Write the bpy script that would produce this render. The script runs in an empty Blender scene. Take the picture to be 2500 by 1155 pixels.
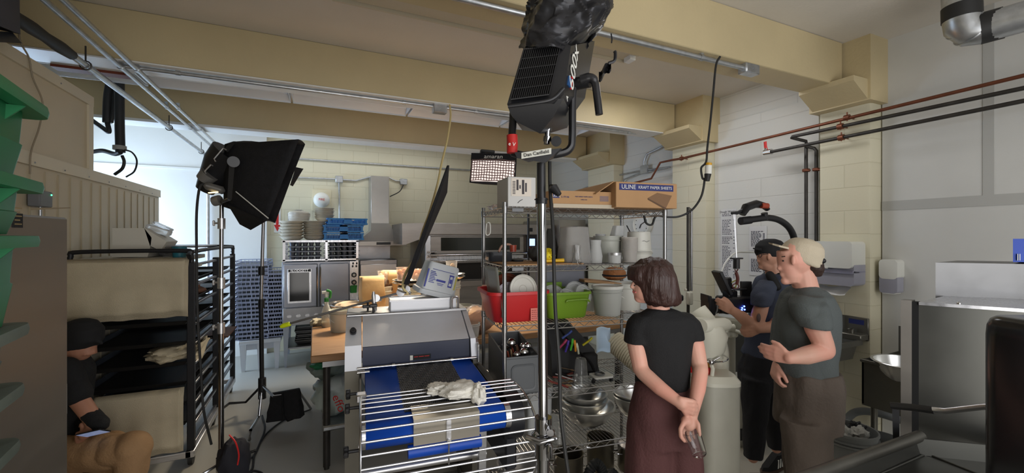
import bpy, bmesh, math, random
from mathutils import Vector, Matrix, noise
PI = math.pi
SC = bpy.context.scene
COL = SC.collection
# ---------------- camera, world, light, exposure ----------------
YAW = math.radians(24.8); FPX = 1040.0; CH = 1.78
FW = Vector((math.sin(YAW), math.cos(YAW), 0)); RT = Vector((math.cos(YAW), -math.sin(YAW), 0))
cam = bpy.data.cameras.new('camera'); cam.sensor_width = 36; cam.lens = 36*FPX/2500; cam.clip_start = .02
co = bpy.data.objects.new('camera', cam); COL.objects.link(co)
co.location = (0, 0, CH); co.rotation_euler = (PI/2, 0, -YAW); SC.camera = co
SC.view_settings.view_transform = 'Standard'; SC.view_settings.look = 'None'
SC.view_settings.gamma = 1; SC.view_settings.exposure = 0.0
wd = bpy.data.worlds.new('world'); SC.world = wd; wd.use_nodes = True
wd.node_tree.nodes['Background'].inputs[0].default_value = (.72, .8, 1, 1)
wd.node_tree.nodes['Background'].inputs[1].default_value = .25
def area(name, loc, target, size, power, color, size_y=None, spread=PI):
    l = bpy.data.lights.new(name, 'AREA'); l.energy = power; l.color = color; l.size = size
    if size_y: l.shape = 'RECTANGLE'; l.size_y = size_y
    l.spread = spread
    o = bpy.data.objects.new(name, l); COL.objects.link(o); o.location = loc
    o.rotation_euler = (Vector(target)-Vector(loc)).to_track_quat('-Z', 'Y').to_euler(); return o
# added fills behind the camera and under the ceiling, an unseen back-bay light, the film lamp bounce in the back left, the warm lamp over the table
area('front_fill', (1.6, -1.9, 2.0), (1.8, 4, 1.9), 3.6, 78, (.96, .97, 1), 1.8)  # added fill behind the camera standing for daylight; no window built
area('side_daylight', (-3.2, 6.75, 1.5), (0.2, 6.7, 1.2), 1.3, 120, (.56, .74, 1), 2.2)
area('ceiling_fill', (.8, -1.3, .7), (1.4, 3.2, 3.4), 3.0, 42, (1, .97, .93), 1.2)  # added uplight behind the camera to brighten the ceiling
area('back_bay_light', (.6, 6.75, 3.36), (.6, 6.75, 0), 3.2, 15, (.93, .96, 1), .3)
area('bounce_light', (1.0, 4.9, 2.4), (1.0, 4.5, .9), .5, 38, (1, .86, .66), None, 1.9)
area('bay_fill', (3.0, 2.95, 3.35), (3.2, 2.95, 0), 1.2, 16, (.95, .96, 1), .5)  # added fill under the ceiling; the strip light here is unlit
# ---------------- helpers ----------------
def P(px, py, d): return Vector((0, 0, CH)) + d*(FW + (px-1250)/FPX*RT + Vector((0, 0, (577.5-py)/FPX)))
def _dir(px): return FW + (px-1250)/FPX*RT
def PY(px, py, Y): return P(px, py, Y/_dir(px).y)
def PX(px, py, X): return P(px, py, X/_dir(px).x)
def PZ(px, py, z): return P(px, py, (z-CH)*FPX/(577.5-py))
def pix(v):
    v = Vector(v); d = v.x*FW.x+v.y*FW.y; return (1250+FPX*(v.x*RT.x+v.y*RT.y)/d, 577.5-FPX*(v.z-CH)/d, d)
V = Vector
WM = {}
FR = [Matrix.Identity(4)]
class frame:
    def __init__(s, loc=(0, 0, 0), rz=0, m=None): s.m = m if m is not None else Matrix.Translation(V(loc)) @ Matrix.Rotation(rz, 4, 'Z')
    def __enter__(s): FR.append(FR[-1] @ s.m); return s
    def __exit__(s, *a): FR.pop()
def look(loc, fwd, up=(0, 0, 1)):        # matrix: local -Y faces fwd, Z up
    f = V(fwd).normalized(); y = -f; x = y.cross(V(up)).normalized(); z = x.cross(y)
    return Matrix.Translation(V(loc)) @ Matrix((x, y, z)).transposed().to_4x4()
class MB:
    def __init__(s): s.v = []; s.f = []; s.m = []; s.mi = 0
    def add(s, vs, fs, T=None):
        T = FR[-1] if T is None else FR[-1] @ T
        n = len(s.v); s.v += [T @ V(p) for p in vs]
        s.f += [tuple(i+n for i in f) for f in fs]; s.m += [s.mi]*len(fs); return s
    def box(s, c, d, b=0, T=None, rot=None):
        hx, hy, hz = d[0]/2, d[1]/2, d[2]/2; b = min(b, hx*.98, hy*.98, hz*.98)
        M_ = Matrix.Translation(V(c))
        if rot is not None: M_ = M_ @ (rot.to_4x4() if hasattr(rot, 'to_4x4') else rot)
        if T is not None: M_ = T @ M_
        if b <= 0:
            vs = [(x*hx, y*hy, z*hz) for x in (-1, 1) for y in (-1, 1) for z in (-1, 1)]
            return s.add(vs, [(0, 1, 3, 2), (4, 6, 7, 5), (0, 4, 5, 1), (2, 3, 7, 6), (0, 2, 6, 4), (1, 5, 7, 3)], M_)
        vs = []; ix = {}
        for x in (-1, 1):
            for y in (-1, 1):
                for z in (-1, 1):
                    for a in range(3):
                        q = [x*(hx-b), y*(hy-b), z*(hz-b)]; q[a] = (x*hx, y*hy, z*hz)[a]
                        ix[x, y, z, a] = len(vs); vs.append(q)
        fs = []
        for a in range(3):
            o = [(1, 2), (0, 2), (0, 1)][a]
            for sg in (-1, 1):
                q = []
                for (u, w) in ((-1, -1), (1, -1), (1, 1), (-1, 1)):
                    k = [0, 0, 0]; k[a] = sg; k[o[0]] = u; k[o[1]] = w; q.append(ix[k[0], k[1], k[2], a])
                fs.append(tuple(q))
            for u in (-1, 1):
                for w in (-1, 1):
                    q = []
                    for (t, ax) in ((-1, o[0]), (1, o[0]), (1, o[1]), (-1, o[1])):
                        k = [0, 0, 0]; k[a] = t; k[o[0]] = u; k[o[1]] = w; q.append(ix[k[0], k[1], k[2], ax])
                    fs.append(tuple(q))
        for x in (-1, 1):
            for y in (-1, 1):
                for z in (-1, 1): fs.append((ix[x, y, z, 0], ix[x, y, z, 1], ix[x, y, z, 2]))
        return s.add(vs, fs, M_)
    def bb(s, x0, x1, y0, y1, z0, z1, b=0): return s.box(((x0+x1)/2, (y0+y1)/2, (z0+z1)/2), (abs(x1-x0), abs(y1-y0), abs(z1-z0)), b)
    def loft(s, rings, caps=True, close=False, T=None):
        n = len(rings[0]); vs = [p for r in rings for p in r]; fs = []
        R_ = len(rings)
        for i in range(R_ if close else R_-1):
            a = i*n; b = ((i+1) % R_)*n
            for j in range(n): fs.append((a+j, a+(j+1) % n, b+(j+1) % n, b+j))
        if caps and not close: fs.append(tuple(range(n))[::-1]); fs.append(tuple(range((R_-1)*n, R_*n)))
        return s.add(vs, fs, T)
    def tube(s, pts, r, seg=8, caps=True, close=False, T=None, flat=1.0):
        pts = [V(p) for p in pts]; n = len(pts)
        rr = r if isinstance(r, (list, tuple)) else [r]*n
        rings = []; prev = None
        for i in range(n):
            if close: t = pts[(i+1) % n]-pts[i-1]
            else: t = pts[min(i+1, n-1)]-pts[max(i-1, 0)]
            if t.length < 1e-9: t = V((0, 0, 1))
            t.normalize()
            if prev is None:
                a = V((0, 0, 1)) if abs(t.z) < .9 else V((1, 0, 0)); u = t.cross(a).normalized()
            else:
                u = prev - t*prev.dot(t)
                u = u.normalized() if u.length > 1e-6 else t.orthogonal().normalized()
            prev = u; w = t.cross(u)
            rings.append([pts[i]+rr[i]*(math.cos(2*PI*k/seg)*u+flat*math.sin(2*PI*k/seg)*w) for k in range(seg)])
        return s.loft(rings, caps, close, T)
    def cyl(s, a, b, r, r2=None, seg=16, caps=True): return s.tube([a, b], [r, r if r2 is None else r2], seg, caps)
    def lathe(s, prof, loc=(0, 0, 0), seg=24, T=None, caps=False, sx=1, sy=1):
        M_ = Matrix.Translation(V(loc)); M_ = M_ if T is None else T @ M_
        rings = [[(max(r, 1e-4)*sx*math.cos(2*PI*k/seg), max(r, 1e-4)*sy*math.sin(2*PI*k/seg), z) for k in range(seg)] for r, z in prof]
        return s.loft(rings, caps, False, M_)
    def prism(s, poly, h0, h1, T=None):      # poly in local XZ, extruded along Y
        return s.loft([[(x, h0, z) for x, z in poly], [(x, h1, z) for x, z in poly]], True, False, T)
    def slab(s, poly, z0, z1, T=None): return s.loft([[(x, y, z0) for x, y in poly], [(x, y, z1) for x, y in poly]], True, False, T)
    def sph(s, c, r, seg=14, rings=8, T=None):
        r = (r, r, r) if not isinstance(r, (tuple, list)) else r
        M_ = Matrix.Translation(V(c)) @ Matrix.Diagonal((r[0], r[1], r[2], 1)); M_ = M_ if T is None else T @ M_
        return s.loft([[(math.sin(PI*i/rings+1e-3)*math.cos(2*PI*k/seg), math.sin(PI*i/rings+1e-3)*math.sin(2*PI*k/seg), -math.cos(PI*i/rings)) for k in range(seg)] for i in range(rings+1)], True, False, M_)
    def grid(s, fn, nu, nv, T=None):
        vs = [fn(i/nu, j/nv) for j in range(nv+1) for i in range(nu+1)]
        fs = [(j*(nu+1)+i, j*(nu+1)+i+1, (j+1)*(nu+1)+i+1, (j+1)*(nu+1)+i) for j in range(nv) for i in range(nu)]
        return s.add(vs, fs, T)
    def quad(s, a, b, c, d, th=.002):        # thin slab from four corners
        a, b, c, d = map(V, (a, b, c, d)); n = (b-a).cross(d-a).normalized()*th
        return s.loft([[a, b, c, d], [a+n, b+n, c+n, d+n]])
def rr(w, h, r, seg=4, cx=0, cy=0):
    r = min(r, w/2*.99, h/2*.99); o = []
    for (sx, sy, a0) in ((1, 1, 0), (-1, 1, 90), (-1, -1, 180), (1, -1, 270)):
        for k in range(seg+1):
            a = math.radians(a0+90*k/seg); o.append((cx+sx*(w/2-r)+r*math.cos(a), cy+sy*(h/2-r)+r*math.sin(a)))
    return o
def mkmesh(name, mb, mats, inv=None, ang=38):
    me = bpy.data.meshes.new(name)
    me.from_pydata([tuple(inv @ p) if inv else tuple(p) for p in mb.v], [], mb.f)
    for m in mats: me.materials.append(m)
    bm = bmesh.new(); bm.from_mesh(me); bmesh.ops.recalc_face_normals(bm, faces=bm.faces); bm.to_mesh(me); bm.free()
    if max(mb.m, default=0) > 0: me.polygons.foreach_set('material_index', mb.m)
    me.polygons.foreach_set('use_smooth', [True]*len(me.polygons))
    me.set_sharp_from_angle(angle=math.radians(ang)); return me
def obj(name, mb, mats, parent=None, kind=None, label=None, ang=38):
    mats = mats if isinstance(mats, (list, tuple)) else [mats]
    if parent is None:
        xs = [p.x for p in mb.v]; ys = [p.y for p in mb.v]; zs = [p.z for p in mb.v]
        w = Matrix.Translation(((min(xs)+max(xs))/2, (min(ys)+max(ys))/2, min(zs))); inv = w.inverted()
    else: w = WM[parent]; inv = w.inverted()
    o = bpy.data.objects.new(name, mkmesh(name, mb, mats, inv, ang)); COL.objects.link(o)
    if parent is None: o.matrix_world = w
    else: o.parent = parent
    WM[o] = w
    if kind: o['kind'] = kind
    if label: o['label'] = label
    return o
def tag(o, label, cat, group=None, kind=None):
    o['label'] = label; o['category'] = cat
    if group: o['group'] = group
    if kind: o['kind'] = kind
    return o
def thing(name, label, cat, loc=(0, 0, 0), rz=0, group=None):
    o = bpy.data.objects.new(name, None); COL.objects.link(o); o.empty_display_size = .1
    w = FR[-1] @ (Matrix.Translation(V(loc)) @ Matrix.Rotation(rz, 4, 'Z')); o.matrix_world = w; WM[o] = w
    return tag(o, label, cat, group)
def struct(name, mb, m, ang=38): return obj(name, mb, m, None, 'structure', ang=ang)
def dup(root, M_new, label=None, group=None):
    r = root.copy(); COL.objects.link(r); r.matrix_world = M_new; WM[r] = M_new
    if label: r['label'] = label
    if group: r['group'] = group
    for ch in [o for o in WM if o.parent == root]:
        c = ch.copy(); COL.objects.link(c); c.parent = r; WM[c] = M_new
        for g in [o for o in list(WM) if o.parent == ch]:
            d = g.copy(); COL.objects.link(d); d.parent = c; WM[d] = M_new
    return r
ORD = 'first second third fourth fifth sixth seventh eighth ninth tenth eleventh twelfth thirteenth fourteenth fifteenth sixteenth seventeenth eighteenth nineteenth twentieth'.split()
def nth(i, n, kind, rest):               # i counts from the bottom of n
    j = n-1-i
    w = 'topmost' if j == 0 else 'bottom' if i == 0 else ORD[j]+' from the top' if j < n/2 else ORD[i]+' from the bottom'
    return f'{w} {kind} {rest}' if j == 0 or i == 0 else f'{kind}, {w} {rest}'
def TR(x, y, z, rz=0, rx=0, ry=0): return Matrix.Translation((x, y, z)) @ Matrix.Rotation(rz, 4, 'Z') @ Matrix.Rotation(ry, 4, 'Y') @ Matrix.Rotation(rx, 4, 'X')
def bez(pts, n=8):                            # Catmull-Rom through points
    pts = [V(p) for p in pts]; q = [2*pts[0]-pts[1]]+pts+[2*pts[-1]-pts[-2]]; o = []
    for i in range(1, len(q)-2):
        for k in range(n):
            t = k/n; a, b, c, d = q[i-1:i+3]
            o.append(.5*((2*b)+(c-a)*t+(2*a-5*b+4*c-d)*t*t+(3*b-a-3*c+d)*t**3))
    return o+[pts[-1]]
TXT = {}
def text(s, size, M_, m, parent, name='lettering', ext=.0006, align='CENTER', width=None):   # text in local XZ plane facing -Y
    cu = bpy.data.curves.new('t', 'FONT'); cu.body = s; cu.size = size; cu.extrude = ext; cu.align_x = align; cu.align_y = 'CENTER'
    cu.resolution_u = 3
    t = bpy.data.objects.new('t', cu); COL.objects.link(t)
    dg = bpy.context.evaluated_depsgraph_get(); me = bpy.data.meshes.new_from_object(t.evaluated_get(dg))
    bpy.data.objects.remove(t)
    mb = MB(); X = M_ @ Matrix.Rotation(PI/2, 4, 'X')
    if width: xs_ = [v.co.x for v in me.vertices]; X = X @ Matrix.Diagonal((width/(max(xs_)-min(xs_)), 1, 1, 1))
    mb.add([v.co.copy() for v in me.vertices], [tuple(p.vertices) for p in me.polygons], X)
    bpy.data.meshes.remove(me)
    return obj(name, mb, m, parent)
# ---------------- materials ----------------
MT = {}
def mat(name, col, rough=.5, metal=0, var=0, scale=8, bump=0, bscale=None, trans=0, ior=1.45, alpha=1, emit=None, es=0, stretch=None, sheen=0, coat=0, col2=None, rvar=0, det=5):
    if name in MT: return MT[name]
    m = bpy.data.materials.new(name); m.use_nodes = True; nt = m.node_tree; N = nt.nodes; L = nt.links
    b = N['Principled BSDF']; c = (*col, 1)
    b.inputs['Base Color'].default_value = c; b.inputs['Roughness'].default_value = rough; b.inputs['Metallic'].default_value = metal
    b.inputs['Transmission Weight'].default_value = trans; b.inputs['IOR'].default_value = ior; b.inputs['Alpha'].default_value = alpha
    if coat: b.inputs['Coat Weight'].default_value = coat
    if sheen: b.inputs['Sheen Weight'].default_value = sheen
    if emit: b.inputs['Emission Color'].default_value = (*emit, 1); b.inputs['Emission Strength'].default_value = es
    if var or bump or col2 or rvar:
        tc = N.new('ShaderNodeTexCoord'); mp = N.new('ShaderNodeMapping'); L.new(tc.outputs['Object'], mp.inputs[0])
        if stretch: mp.inputs['Scale'].default_value = stretch
        nz = N.new('ShaderNodeTexNoise'); nz.inputs['Scale'].default_value = scale; nz.inputs['Detail'].default_value = det; L.new(mp.outputs[0], nz.inputs[0])
        if var or col2:
            mx = N.new('ShaderNodeMix'); mx.data_type = 'RGBA'
            rp = N.new('ShaderNodeMapRange'); rp.inputs[1].default_value = .3; rp.inputs[2].default_value = .7; L.new(nz.outputs[0], rp.inputs[0]); L.new(rp.outputs[0], mx.inputs[0])
            mx.inputs[6].default_value = (*[x*(1-var) for x in col], 1)
            mx.inputs[7].default_value = (*(col2 or [min(1, x*(1+var)) for x in col]), 1); L.new(mx.outputs[2], b.inputs['Base Color'])
        if rvar:
            r2 = N.new('ShaderNodeMapRange'); r2.inputs[1].default_value = .3; r2.inputs[2].default_value = .7; r2.inputs[3].default_value = rough-rvar; r2.inputs[4].default_value = rough+rvar
            L.new(nz.outputs[0], r2.inputs[0]); L.new(r2.outputs[0], b.inputs['Roughness'])
        if bump:
            bn = N.new('ShaderNodeBump'); bn.inputs['Strength'].default_value = bump; bn.inputs['Distance'].default_value = .01
            src = nz
            if bscale: src = N.new('ShaderNodeTexNoise'); src.inputs['Scale'].default_value = bscale; src.inputs['Detail'].default_value = 4; L.new(mp.outputs[0], src.inputs[0])
            L.new(src.outputs[0], bn.inputs['Height']); L.new(bn.outputs[0], b.inputs['Normal'])
    MT[name] = m; return m
def s2l(r, g, b): return tuple(((c/255)/12.92 if c/255 <= .04045 else ((c/255+.055)/1.055)**2.4) for c in (r, g, b))
cream = mat('cream_paint', s2l(214, 205, 176), .55, var=.04, scale=3, bump=.15, bscale=60)
beam_m = mat('beam_paint', s2l(192, 176, 138), .5, var=.06, scale=2, bump=.15, bscale=40)
ceil_m = mat('ceiling_paint', s2l(208, 203, 194), .45, var=.04, scale=1.5, bump=.1, bscale=50)
white = mat('white_paint', s2l(225, 226, 224), .4, var=.02, scale=2)
panelw = mat('white_wall_panel', s2l(202, 202, 198), .35, var=.03, scale=2.5, bump=.05, bscale=30)
steel = mat('stainless_steel', (.6, .6, .61), .34, .85, var=.08, scale=6, stretch=(1, 1, 14), rvar=.08)
steeld = mat('worn_steel', (.36, .36, .37), .38, 1, var=.2, scale=4, rvar=.1)
brushed = mat('brushed_steel', (.62, .62, .64), .3, 1, var=.06, scale=5, stretch=(12, 1, 1), rvar=.06)
chrome = mat('chrome', (.62, .62, .63), .12, 1)
black = mat('black_plastic', (.012, .012, .014), .35)
blackm = mat('black_metal', (.02, .02, .022), .38, .3)
blackf = mat('black_fabric', (.008, .008, .01), .85, var=.3, scale=30, bump=.3, bscale=80)
rubber = mat('black_rubber', (.015, .015, .015), .55)
galv = mat('galvanised_steel', (.5, .52, .54), .35, .9, var=.15, scale=18)
copper = mat('copper_pipe', s2l(124, 76, 56), .4, .6, var=.15, scale=10)
ironp = mat('dark_pipe', (.06, .055, .05), .45, .6, var=.2, scale=12)
clear = mat('clear_plastic', (.95, .96, .96), .08, trans=.95, ior=1.25)
glass = mat('glass', (1, 1, 1), .02, trans=1, ior=1.45)
cloudy = mat('cloudy_plastic', (.85, .86, .85), .35, trans=.55, ior=1.2)
wplas = mat('white_plastic', s2l(225, 225, 218), .4)
cardb = mat('cardboard', s2l(176, 138, 98), .8, var=.06, scale=5)
wood = mat('maple_top', s2l(176, 136, 96), .5, col2=s2l(150, 110, 72), scale=5, stretch=(1, 12, 12), var=.02)
linen = mat('linen', s2l(188, 176, 150), .9, var=.08, scale=7, bump=.4, bscale=200)
ink = mat('black_ink', (.02, .02, .025), .7)
inkblue = mat('blue_ink', s2l(42, 50, 110), .6)
paper = mat('white_paper', s2l(225, 224, 220), .7)
dchrome = mat('stand_chrome', (.33, .33, .34), .13, 1)
red = mat('red_plastic', s2l(200, 40, 40), .4)
grey = mat('grey_plastic', s2l(110, 112, 115), .45)
# ---------------- room shell ----------------
WX, WL, YB, HC, HB = 4.35, -3.4, 7.5, 3.42, 3.05
def blockmat(name, c1, c2, m, axis, bw=.4):
    mm = bpy.data.materials.new(name); mm.use_nodes = True; nt = mm.node_tree; N = nt.nodes; L = nt.links; b = N['Principled BSDF']
    tc = N.new('ShaderNodeTexCoord'); mp = N.new('ShaderNodeMapping'); mp.vector_type = 'POINT'
    mp.inputs['Rotation'].default_value = (PI/2, 0, 0) if axis == 'y' else (PI/2, 0, PI/2)
    sx = N.new('ShaderNodeSeparateXYZ'); cb = N.new('ShaderNodeCombineXYZ'); L.new(tc.outputs['Object'], sx.inputs[0])
    L.new(sx.outputs['X' if axis == 'y' else 'Y'], cb.inputs[0]); L.new(sx.outputs['Z'], cb.inputs[1])
    br = N.new('ShaderNodeTexBrick'); L.new(cb.outputs[0], br.inputs['Vector'])
    br.inputs['Color1'].default_value = (*c1, 1); br.inputs['Color2'].default_value = (*c2, 1); br.inputs['Mortar'].default_value = (*m, 1)
    br.inputs['Scale'].default_value = 1; br.inputs['Brick Width'].default_value = bw; br.inputs['Row Height'].default_value = .2; br.inputs['Mortar Size'].default_value = .006; br.inputs['Mortar Smooth'].default_value = .6
    nz = N.new('ShaderNodeTexNoise'); nz.inputs['Scale'].default_value = 45; nz.inputs['Detail'].default_value = 4; L.new(tc.outputs['Object'], nz.inputs[0])
    ad = N.new('ShaderNodeMath'); ad.operation = 'MULTIPLY_ADD'; L.new(nz.outputs[0], ad.inputs[0]); ad.inputs[1].default_value = .25
    iv = N.new('ShaderNodeMath'); iv.operation = 'SUBTRACT'; iv.inputs[0].default_value = 1; L.new(br.outputs['Fac'], iv.inputs[1]); L.new(iv.outputs[0], ad.inputs[2])
    bn = N.new('ShaderNodeBump'); bn.inputs['Strength'].default_value = .35; bn.inputs['Distance'].default_value = .008; L.new(ad.outputs[0], bn.inputs['Height'])
    L.new(bn.outputs[0], b.inputs['Normal']); L.new(br.outputs['Color'], b.inputs['Base Color']); b.inputs['Roughness'].default_value = .5
    return mm
c1, c2, c3 = s2l(214, 208, 182), s2l(212, 205, 179), s2l(204, 197, 170)
blk_y = blockmat('painted_block_back', c1, c2, c3, 'y'); blk_x = blockmat('painted_block_side', c1, c2, c3, 'x', 6)
w1 = s2l(216, 215, 208)
blkw_x = blockmat('white_painted_block', w1, s2l(214, 213, 206), s2l(206, 205, 198), 'x', 6)
floor_m = mat('epoxy_floor', s2l(158, 155, 146), .38, var=.06, scale=1.1, bump=.05, bscale=150, det=2)
struct('floor', MB().bb(WL, WX+.2, -2.2, YB+.2, -.1, 0), floor_m)
struct('ceiling', MB().bb(WL, WX+.2, -2.2, YB+.2, HC, HC+.1), ceil_m)
struct('wall_back', MB().bb(WL, WX+.2, YB, YB+.15, 0, HC), blk_y)
struct('wall_right', MB().bb(WX, WX+.2, -2.2, YB, 0, HC), blkw_x)
struct('wall_left', MB().bb(WL-.15, WL, -2.2, YB+.2, 0, HC), white)
struct('wall_front', MB().bb(WL, WX+.2, -2.35, -2.2, 0, HC), white)
# white panelled stretch of the right wall nearest the camera, with grey joint strips
yc = PX(2150, 0, WX).y
m = MB().bb(WX-.02, WX, -2.2, yc-.02, 0, HC); struct('wall_panel_right', m, panelw)
jm = mat('grey_joint_tape', s2l(176, 176, 172), .4)
y0 = PX(2400, 300, WX-.02).y; y1 = PX(2428, 300, WX-.02).y; zz = PX(2300, 493, WX-.02).z
struct('trim_1', MB().bb(WX-.026, WX-.02, y1, y0, zz+.03, HC), jm)
struct('trim_2', MB().bb(WX-.026, WX-.02, -2.2, yc-.02, zz-.045, zz+.03), jm)
# white back-left stretch of back wall
xl = PY(652, 400, YB).x
m = MB().bb(WL, xl, YB-.05, YB, 0, HC); struct('wall_panel_back', m, white)
zl = PY(400, 412, YB).z
struct('trim_3', MB().bb(WL, xl-.6, YB-.07, YB-.05, zl, zl+.03), white)
# pilasters
def pil(name, pa, pb, xf=.17, cap=True):
    a = PX(pa, 0, WX-xf).y; b = PX(pb, 0, WX-xf).y          # far, near
    poly = [(WX, b), (WX-xf+.03, b), (WX-xf+.009, b+.009), (WX-xf, b+.03), (WX-xf, a), (WX, a)]
    struct(name, MB().slab(poly, 0, HB-.12), blk_x)
    m = MB()
    if cap:
        m.bb(WX-.28, WX, b-.05, a+.03, HB-.16, HC)
        m.prism([(WX-.28, HB-.15), (WX-.48, HB-.03), (WX-.48, HB+.01), (WX-.28, HB+.01)], b-.03, a)
        struct(name+'_cap', m, beam_m)
    return b, a
YA, YBm, YC = 2.1, 3.95, 5.85
pil('pilaster_near', 2002, 2126); pil('pilaster_middle', 1642, 1724); pil('pilaster_far', 1436, 1498)
for i, (nm, y, w) in enumerate((('beam_near', YA, .25), ('beam_middle', YBm, .25), ('beam_far', YC, .25))):
    struct(nm, MB().bb(WL, WX-.3, y, y+w, HB, HC, .006), beam_m)
for i, y in enumerate((YBm, YC)): struct('trim_%d' % (4+i), MB().bb(WL, WX-.5, y-.015, y+.26, HB-.012 if i == 0 else HB-.03, HB-.0005, .002), white)  # white strips added to brighten the beam undersides
# white board facing of the wall between pilasters
a = PX(1745, 0, WX-.03).y; b = PX(1999, 0, WX-.03).y
struct('wall_board_right', MB().bb(WX-.03, WX, b, a, 0, HB+.05), blkw_x)
# ---------------- ceiling fixtures, conduits, pipes, duct ----------------
fixw = mat('fixture_enamel', s2l(222, 226, 230), .35)
fixt = mat('unlit_tube', s2l(232, 236, 240), .25)
def trough(x0, x1, yn, yf, z, label):
    t = thing('fluorescent_fixture', label, 'ceiling light', ((x0+x1)/2, (yn+yf)/2, z), 0, 'fluorescent fixtures between the middle and far beams')
    h = MB(); ym = (yn+yf)/2
    h.bb(x0, x1, ym-.07, ym+.07, HC-.18, HC)
    obj('ballast_housing', h, fixw, t)
    for (a, b) in ((ym-.07, yn), (ym+.07, yf)):
        w = MB(); zt = HC-.18
        w.loft([[(x0, a, zt), (x1, a, zt), (x1, b, z), (x0, b, z)], [(x0, a, zt+.004), (x1, a, zt+.004), (x1, b, z+.004), (x0, b, z+.004)]])
        w.bb(x0, x1, b-.003, b+.003, z-.012, z+.004); obj('reflector', w, fixw, t)
    for x in (x0+.004, x1-.004):
        e = MB(); e.prism([(-.0, 0)], 0, 0) if False else e.loft([[(x-.003, yn, z), (x-.003, ym-.07, HC-.18), (x-.003, ym+.07, HC-.18), (x-.003, yf, z)], [(x+.003, yn, z), (x+.003, ym-.07, HC-.18), (x+.003, ym+.07, HC-.18), (x+.003, yf, z)]])
        obj('end_plate', e, fixw, t)
    for yy in (ym-.09, ym+.09):
        obj('lamp_tube', MB().cyl((x0+.02, yy, z+.055), (x1-.02, yy, z+.055), .016, seg=12), fixt, t)
xs = [-2.45, -1.33, -.21, .92, 2.04, 3.16]
loc_ = ['nearest the cooler', 'above the lamp stand with black softbox', 'above the convection oven', 'left of the conduit box with the yellow cord', 'above the lit grid light', 'beside the right wall']
for i in range(5): trough(xs[i]+.01, xs[i+1]-.01, 4.33, 4.77, 3.12, 'white open fluorescent trough between two beams, '+['above the cooler, mostly hidden by conduits', 'leftmost one wholly in view above the hoses', 'middle one above the convection oven', 'one behind the conduit box with yellow cord', 'one passing behind the large covered lamp'][i])
t = thing('strip_light', 'long unlit cream strip light on ceiling between near and middle beams', 'ceiling light', (1.35, 2.9, 3.3))
obj('strip_body', MB().bb(.1, 2.48, 2.82, 2.97, 3.32, HC, .008), mat('cream_enamel', s2l(196, 188, 168), .45), t)
obj('lens_rail', MB().bb(.1, 2.48, 2.8, 2.82, 3.3, 3.4).bb(.1, 2.48, 2.97, 2.985, 3.3, 3.4), mat('cream_enamel', (0, 0, 0)), t)
obj('tube_socket', MB().bb(2.42, 2.48, 2.85, 2.94, 3.28, 3.33, .005), fixw, t)
def clampb(mb, x, y, z, r=.02):
    mb.bb(x-.012, x+.012, y-.03, y+.03, z, z+.035).cyl((x-.014, y, z-.012), (x+.014, y, z-.012), r*1.35, seg=12).cyl((x, y-.02, z), (x, y-.02, z+.07), .005, seg=6)
def conduit(name, label, pts, r, m=galv, clamps=(), boxes=(), n=1, axis='x', cat='conduit'):
    t = thing(name, label, cat, pts[0]); obj('pipe_run', MB().tube(pts if n == 1 else bez(pts, n), r, 10), m, t)
    for c in clamps:
        k = MB(); k.cyl(V(c)-V((.015, 0, 0) if axis == 'x' else (0, .015, 0)), V(c)+V((.015, 0, 0) if axis == 'x' else (0, .015, 0)), r*1.3, seg=12)
        k.bb(c[0]-.012, c[0]+.012, c[1]-.012, c[1]+.012, c[2], c[2]+r+.03); obj('pipe_clamp', k, m, t)
    for c, d in boxes:
        b = obj('junction_box', MB().box(c, d, .004), galv, t); obj('cover_plate', MB().box(V(c)-V((0, d[1]/2, 0)), (d[0]*.9, .006, d[2]*.9), .002).cyl(V(c)-V((0, d[1]/2+.008, 0)), V(c)-V((0, d[1]/2-.01, 0)), .008, seg=8), galv, b)
    return t
# conduit under the near beam with end box
def PB(px, Y, z): return V((Y*_dir(px).x/_dir(px).y, Y, z))
conduit('ceiling_conduit', 'galvanised conduit under the near beam ending in a grey box', [PB(1000, 2.13, 3.02), PB(1815, 2.13, 3.02)], .017, clamps=[PB(1712, 2.13, 3.02)], boxes=[(PB(1828, 2.13, 3.015), (.15, .07, .07))])
w3 = PX(1636, 345, WX-.03)
conduit('ceiling_conduit', 'grey conduit under the middle beam carrying a box with a yellow cord', [PB(300, 4.0, 3.02), PB(1370, 4.0, 3.02), PB(1530, 4.05, 3.03), PX(1600, 332, 4.05), w3, PX(1610, 362, 4.3), PX(1580, 376, 4.3), PX(1572, 395, 4.3), PX(1572, 412, 4.3)], .015,
        clamps=[PB(435, 4.0, 3.02), PB(987, 4.0, 3.02), PB(1162, 4.0, 3.02), PB(1535, 4.05, 3.03)], boxes=[(PB(1073, 4.0, 3.005), (.13, .08, .09)), (PX(1573, 414, 4.28), (.05, .12, .12))])
conduit('wall_conduit', 'thin grey conduit low across the back right wall corner', [PX(1395, 472, 4.3), PX(1440, 455, 4.3), PX(1453, 440, 4.3), PX(1550, 420, 4.3), PX(1573, 416, 4.3), PX(1636, 408, 4.3)], .012, boxes=[(PX(1453, 436, 4.28), (.05, .14, .13))])
conduit('wall_conduit', 'grey conduit dropping behind the cardboard boxes', [PX(1517, 450, 4.3), PX(1525, 438, 4.3), PX(1560, 424, 4.3), PX(1630, 410, 4.3)], .011)
for i, X in enumerate((-1.27, -1.18)):
    conduit('ceiling_conduit', ['left of two parallel galvanised conduits running to the back left', 'right of two parallel galvanised conduits running to the back left'][i], [V((X, 1.0, 3.0)), V((X, YB-.07, 3.0))], .016, clamps=[(X, 3.95+.02, 3.0), (X, 5.0, 3.0), (X, 5.87, 3.0)], axis='y')
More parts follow.
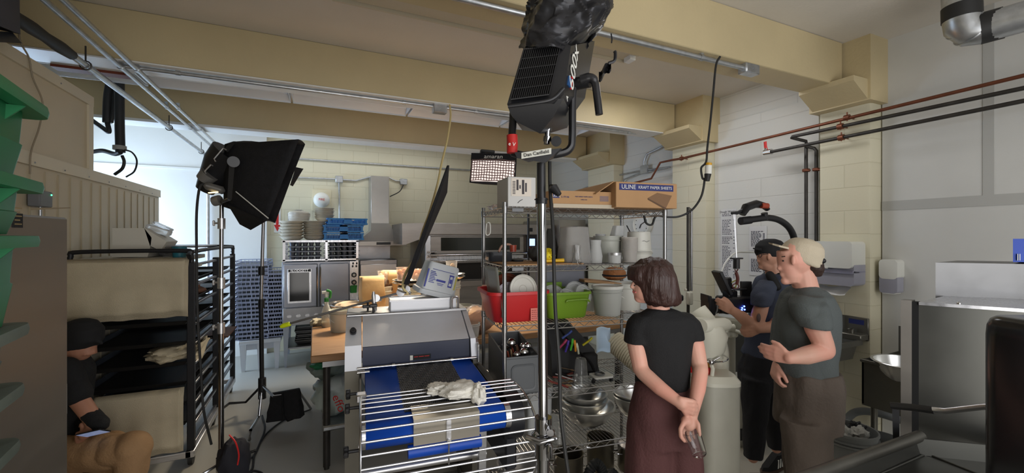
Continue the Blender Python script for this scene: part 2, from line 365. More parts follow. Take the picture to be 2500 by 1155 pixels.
t = conduit('ceiling_pipe', 'grey pipe hung below the beams running back to a wall drop', [(-1.40, 3.6, 2.93), (-1.40, 5.5, 2.93), (-1.40, 7.3, 2.93), (-1.40, 7.38, 2.9), (-1.40, 7.40, 2.8), (-1.40, 7.40, .1)], .022)
obj('pipe_insulation', MB().tube(bez([(-1.42, 2.3, 2.86), (-1.40, 2.9, 2.9), (-1.40, 3.62, 2.93)], 5), [.034+.004*math.sin(i*3) for i in range(11)], 10), rubber, t)
for Y in (3.8, 5.6, 7.0):
    obj('pipe_hanger', MB().tube([(-1.40+.03*math.cos(a*PI/6), Y, 2.93+.03*math.sin(a*PI/6)) for a in range(12)], .005, 6, close=True).cyl((-1.40, Y, 2.96), (-1.40, Y, 3.06), .005, seg=6), ironp, t)
# black insulated refrigerant hoses above the cooler
d = 4.0
for i, pts in enumerate(([(272, 190, 4), (264, 240, 4), (262, 300, 4.0), (266, 322, 4.0), (250, 312, 4.02), (222, 292, 4.05)], [(292, 192, 3.9), (292, 290, 3.9), (294, 372, 3.9), (280, 376, 3.95), (250, 368, 4.0), (218, 372, 4.05)])):
    t = thing('insulated_hose', ['shorter black insulated hose hanging left of its twin above the cooler', 'longer black insulated hose hanging to a tape-wrapped joint above the cooler'][i], 'hose', P(*pts[0]))
    p = [P(*q) for q in pts]
    obj('foam_sleeve', MB().tube(bez(p[:3], 5), .036, 10), rubber, t); obj('hose_bend', MB().tube(bez(p[2:], 5), .02, 8), rubber, t)
    if i: obj('tape_wrap', MB().cyl(P(292, 356, 3.9), P(292, 366, 3.9), .05), mat('grey_tape', s2l(150, 150, 145), .6), t)
    else: obj('second_line', MB().tube(bez([P(284, 195, 4), P(278, 260, 4), P(272, 300, 4)], 4), .016, 8), rubber, t)
for i, q in enumerate(([(298, 380), (303, 395), (298, 412), (280, 426)], [(300, 365), (322, 372), (334, 392), (328, 418), (308, 432)])):
    tag(obj('drain_line', MB().tube(bez([P(x, y, 3.9) for x, y in q], 6), .013 if i == 0 else .007, 8), rubber), ['thick short black line curling down to the cooler top', 'thin black line looping down to the cooler top'][i], 'hose')
tag(obj('mounting_plate', MB().bb(-1.75, -1.3, 4.22, 4.32, HB-.03, HB-.01), mat('rust_paint', s2l(120, 60, 40), .6)), 'rust red plate on beam above the black hoses', 'plate')
# pipes on right wall
def pipe(name, label, pts, r, m, clampm, cl):
    t = thing(name, label, 'pipe', pts[0]); obj('pipe_run', MB().tube(pts, r, 10), m, t)
    for c in cl:
        c = V(c); obj('pipe_clamp', MB().cyl(c-V((0, .02, 0)), c+V((0, .02, 0)), r*1.7, seg=10).cyl(c, (WX, c.y, c.z), .006, seg=6).cyl(c-V((0, 0, .03)), c+V((0, 0, .045)), .006, seg=6), clampm, t)
    return t
XP = 4.08
pipe('copper_water_pipe', 'copper pipe running high along the right wall over two pilasters', [V((XP, -2.1, PX(2600, 160, XP).z)), PX(2600, 160, XP), PX(1665, 387, XP), PX(1640, 391, XP), PX(1612, 397, XP), PX(1590, 436, XP), PX(1517, 455, XP), PX(1505, 458, XP)], .0135, copper, copper, [PX(2068, 287, XP), PX(1664, 387, XP)])
t = pipe('gas_pipe', 'upper dark iron pipe on right wall below the copper pipe', [V((XP, -2.1, PX(2600, 194, XP).z)), PX(2600, 194, XP), PX(1934, 334, XP), PX(1932, 336, XP+.01), V((4.22, PX(1968, 345, 4.22).y, PX(1968, 345, 4.22).z)), PX(1968, 352, 4.22), PX(1968, 600, 4.22)], .015, ironp, copper, [PX(2052, 309, XP)])
obj('pipe_clamp', MB().box(PX(1968, 416, 4.22), (.05, .05, .03), .005).cyl(PX(1960, 416, 4.2), PX(1978, 416, 4.2), .008), copper, t)
t = pipe('gas_pipe', 'lower dark iron pipe on right wall ending in a valve', [V((XP, -2.1, PX(2600, 226, XP).z)), PX(2600, 226, XP), PX(1872, 373, XP)], .015, ironp, copper, [PX(2054, 336, XP)])
v = obj('valve_body', MB().cyl(PX(1866, 373, XP), PX(1884, 370, XP), .028).cyl(PX(1870, 372, XP), PX(1870, 362, XP), .014), chrome, t); obj('valve_handle', MB().tube([PX(1871, 366, XP), PX(1869, 358, XP), PX(1868, 346, XP)], .016, 6, flat=.4), red, v)
t = pipe('gas_drop_pipe', 'dark iron drop pipe running down beside pilaster, right of its twin', [PX(1966, 357, 4.2), PX(1988, 362, 4.22), PX(1993, 368, 4.22), PX(1993, 600, 4.22)], .015, ironp, copper, [])
obj('pipe_clamp', MB().box(PX(1993, 414, 4.22), (.05, .05, .03), .005).cyl(PX(1985, 414, 4.2), PX(2003, 414, 4.2), .008), copper, t)
# duct top right
t = thing('vent_duct', 'round silver vent duct elbow with black tape at top right', 'duct', P(2345, 60, 2.5))
A, B, C_ = P(2344, -65, 2.6), P(2348, 40, 2.6), P(2400, 68, 2.55)+(P(2560, 22, 2.35)-P(2400, 68, 2.55))*4
obj('duct_pipe', MB().tube([A, B], .088, 24), galv, t); obj('elbow', MB().tube([P(2348, 40, 2.6), P(2352, 62, 2.6), P(2372, 75, 2.58), P(2400, 70, 2.55)], [.09, .093, .092, .089], 24), galv, t)
obj('duct_pipe', MB().tube([P(2398, 70, 2.55), C_], .086, 24), galv, t)
obj('tape_band', MB().tube([P(2347, 14, 2.6), P(2348, 48, 2.6)], .0915, 24), rubber, t); obj('tape_band', MB().tube([P(2392, 71, 2.555), P(2450, 55, 2.49)], [.091, .09], 24), rubber, t)
for a in ((2352, 60, 2.6), (2372, 74, 2.58)):
    obj('seam_ring', MB().tube([P(*a), P(a[0]+3, a[1]+2, a[2])], .096, 24), galv, t)
# ---------------- walk-in cooler ----------------
cw = mat('cooler_panel', s2l(196, 184, 158), .5, var=.04, scale=2); cwt = mat('cooler_trim', s2l(206, 196, 172), .45)
t = thing('walk_in_cooler', 'cream panelled walk-in cooler along the left wall', 'walk-in cooler', (-2.4, 3.5, 0))
obj('upper_panel', MB().bb(-3.35, -1.60, -.5, 4.42, 2.30, 2.87), cw, t)
g = MB().bb(-3.35, -1.60, -.5, 6.03, 0, 2.29)
obj('lower_wall', g, cw, t)
g = MB(); y = 2.35
while y < 6: g.bb(-1.602, -1.594, y, y+.004, 0.2, 2.2); y += .16
obj('panel_bead', g, mat('bead_shadow_line', s2l(178, 166, 140), .6), t)
obj('corner_trim', MB().bb(-1.605, -1.585, 4.36, 4.43, 2.3, 2.87), cwt, t)
obj('top_trim', MB().bb(-1.605, -1.583, -.5, 4.43, 2.80, 2.875).bb(-1.605, -1.583, -.5, 6.03, 2.22, 2.30), cwt, t)
g = MB()
for yy in [2.6+.35*i for i in range(10)]: g.sph((-1.583, yy, 2.24), .006, 8, 5); g.sph((-1.583, yy-.4, 2.83), .006, 8, 5) if yy < 4.6 else 0
obj('trim_screws', g, steeld, t)
t = thing('cooler_controller', 'small grey control box mounted on the cooler wall', 'control box', P(100, 487, 2.62))
c = PX(98, 486, -1.56); obj('controller_body', MB().box(c, (.06, .14, .1), .006), grey, t); obj('status_light', MB().sph(c+V((.031, .05, .03)), .005), mat('green_led', (0, .6, .2), emit=(.1, 1, .4), es=3), t)
obj('supply_pipe', MB().cyl(c-V((0, 0, .05)), c-V((0, 0, .3)), .008), galv, t)
tag(obj('extension_cord', MB().tube(bez([PX(46, -10, -1.56), PX(47, 90, -1.56), PX(70, 140, -1.56), PX(80, 190, -1.56), PX(104, 250, -1.56), PX(96, 310, -1.56), PX(76, 370, -1.56), PX(73, 425, -1.56)], 6), .0045, 6), mat('beige_cord', s2l(140, 128, 108), .6)), 'long thin beige cord wandering down the cooler wall', 'cord')
t = thing('fan_unit', 'dark grey ventilator housing cut off at the top left corner', 'fan unit', P(0, 60, 1.8))
obj('housing', MB().loft([[P(-60, 40, 1.7), P(-60, -60, 1.7), P(46, -60, 1.9), P(50, 84, 1.9)], [P(-60, 60, 2.3), P(-60, -40, 2.3), P(20, -40, 2.4), P(26, 76, 2.4)]]), mat('dark_slate', s2l(52, 54, 64), .5), t)
obj('base_flange', MB().loft([[P(-60, 74, 1.68), P(-60, 100, 1.68), P(54, 106, 1.9), P(30, 78, 1.9)], [P(-60, 84, 2.2), P(-60, 95, 2.2), P(48, 102, 2.3), P(30, 88, 2.3)]]), blackm, t)
# ---------------- right pilaster wall fixtures ----------------
XD = WX-.17
a, b = PX(1992, 600, XD-.0).y, PX(2113, 600, XD).y; zt = PX(2100, 590, XD-.1).z; zb = PX(2100, 700, XD-.1).z
t = thing('paper_towel_dispenser', 'large white paper towel dispenser with grey lower cover on pilaster', 'paper towel dispenser', (XD-.1, (a+b)/2, zb))
ym, wd_ = (a+b)/2, a-b; h = zt-zb; zs = zb+h*.40
M1 = Matrix.Translation((XD-.11, ym, 0)) @ Matrix.Rotation(PI/2, 4, 'Z')
def towelbox(z0, z1, dp, m, nm, r=.03):
    mb = MB(); mb.prism(rr(wd_, z1-z0, r, 5, 0, (z0+z1)/2), -dp/2, dp/2, Matrix.Translation((XD-dp/2, ym, 0)) @ Matrix.Rotation(PI/2, 4, 'Z')); return obj(nm, mb, m, t)
towelbox(zs, zt, .2, mat('towel_white', s2l(222, 222, 214), .35), 'upper_cover'); towelbox(zb, zs+.06, .17, mat('smoke_grey', s2l(160, 160, 172), .25), 'lower_cover')
towelbox(zs-.045, zs-.015, .185, mat('smoke_dark', s2l(140, 140, 158), .2), 'front_slot', .008)
obj('latch', MB().box((XD-.2, ym, zs), (.012, .03, .02), .003), wplas, t); obj('status_light', MB().sph((XD-.185, ym+.12, zs-.02), .005), mat('blue_led', (0, .1, 1), emit=(.15, .15, 1), es=4), t)
obj('paper_towel', MB().grid(lambda u, v: (XD-.05-.10*v+.01*math.sin(u*9), ym-wd_*.3+u*wd_*.62, zb-.02-.06*v+.008*math.sin(u*7+v*3)), 10, 5), paper, t)
XS = WX-.02
a, b = PX(2163, 660, XS).y, PX(2208, 660, XS).y; zt, zb = PX(2185, 633, XS).z, PX(2185, 714, XS).z
t = thing('soap_dispenser', 'white and grey soap dispenser on the white wall panel', 'soap dispenser', (XS, (a+b)/2, zb))
ym, wd_ = (a+b)/2, a-b; zs = zb+(zt-zb)*.42
T_ = Matrix.Translation((XS-.055, ym, 0)) @ Matrix.Rotation(PI/2, 4, 'Z')
obj('upper_cover', MB().prism(rr(wd_, zt-zs, .03, 5, 0, (zt+zs)/2), -.055, .055, T_), MT['towel_white'], t)
obj('lower_cover', MB().prism(rr(wd_*.98, zs-zb+.03, .025, 5, 0, (zs+.03+zb)/2), -.045, .053, T_), MT['smoke_grey'], t)
obj('push_bar', MB().prism(rr(wd_*.7, .025, .01, 3, 0, zb+.005), -.05, .05, T_), wplas, t)
# notices
def notice(label, c, lines, w, h, title=None):
    # c: corner pixels top-left x,y ; on wall board plane
    X = WX-.035; a = PX(c[0], c[1], X); b = PX(c[2], c[3], X)
    y0, y1, z0, z1 = a.y, b.y, b.z, a.z
    t = thing('paper_notice', label, 'notice', (X, (y0+y1)/2, z0))
    obj('sheet', MB().bb(X-.003, X+.003, y1, y0, z0, z1), paper, t)
    g = MB(); rnd = random.Random(c[0]); n = lines
    for i in range(n):
        if rnd.random() < .12: continue
        zz_ = z1-.06-(z1-z0-.09)*i/n; L_ = (y0-y1)*(.4+.35*rnd.random()); y = y0-.02
        while y > y0-L_:
            w_ = .01+.02*rnd.random(); g.bb(X-.0042, X-.003, y-w_, y, zz_, zz_+.008); y -= w_+.007
        if rnd.random() < .6: g.bb(X-.0042, X-.003, y1+.02, y1+.04, zz_, zz_+.008)
    obj('handwriting', g, mat('grey_ink', s2l(80, 80, 88), .7), t)
    obj('plastic_sleeve', MB().bb(X-.006, X-.0045, y1-.01, y0+.01, z0-.01, z1+.01), mat('sleeve_film', (.95, .95, 1), .12, trans=.98, ior=1.1, alpha=.25), t)
    if title: text(title, .035, Matrix.Translation((X-.004, (y0+y1)/2, z1-.03)) @ Matrix.Rotation(-PI/2, 4, 'Z'), ink, t, 'heading')
notice('long narrow list in plastic sleeves taped to the white wall', (1760, 512, 1798, 690), 42, 0, 0, 'Dough Weights')
notice('square printed list in a shiny sleeve above another on wall', (1830, 553, 1872, 612), 14, 0, 0)
notice('lower sleeved list on wall beside the hanging camera', (1830, 620, 1872, 675), 12, 0, 0)
# ---------------- back wall equipment ----------------
YO = 6.5
def zof(py, px, Y): return PY(px, py, Y).z
def xof(px, Y): return PY(px, 500, Y).x
# convection oven
x0, x1 = xof(688, YO), xof(875, YO); zt = zof(640, 688, YO); zd = zof(752, 688, YO); zc = zof(790, 688, YO)
t = thing('convection_oven', 'stainless convection oven with one windowed door on splayed legs', 'oven', ((x0+x1)/2, YO+.4, 0))
ovg = mat('oven_front', s2l(150, 152, 160), .35, .75, var=.1, scale=3)
obj('cabinet', MB().bb(x0, x1, YO, YO+.85, zc, zt, .01), ovg, t)
xm = xof(778, YO)
dr = obj('left_door', MB().bb(x0+.02, xm-.012, YO-.05, YO, zd, zt-.03, .01), ovg, t)
wx0, wx1 = xof(706, YO-.05), xof(756, YO-.05); wz0, wz1 = zof(738, 706, YO-.05), zof(666, 706, YO-.05)
obj('window_frame', MB().bb(wx0-.02, wx1+.025, YO-.062, YO-.05, wz0-.02, wz1+.05, .004), brushed, dr)
obj('window_glass', MB().bb(wx0+.005, wx1-.005, YO-.066, YO-.06, wz0+.01, wz1, .002), mat('dark_oven_glass', (.01, .01, .013), .08), dr)
obj('name_plate', MB().bb(wx0-.01, wx1+.015, YO-.068, YO-.06, wz1+.008, wz1+.042, .002), blackm, dr)
text('BLODGETT', .043, Matrix.Translation(((wx0+wx1)/2, YO-.0685, wz1+.024)), brushed, dr)
dr = obj('right_door', MB().bb(xm+.012, x1-.13, YO-.05, YO, zd, zt-.03, .01), ovg, t)
for x in (xm-.02, xm+.02): obj('door_handle', MB().tube([(x, YO-.05, zt-.08), (x, YO-.08, zt-.08), (x, YO-.08, zd+.0), (x, YO-.05, zd)], .011, 8), chrome, t)
cp = obj('control_panel', MB().bb(x1-.12, x1, YO-.03, YO, zd+.02, zt-.005, .004), brushed, t)
for px, py in ((864, 671), (864, 689)):
    c = PY(px, py, YO-.03); k = obj('dial', MB().cyl(c, c-V((0, .025, 0)), .036, seg=20), black, cp); obj('dial_face', MB().cyl(c-V((0, .025, 0)), c-V((0, .03, 0)), .018, seg=16), chrome, k)
for px, py in ((861, 652), (870, 652), (862, 645), (871, 645)):
    c = PY(px, py-2, YO-.03); obj('switch', MB().box(c, (.022, .012, .03), .003), black, cp)
c = PY(863, 706, YO-.035); obj('green_clip', MB().box(c, (.09, .02, .11), .01).tube([c+V((.02, -.01, -.05)), c+V((.045, -.01, .05)), c+V((.0, -.012, .055))], .008, 6), mat('green_plastic', s2l(50, 140, 60), .4), t)
obj('base_grille', MB().bb(x0+.01, x1, YO-.01, YO+.8, zof(797, 688, YO), zd-.01, .005), steeld, t)
zg = zof(773, 700, YO-.02)
for i in range(7):
    obj('vent_louvre', MB().prism(rr(.055, .035, .015, 3, x0+.09+i*.11, zg), YO-.035, YO-.005), brushed, t)
for x in (x0+.02, x1-.08):
    for y in (YO+.02, YO+.75):
        obj('leg', MB().loft([[(x-.01, y, zc), (x+.07, y, zc), (x+.07, y+.07, zc), (x-.01, y+.07, zc)], [(x+.01, y+.01, 0), (x+.035, y+.01, 0), (x+.035, y+.04, 0), (x+.01, y+.04, 0)]]), mat('blue_grey_enamel', s2l(170, 178, 190), .4, .4), t)
obj('pan_shelf', MB().bb(x0+.05, x1-.05, YO+.05, YO+.75, .24, .26), steeld, t)
pans = thing('sheet_pan', 'bottom sheet pan of the stack on oven lower shelf', 'sheet pan', (x0+.5, YO+.4, .27), 0, 'sheet pans stacked under the convection oven')
def panmesh(w, d, h=.025):
    m = MB(); m.loft([[(-w/2, -d/2, h), (w/2, -d/2, h), (w/2, d/2, h), (-w/2, d/2, h)], [(-w/2+.02, -d/2+.02, 0), (w/2-.02, -d/2+.02, 0), (w/2-.02, d/2-.02, 0), (-w/2+.02, d/2-.02, 0)], [(-w/2+.023, -d/2+.023, .003), (w/2-.023, -d/2+.023, .003), (w/2-.023, d/2-.023, .003), (-w/2+.023, d/2-.023, .003)], [(-w/2+.004, -d/2+.004, h), (w/2-.004, -d/2+.004, h), (w/2-.004, d/2-.004, h), (-w/2+.004, d/2-.004, h)]], caps=False)
    m.tube([(-w/2, -d/2, h), (w/2, -d/2, h), (w/2, d/2, h), (-w/2, d/2, h)], .004, 6, close=True)
    m.box((0, 0, .003), (w-.045, d-.045, .002)); return m
with frame(WM[pans].translation): obj('pan', panmesh(.68, .46), steeld, pans)
for i in range(1, 9): dup(pans, TR(x0+.5+.012*math.sin(i*5), YO+.36+.015*math.sin(i*3), .27+i*.028), nth(i, 9, 'sheet pan', 'in the stack on oven lower shelf'))
# pan rack on top of oven
t = thing('countertop_pan_rack', 'low aluminium pan rack standing on top of the convection oven', 'pan rack', ((x0+x1)/2, YO+.35, zt))
z1 = zof(588, 688, YO)
for x in (x0+.01, (x0+x1)/2+.05, x1-.03):
    for y in (YO+.0, YO+.6): obj('upright', MB().bb(x, x+.03, y, y+.03, zt, z1), brushed, t)
zr = [zt+.03, zt+.095, zt+.16, zt+.225]
for z in (zt+.01, z1-.02): obj('cross_rail', MB().bb(x0, x1, YO+.0, YO+.025, z, z+.02), brushed, t); obj('cross_rail', MB().bb(x0, x1, YO+.6, YO+.625, z, z+.02), brushed, t)
obj('top_deck', MB().bb(x0, x1, YO, YO+.625, z1, z1+.006), brushed, t)
for x in (x0+.03, (x0+x1)/2+.03, (x0+x1)/2+.08, x1-.05):
    for z in zr[1:]: obj('pan_runner', MB().bb(x, x+.02, YO+.02, YO+.6, z, z+.006), brushed, t)
# muffin tins in the rack
tin = thing('muffin_tin', 'left muffin tin on the second runner of the small rack', 'muffin tin', (x0+.28, YO+.3, zr[1]+.012), 0, 'muffin tins in the rack on the oven')
m = MB().bb(-.21, .21, -.28, .28, .024, .036)
for i in range(5):
    for j in range(6): m.lathe([(.024, -.022), (.036, .03), (.038, .034)], (-.16+.08*i, -.225+.09*j, -.002), 12, caps=True)
m.v = [WM[tin] @ p for p in m.v]
obj('tin_plate', m, mat('tin_grey', s2l(120, 124, 134), .4, .5, var=.2, scale=9), tin)
xq = [x0+.28, (x0+x1)/2+.3]
for X in xq:
    for z in zr:
        if X == xq[0] and z == zr[1]: continue
        k_ = xq.index(X)*4+zr.index(z); dup(tin, TR(X, YO+.3, z+.012), ('left' if X == xq[0] else 'right')+' muffin tin on the '+['lowest', 'second', 'third', 'top'][zr.index(z)]+' runner of the rack on the oven')
# paper bowls stacks on the rack
zt2 = z1+.008
bowlm = mat('pulp_bowl', s2l(206, 198, 180), .8, var=.04)
def bowl_prof(r, h, th=.004): return [(r*.45, 0), (r*.6, .003), (r*.78, h*.45), (r*.88, h*.86), (r*.99, h), (r*1.0, h+.002), (r*.97, h+.003), (r*.85, h*.88), (r*.56, th+.002), (r*.1, th)]
bw = thing('pulp_bowl', 'beige pulp takeout bowl', 'bowl', (0, 0, 0)); bw['group'] = 'pulp takeout bowls stacked on the oven rack'
with frame(): obj('bowl_shell', MB().lathe(bowl_prof(.125, .05), seg=28), bowlm, bw)
first = [True]
def stack(px, base, n, step, sc, label, Y=YO+.18, tilt=0):
    X = xof(px, Y)
    lab0 = label
    for i in range(n):
        label = nth(i, n, 'pulp bowl', lab0[10:])
        M_ = TR(X+.004*math.sin(i*4), Y, base+i*step, rx=tilt) @ Matrix.Diagonal((sc, sc, 1, 1))
        if first[0]: bw.matrix_world = M_; WM[bw] = M_; bw['label'] = label; first[0] = False
        else: dup(bw, M_, label)
stack(713, zt2, 6, .042, 1.35, 'pulp bowl in left front stack on the oven rack')
stack(768, zt2, 9, .027, 1.3, 'pulp bowl in stack between the bagged ones and blue racks')
stack(792, zt2+.27, 8, .02, 1.08, 'pulp bowl in the raised stack below the wall fan', YO+.3)
# bagged bowls
bagm = mat('clear_bag', (.9, .9, .92), .18, trans=.85, ior=1.15, bump=.8, bscale=14)
def bagged(c, r, h, label, nm='bagged_bowls'):
    t = thing(nm, label, 'bagged bowls', c)
    obj('bowl_stack', MB().lathe([(r*.6, 0)]+[(r*(.72+.06*(i % 2)+.015*i), h*.1*i) for i in range(1, 9)]+[(r*.4, h*.84)], c, 24), bowlm, t)
    def bg(u, v):
        a = 2*PI*u; q = r*(.95+.06*noise.noise(V((math.cos(a)*2, math.sin(a)*2, v*4+r)))) * (1 if v < .75 else max(.12, 1-(v-.75)*3.6)); return (c[0]+q*math.cos(a), c[1]+q*math.sin(a), c[2]+h*1.0*v)
    obj('plastic_bag', MB().grid(bg, 28, 14), bagm, t); return t
bagged((xof(730, YO+.32), YO+.34, zt2+.25), .15, .19, 'clear bag of pulp bowls laid on top of the left stacks')
bagged((xof(858, YO+.45), YO+.45, zt2+.03), .14, .29, 'clear bag of bowls standing behind the blue racks')
# blue glass racks
blu = mat('blue_rack_plastic', s2l(28, 130, 205), .4)
def glassrack(cx, cy, z, w, h, label, rz=0):
    with frame((cx, cy, z), rz):
        t = thing('glass_rack', label, 'glass rack', (0, 0, 0), 0, 'blue glass racks on the oven rack'); d = .46
        m = MB()
        for s in (-1, 1):
            for zz_, hh in ((0, .022), (h-.02, .02)):
                m.bb(-w/2, w/2, s*d/2-.012, s*d/2+.012, zz_, zz_+hh); m.bb(s*w/2-.012, s*w/2+.012, -d/2, d/2, zz_, zz_+hh)
            for k in (-1, 1): m.bb(s*w/2-.025 if s > 0 else -w/2, s*w/2 if s > 0 else -w/2+.025, k*d/2-.018, k*d/2+.018, 0, h)
        m.bb(-.05, .05, -d/2-.012, -d/2+.012, 0, h); obj('rack_frame', m, blu, t)
        m = MB()
        for i in range(14): m.bb(-w/2+.03+i*(w-.06)/13-.003, -w/2+.03+i*(w-.06)/13+.003, -d/2+.004, -d/2+.01, .02, h-.02)
        for i in range(6): m.bb(-w/2+.02, w/2-.02, -d/2+.06+i*.07, -d/2+.068+i*.07, .01, h-.03)
        for i in range(6): m.bb(-w/2+.06+i*.075, -w/2+.068+i*.075, -d/2+.02, d/2-.02, .01, h-.03)
        obj('grid_insert', m, blu, t); obj('rack_handle', MB().prism(rr(.12, .03, .01, 3, 0, h*.3), -d/2-.03, -d/2-.01), blu, t)
xr = xof(838, YO+.2)
glassrack(xr, YO+.25, zt2, .52, .10, 'blue glass rack at the bottom of three')
glassrack(xr-.005, YO+.25, zt2+.11, .52, .10, 'blue glass rack in the middle of three')
glassrack(xr+.04, YO+.25, zt2+.22, .52, .09, 'blue glass rack on top, shifted to the right', .05)
# wall items behind: round fan, plate, arrow sign, conduits
t = thing('wall_fan_cover', 'round white domed cover on square plate above the bowls', 'wall cover', PY(785, 520, YB))
c = PY(785, 489, YB); obj('backing_plate', MB().bb(c.x-.14, c.x+.14, YB-.02, YB, c.z-.17, c.z+.17, .004), blk_y if 0 else cream, t)
T_ = Matrix.Translation((c.x, YB-.02, c.z)) @ Matrix.Rotation(PI/2, 4, 'X')
obj('dome', MB().lathe([(.12, 0), (.12, .06), (.1, .1), (.05, .125), (.001, .13)], seg=28, T=T_), wplas, t); text('FIRE', .05, Matrix.Translation((c.x, YB-.152, c.z)), red, t)
t = thing('arrow_sign', 'small white sign with red arrow pointing down, by the softbox edge', 'sign', PY(676, 568, YB))
c0, c1_ = PY(669, 518, YB-.0), PY(685, 568, YB)
obj('sign_plate', MB().bb(c0.x, c1_.x, YB-.006, YB, c1_.z, c0.z+.1), paper, t); cx = (c0.x+c1_.x)/2; zb_ = c1_.z+.02
obj('arrow', MB().prism([(cx-.018, zb_+.1), (cx-.018, c0.z+.08), (cx+.018, c0.z+.08), (cx+.018, zb_+.1), (cx+.045, zb_+.1), (cx, zb_), (cx-.045, zb_+.1)], YB-.009, YB-.005), red, t)
def bw_(pts): return [PY(x, y, YB-.03) for x, y in pts]
conduit('wall_conduit', 'long straight conduit crossing the back block wall', bw_([(660, 383), (1150, 416)]), .014, boxes=[])
conduit('wall_conduit', 'lower conduit on back wall joining a box above the bowls', bw_([(700, 432), (790, 436), (828, 438), (870, 441), (895, 434), (908, 431)]), .013, boxes=[(PY(828, 438, YB-.04), (.11, .06, .11))])
conduit('wall_conduit', 'vertical conduit dropping from the wall box behind the bowls', bw_([(828, 445), (829, 540)]), .012)
t = conduit('wall_conduit', 'short conduit right of the hood chimney ending in a box', bw_([(950, 434), (965, 441), (985, 443)]), .012, boxes=[(PY(985, 444, YB-.04), (.12, .06, .1))])
tag(obj('extension_cord', MB().tube(bez([PY(985, 452, YB-.06), PY(975, 468, YB-.1), PY(952, 480, YB-.12)], 6), .008, 6), rubber), 'dark cord curving from the wall box to the hood chimney', 'cord')
# range hood
t = thing('chimney_hood', 'stainless chimney hood with flared skirt on the back wall', 'range hood', PY(935, 600, 7.1))
hoodm = mat('hood_steel', s2l(168, 164, 158), .35, .7, var=.06, scale=3)
Yh = 7.05
xa, xb, za, zb = xof(906, Yh+.1), xof(950, Yh+.1), zof(545, 928, Yh+.1), zof(430, 928, Yh+.1)
obj('chimney', MB().bb(xa, xb, Yh+.1, YB, za-.05, zb, .004), hoodm, t)
xl_, xr_ = xof(874, Yh), xof(993, Yh); zl_, zm_ = zof(600, 935, Yh), zof(589, 935, Yh)
obj('skirt', MB().loft([[(xl_, Yh, zm_), (xr_, Yh, zm_), (xr_, YB, zm_), (xl_, YB, zm_)], [(xl_+.2, Yh+.06, zm_+.17), (xr_-.2, Yh+.06, zm_+.17), (xr_-.2, YB, zm_+.17), (xl_+.2, YB, zm_+.17)], [(xa, Yh+.1, za), (xb, Yh+.1, za), (xb, YB, za), (xa, YB, za)]]), hoodm, t)
obj('lip', MB().bb(xl_, xr_, Yh, YB, zl_, zm_, .003), hoodm, t); obj('switch_strip', MB().bb((xl_+xr_)/2-.1, (xl_+xr_)/2+.12, Yh-.004, Yh+.002, zl_+.015, zm_-.015), black, t)
obj('splash_panel', MB().bb(xl_, xr_-.2, YB-.03, YB-.01, .9, zl_), steeld, t)
t = thing('steel_cabinet', 'plain steel backsplash cabinet under the chimney hood', 'cabinet', PY(930, 700, 7.2))
obj('body', MB().bb(xof(878, 7.0), xof(970, 7.0), 7.0, 7.4, 0, zof(634, 930, 7.0), .01), steeld, t); obj('cabinet_door', MB().bb(xof(880, 6.99), xof(968, 6.99), 6.985, 7.0, .2, zof(640, 930, 7.0)-.03, .005), steel, t)
# bread tray stacks on white stand
tb = mat('tray_grey', s2l(178, 190, 222), .4, .2)
YT = 6.55
def tray(label):
    t = thing('bread_tray', label, 'bread tray', (0, 0, 0), 0, 'stacked bread trays beside the oven')
    w, d, h = .40, .62, .055; m = MB()
    for z, th in ((0, .012), (h-.012, .012)):
        m.bb(-w/2, w/2, -d/2, -d/2+.012, z, z+th); m.bb(-w/2, w/2, d/2-.012, d/2, z, z+th); m.bb(-w/2, -w/2+.012, -d/2, d/2, z, z+th); m.bb(w/2-.012, w/2, -d/2, d/2, z, z+th)
    for i in range(9):
        for s in (-1, 1): m.bb(-w/2+i*(w-.012)/8, -w/2+i*(w-.012)/8+(.012 if i % 4 == 0 else .005), s*d/2-.006, s*d/2+.006, 0, h)
    obj('tray_frame', m, tb, t); obj('tray_floor', MB().bb(-w/2, w/2, -d/2+.01, d/2-.01, .0, .004), blackm, t); return t
tr = None
for k, (px, py, n, lab) in enumerate(((613, 637, 19, 'bread tray in the taller left stack lit blue'), (667, 660, 17, 'bread tray in the shorter stack touching the oven'))):
    X = xof(px, YT)-.0; base = .42; top = zof(py, px, YT); st = (top-base)/n
    for i in range(n):
        M_ = TR(X+.006*math.sin(i*2.7+k), YT+.3+k*.05, base+i*st, .02*math.sin(i*1.3+k)) @ Matrix.Diagonal((1 if k == 0 else .62, 1, st/.057, 1))
        lab_ = nth(i, n, 'bread tray', lab[11:])
        if tr is None: tr = tray(lab_); tr.matrix_world = M_; WM[tr] = M_
        else: dup(tr, M_, lab_)
t = thing('equipment_stand', 'white enamelled stand with splayed legs under the tray stacks', 'stand', (xof(630, YT), YT+.3, 0))
xa, xb = xof(582, YT), xof(686, YT); we = mat('white_enamel', s2l(215, 220, 228), .35)
obj('stand_top', MB().bb(xa, xb, YT-.02, YT+.66, .36, .41, .006), we, t); obj('stand_box', MB().bb(xa+.03, xb-.03, YT+.05, YT+.6, .27, .36, .004), we, t)
for x in (xa+.01, (xa+xb)/2-.04, xb-.09):
    obj('leg', MB().loft([[(x, YT, .36), (x+.08, YT, .36), (x+.08, YT+.06, .36), (x, YT+.06, .36)], [(x+.02, YT+.01, 0), (x+.06, YT+.01, 0), (x+.06, YT+.05, 0), (x+.02, YT+.05, 0)]]), we, t)
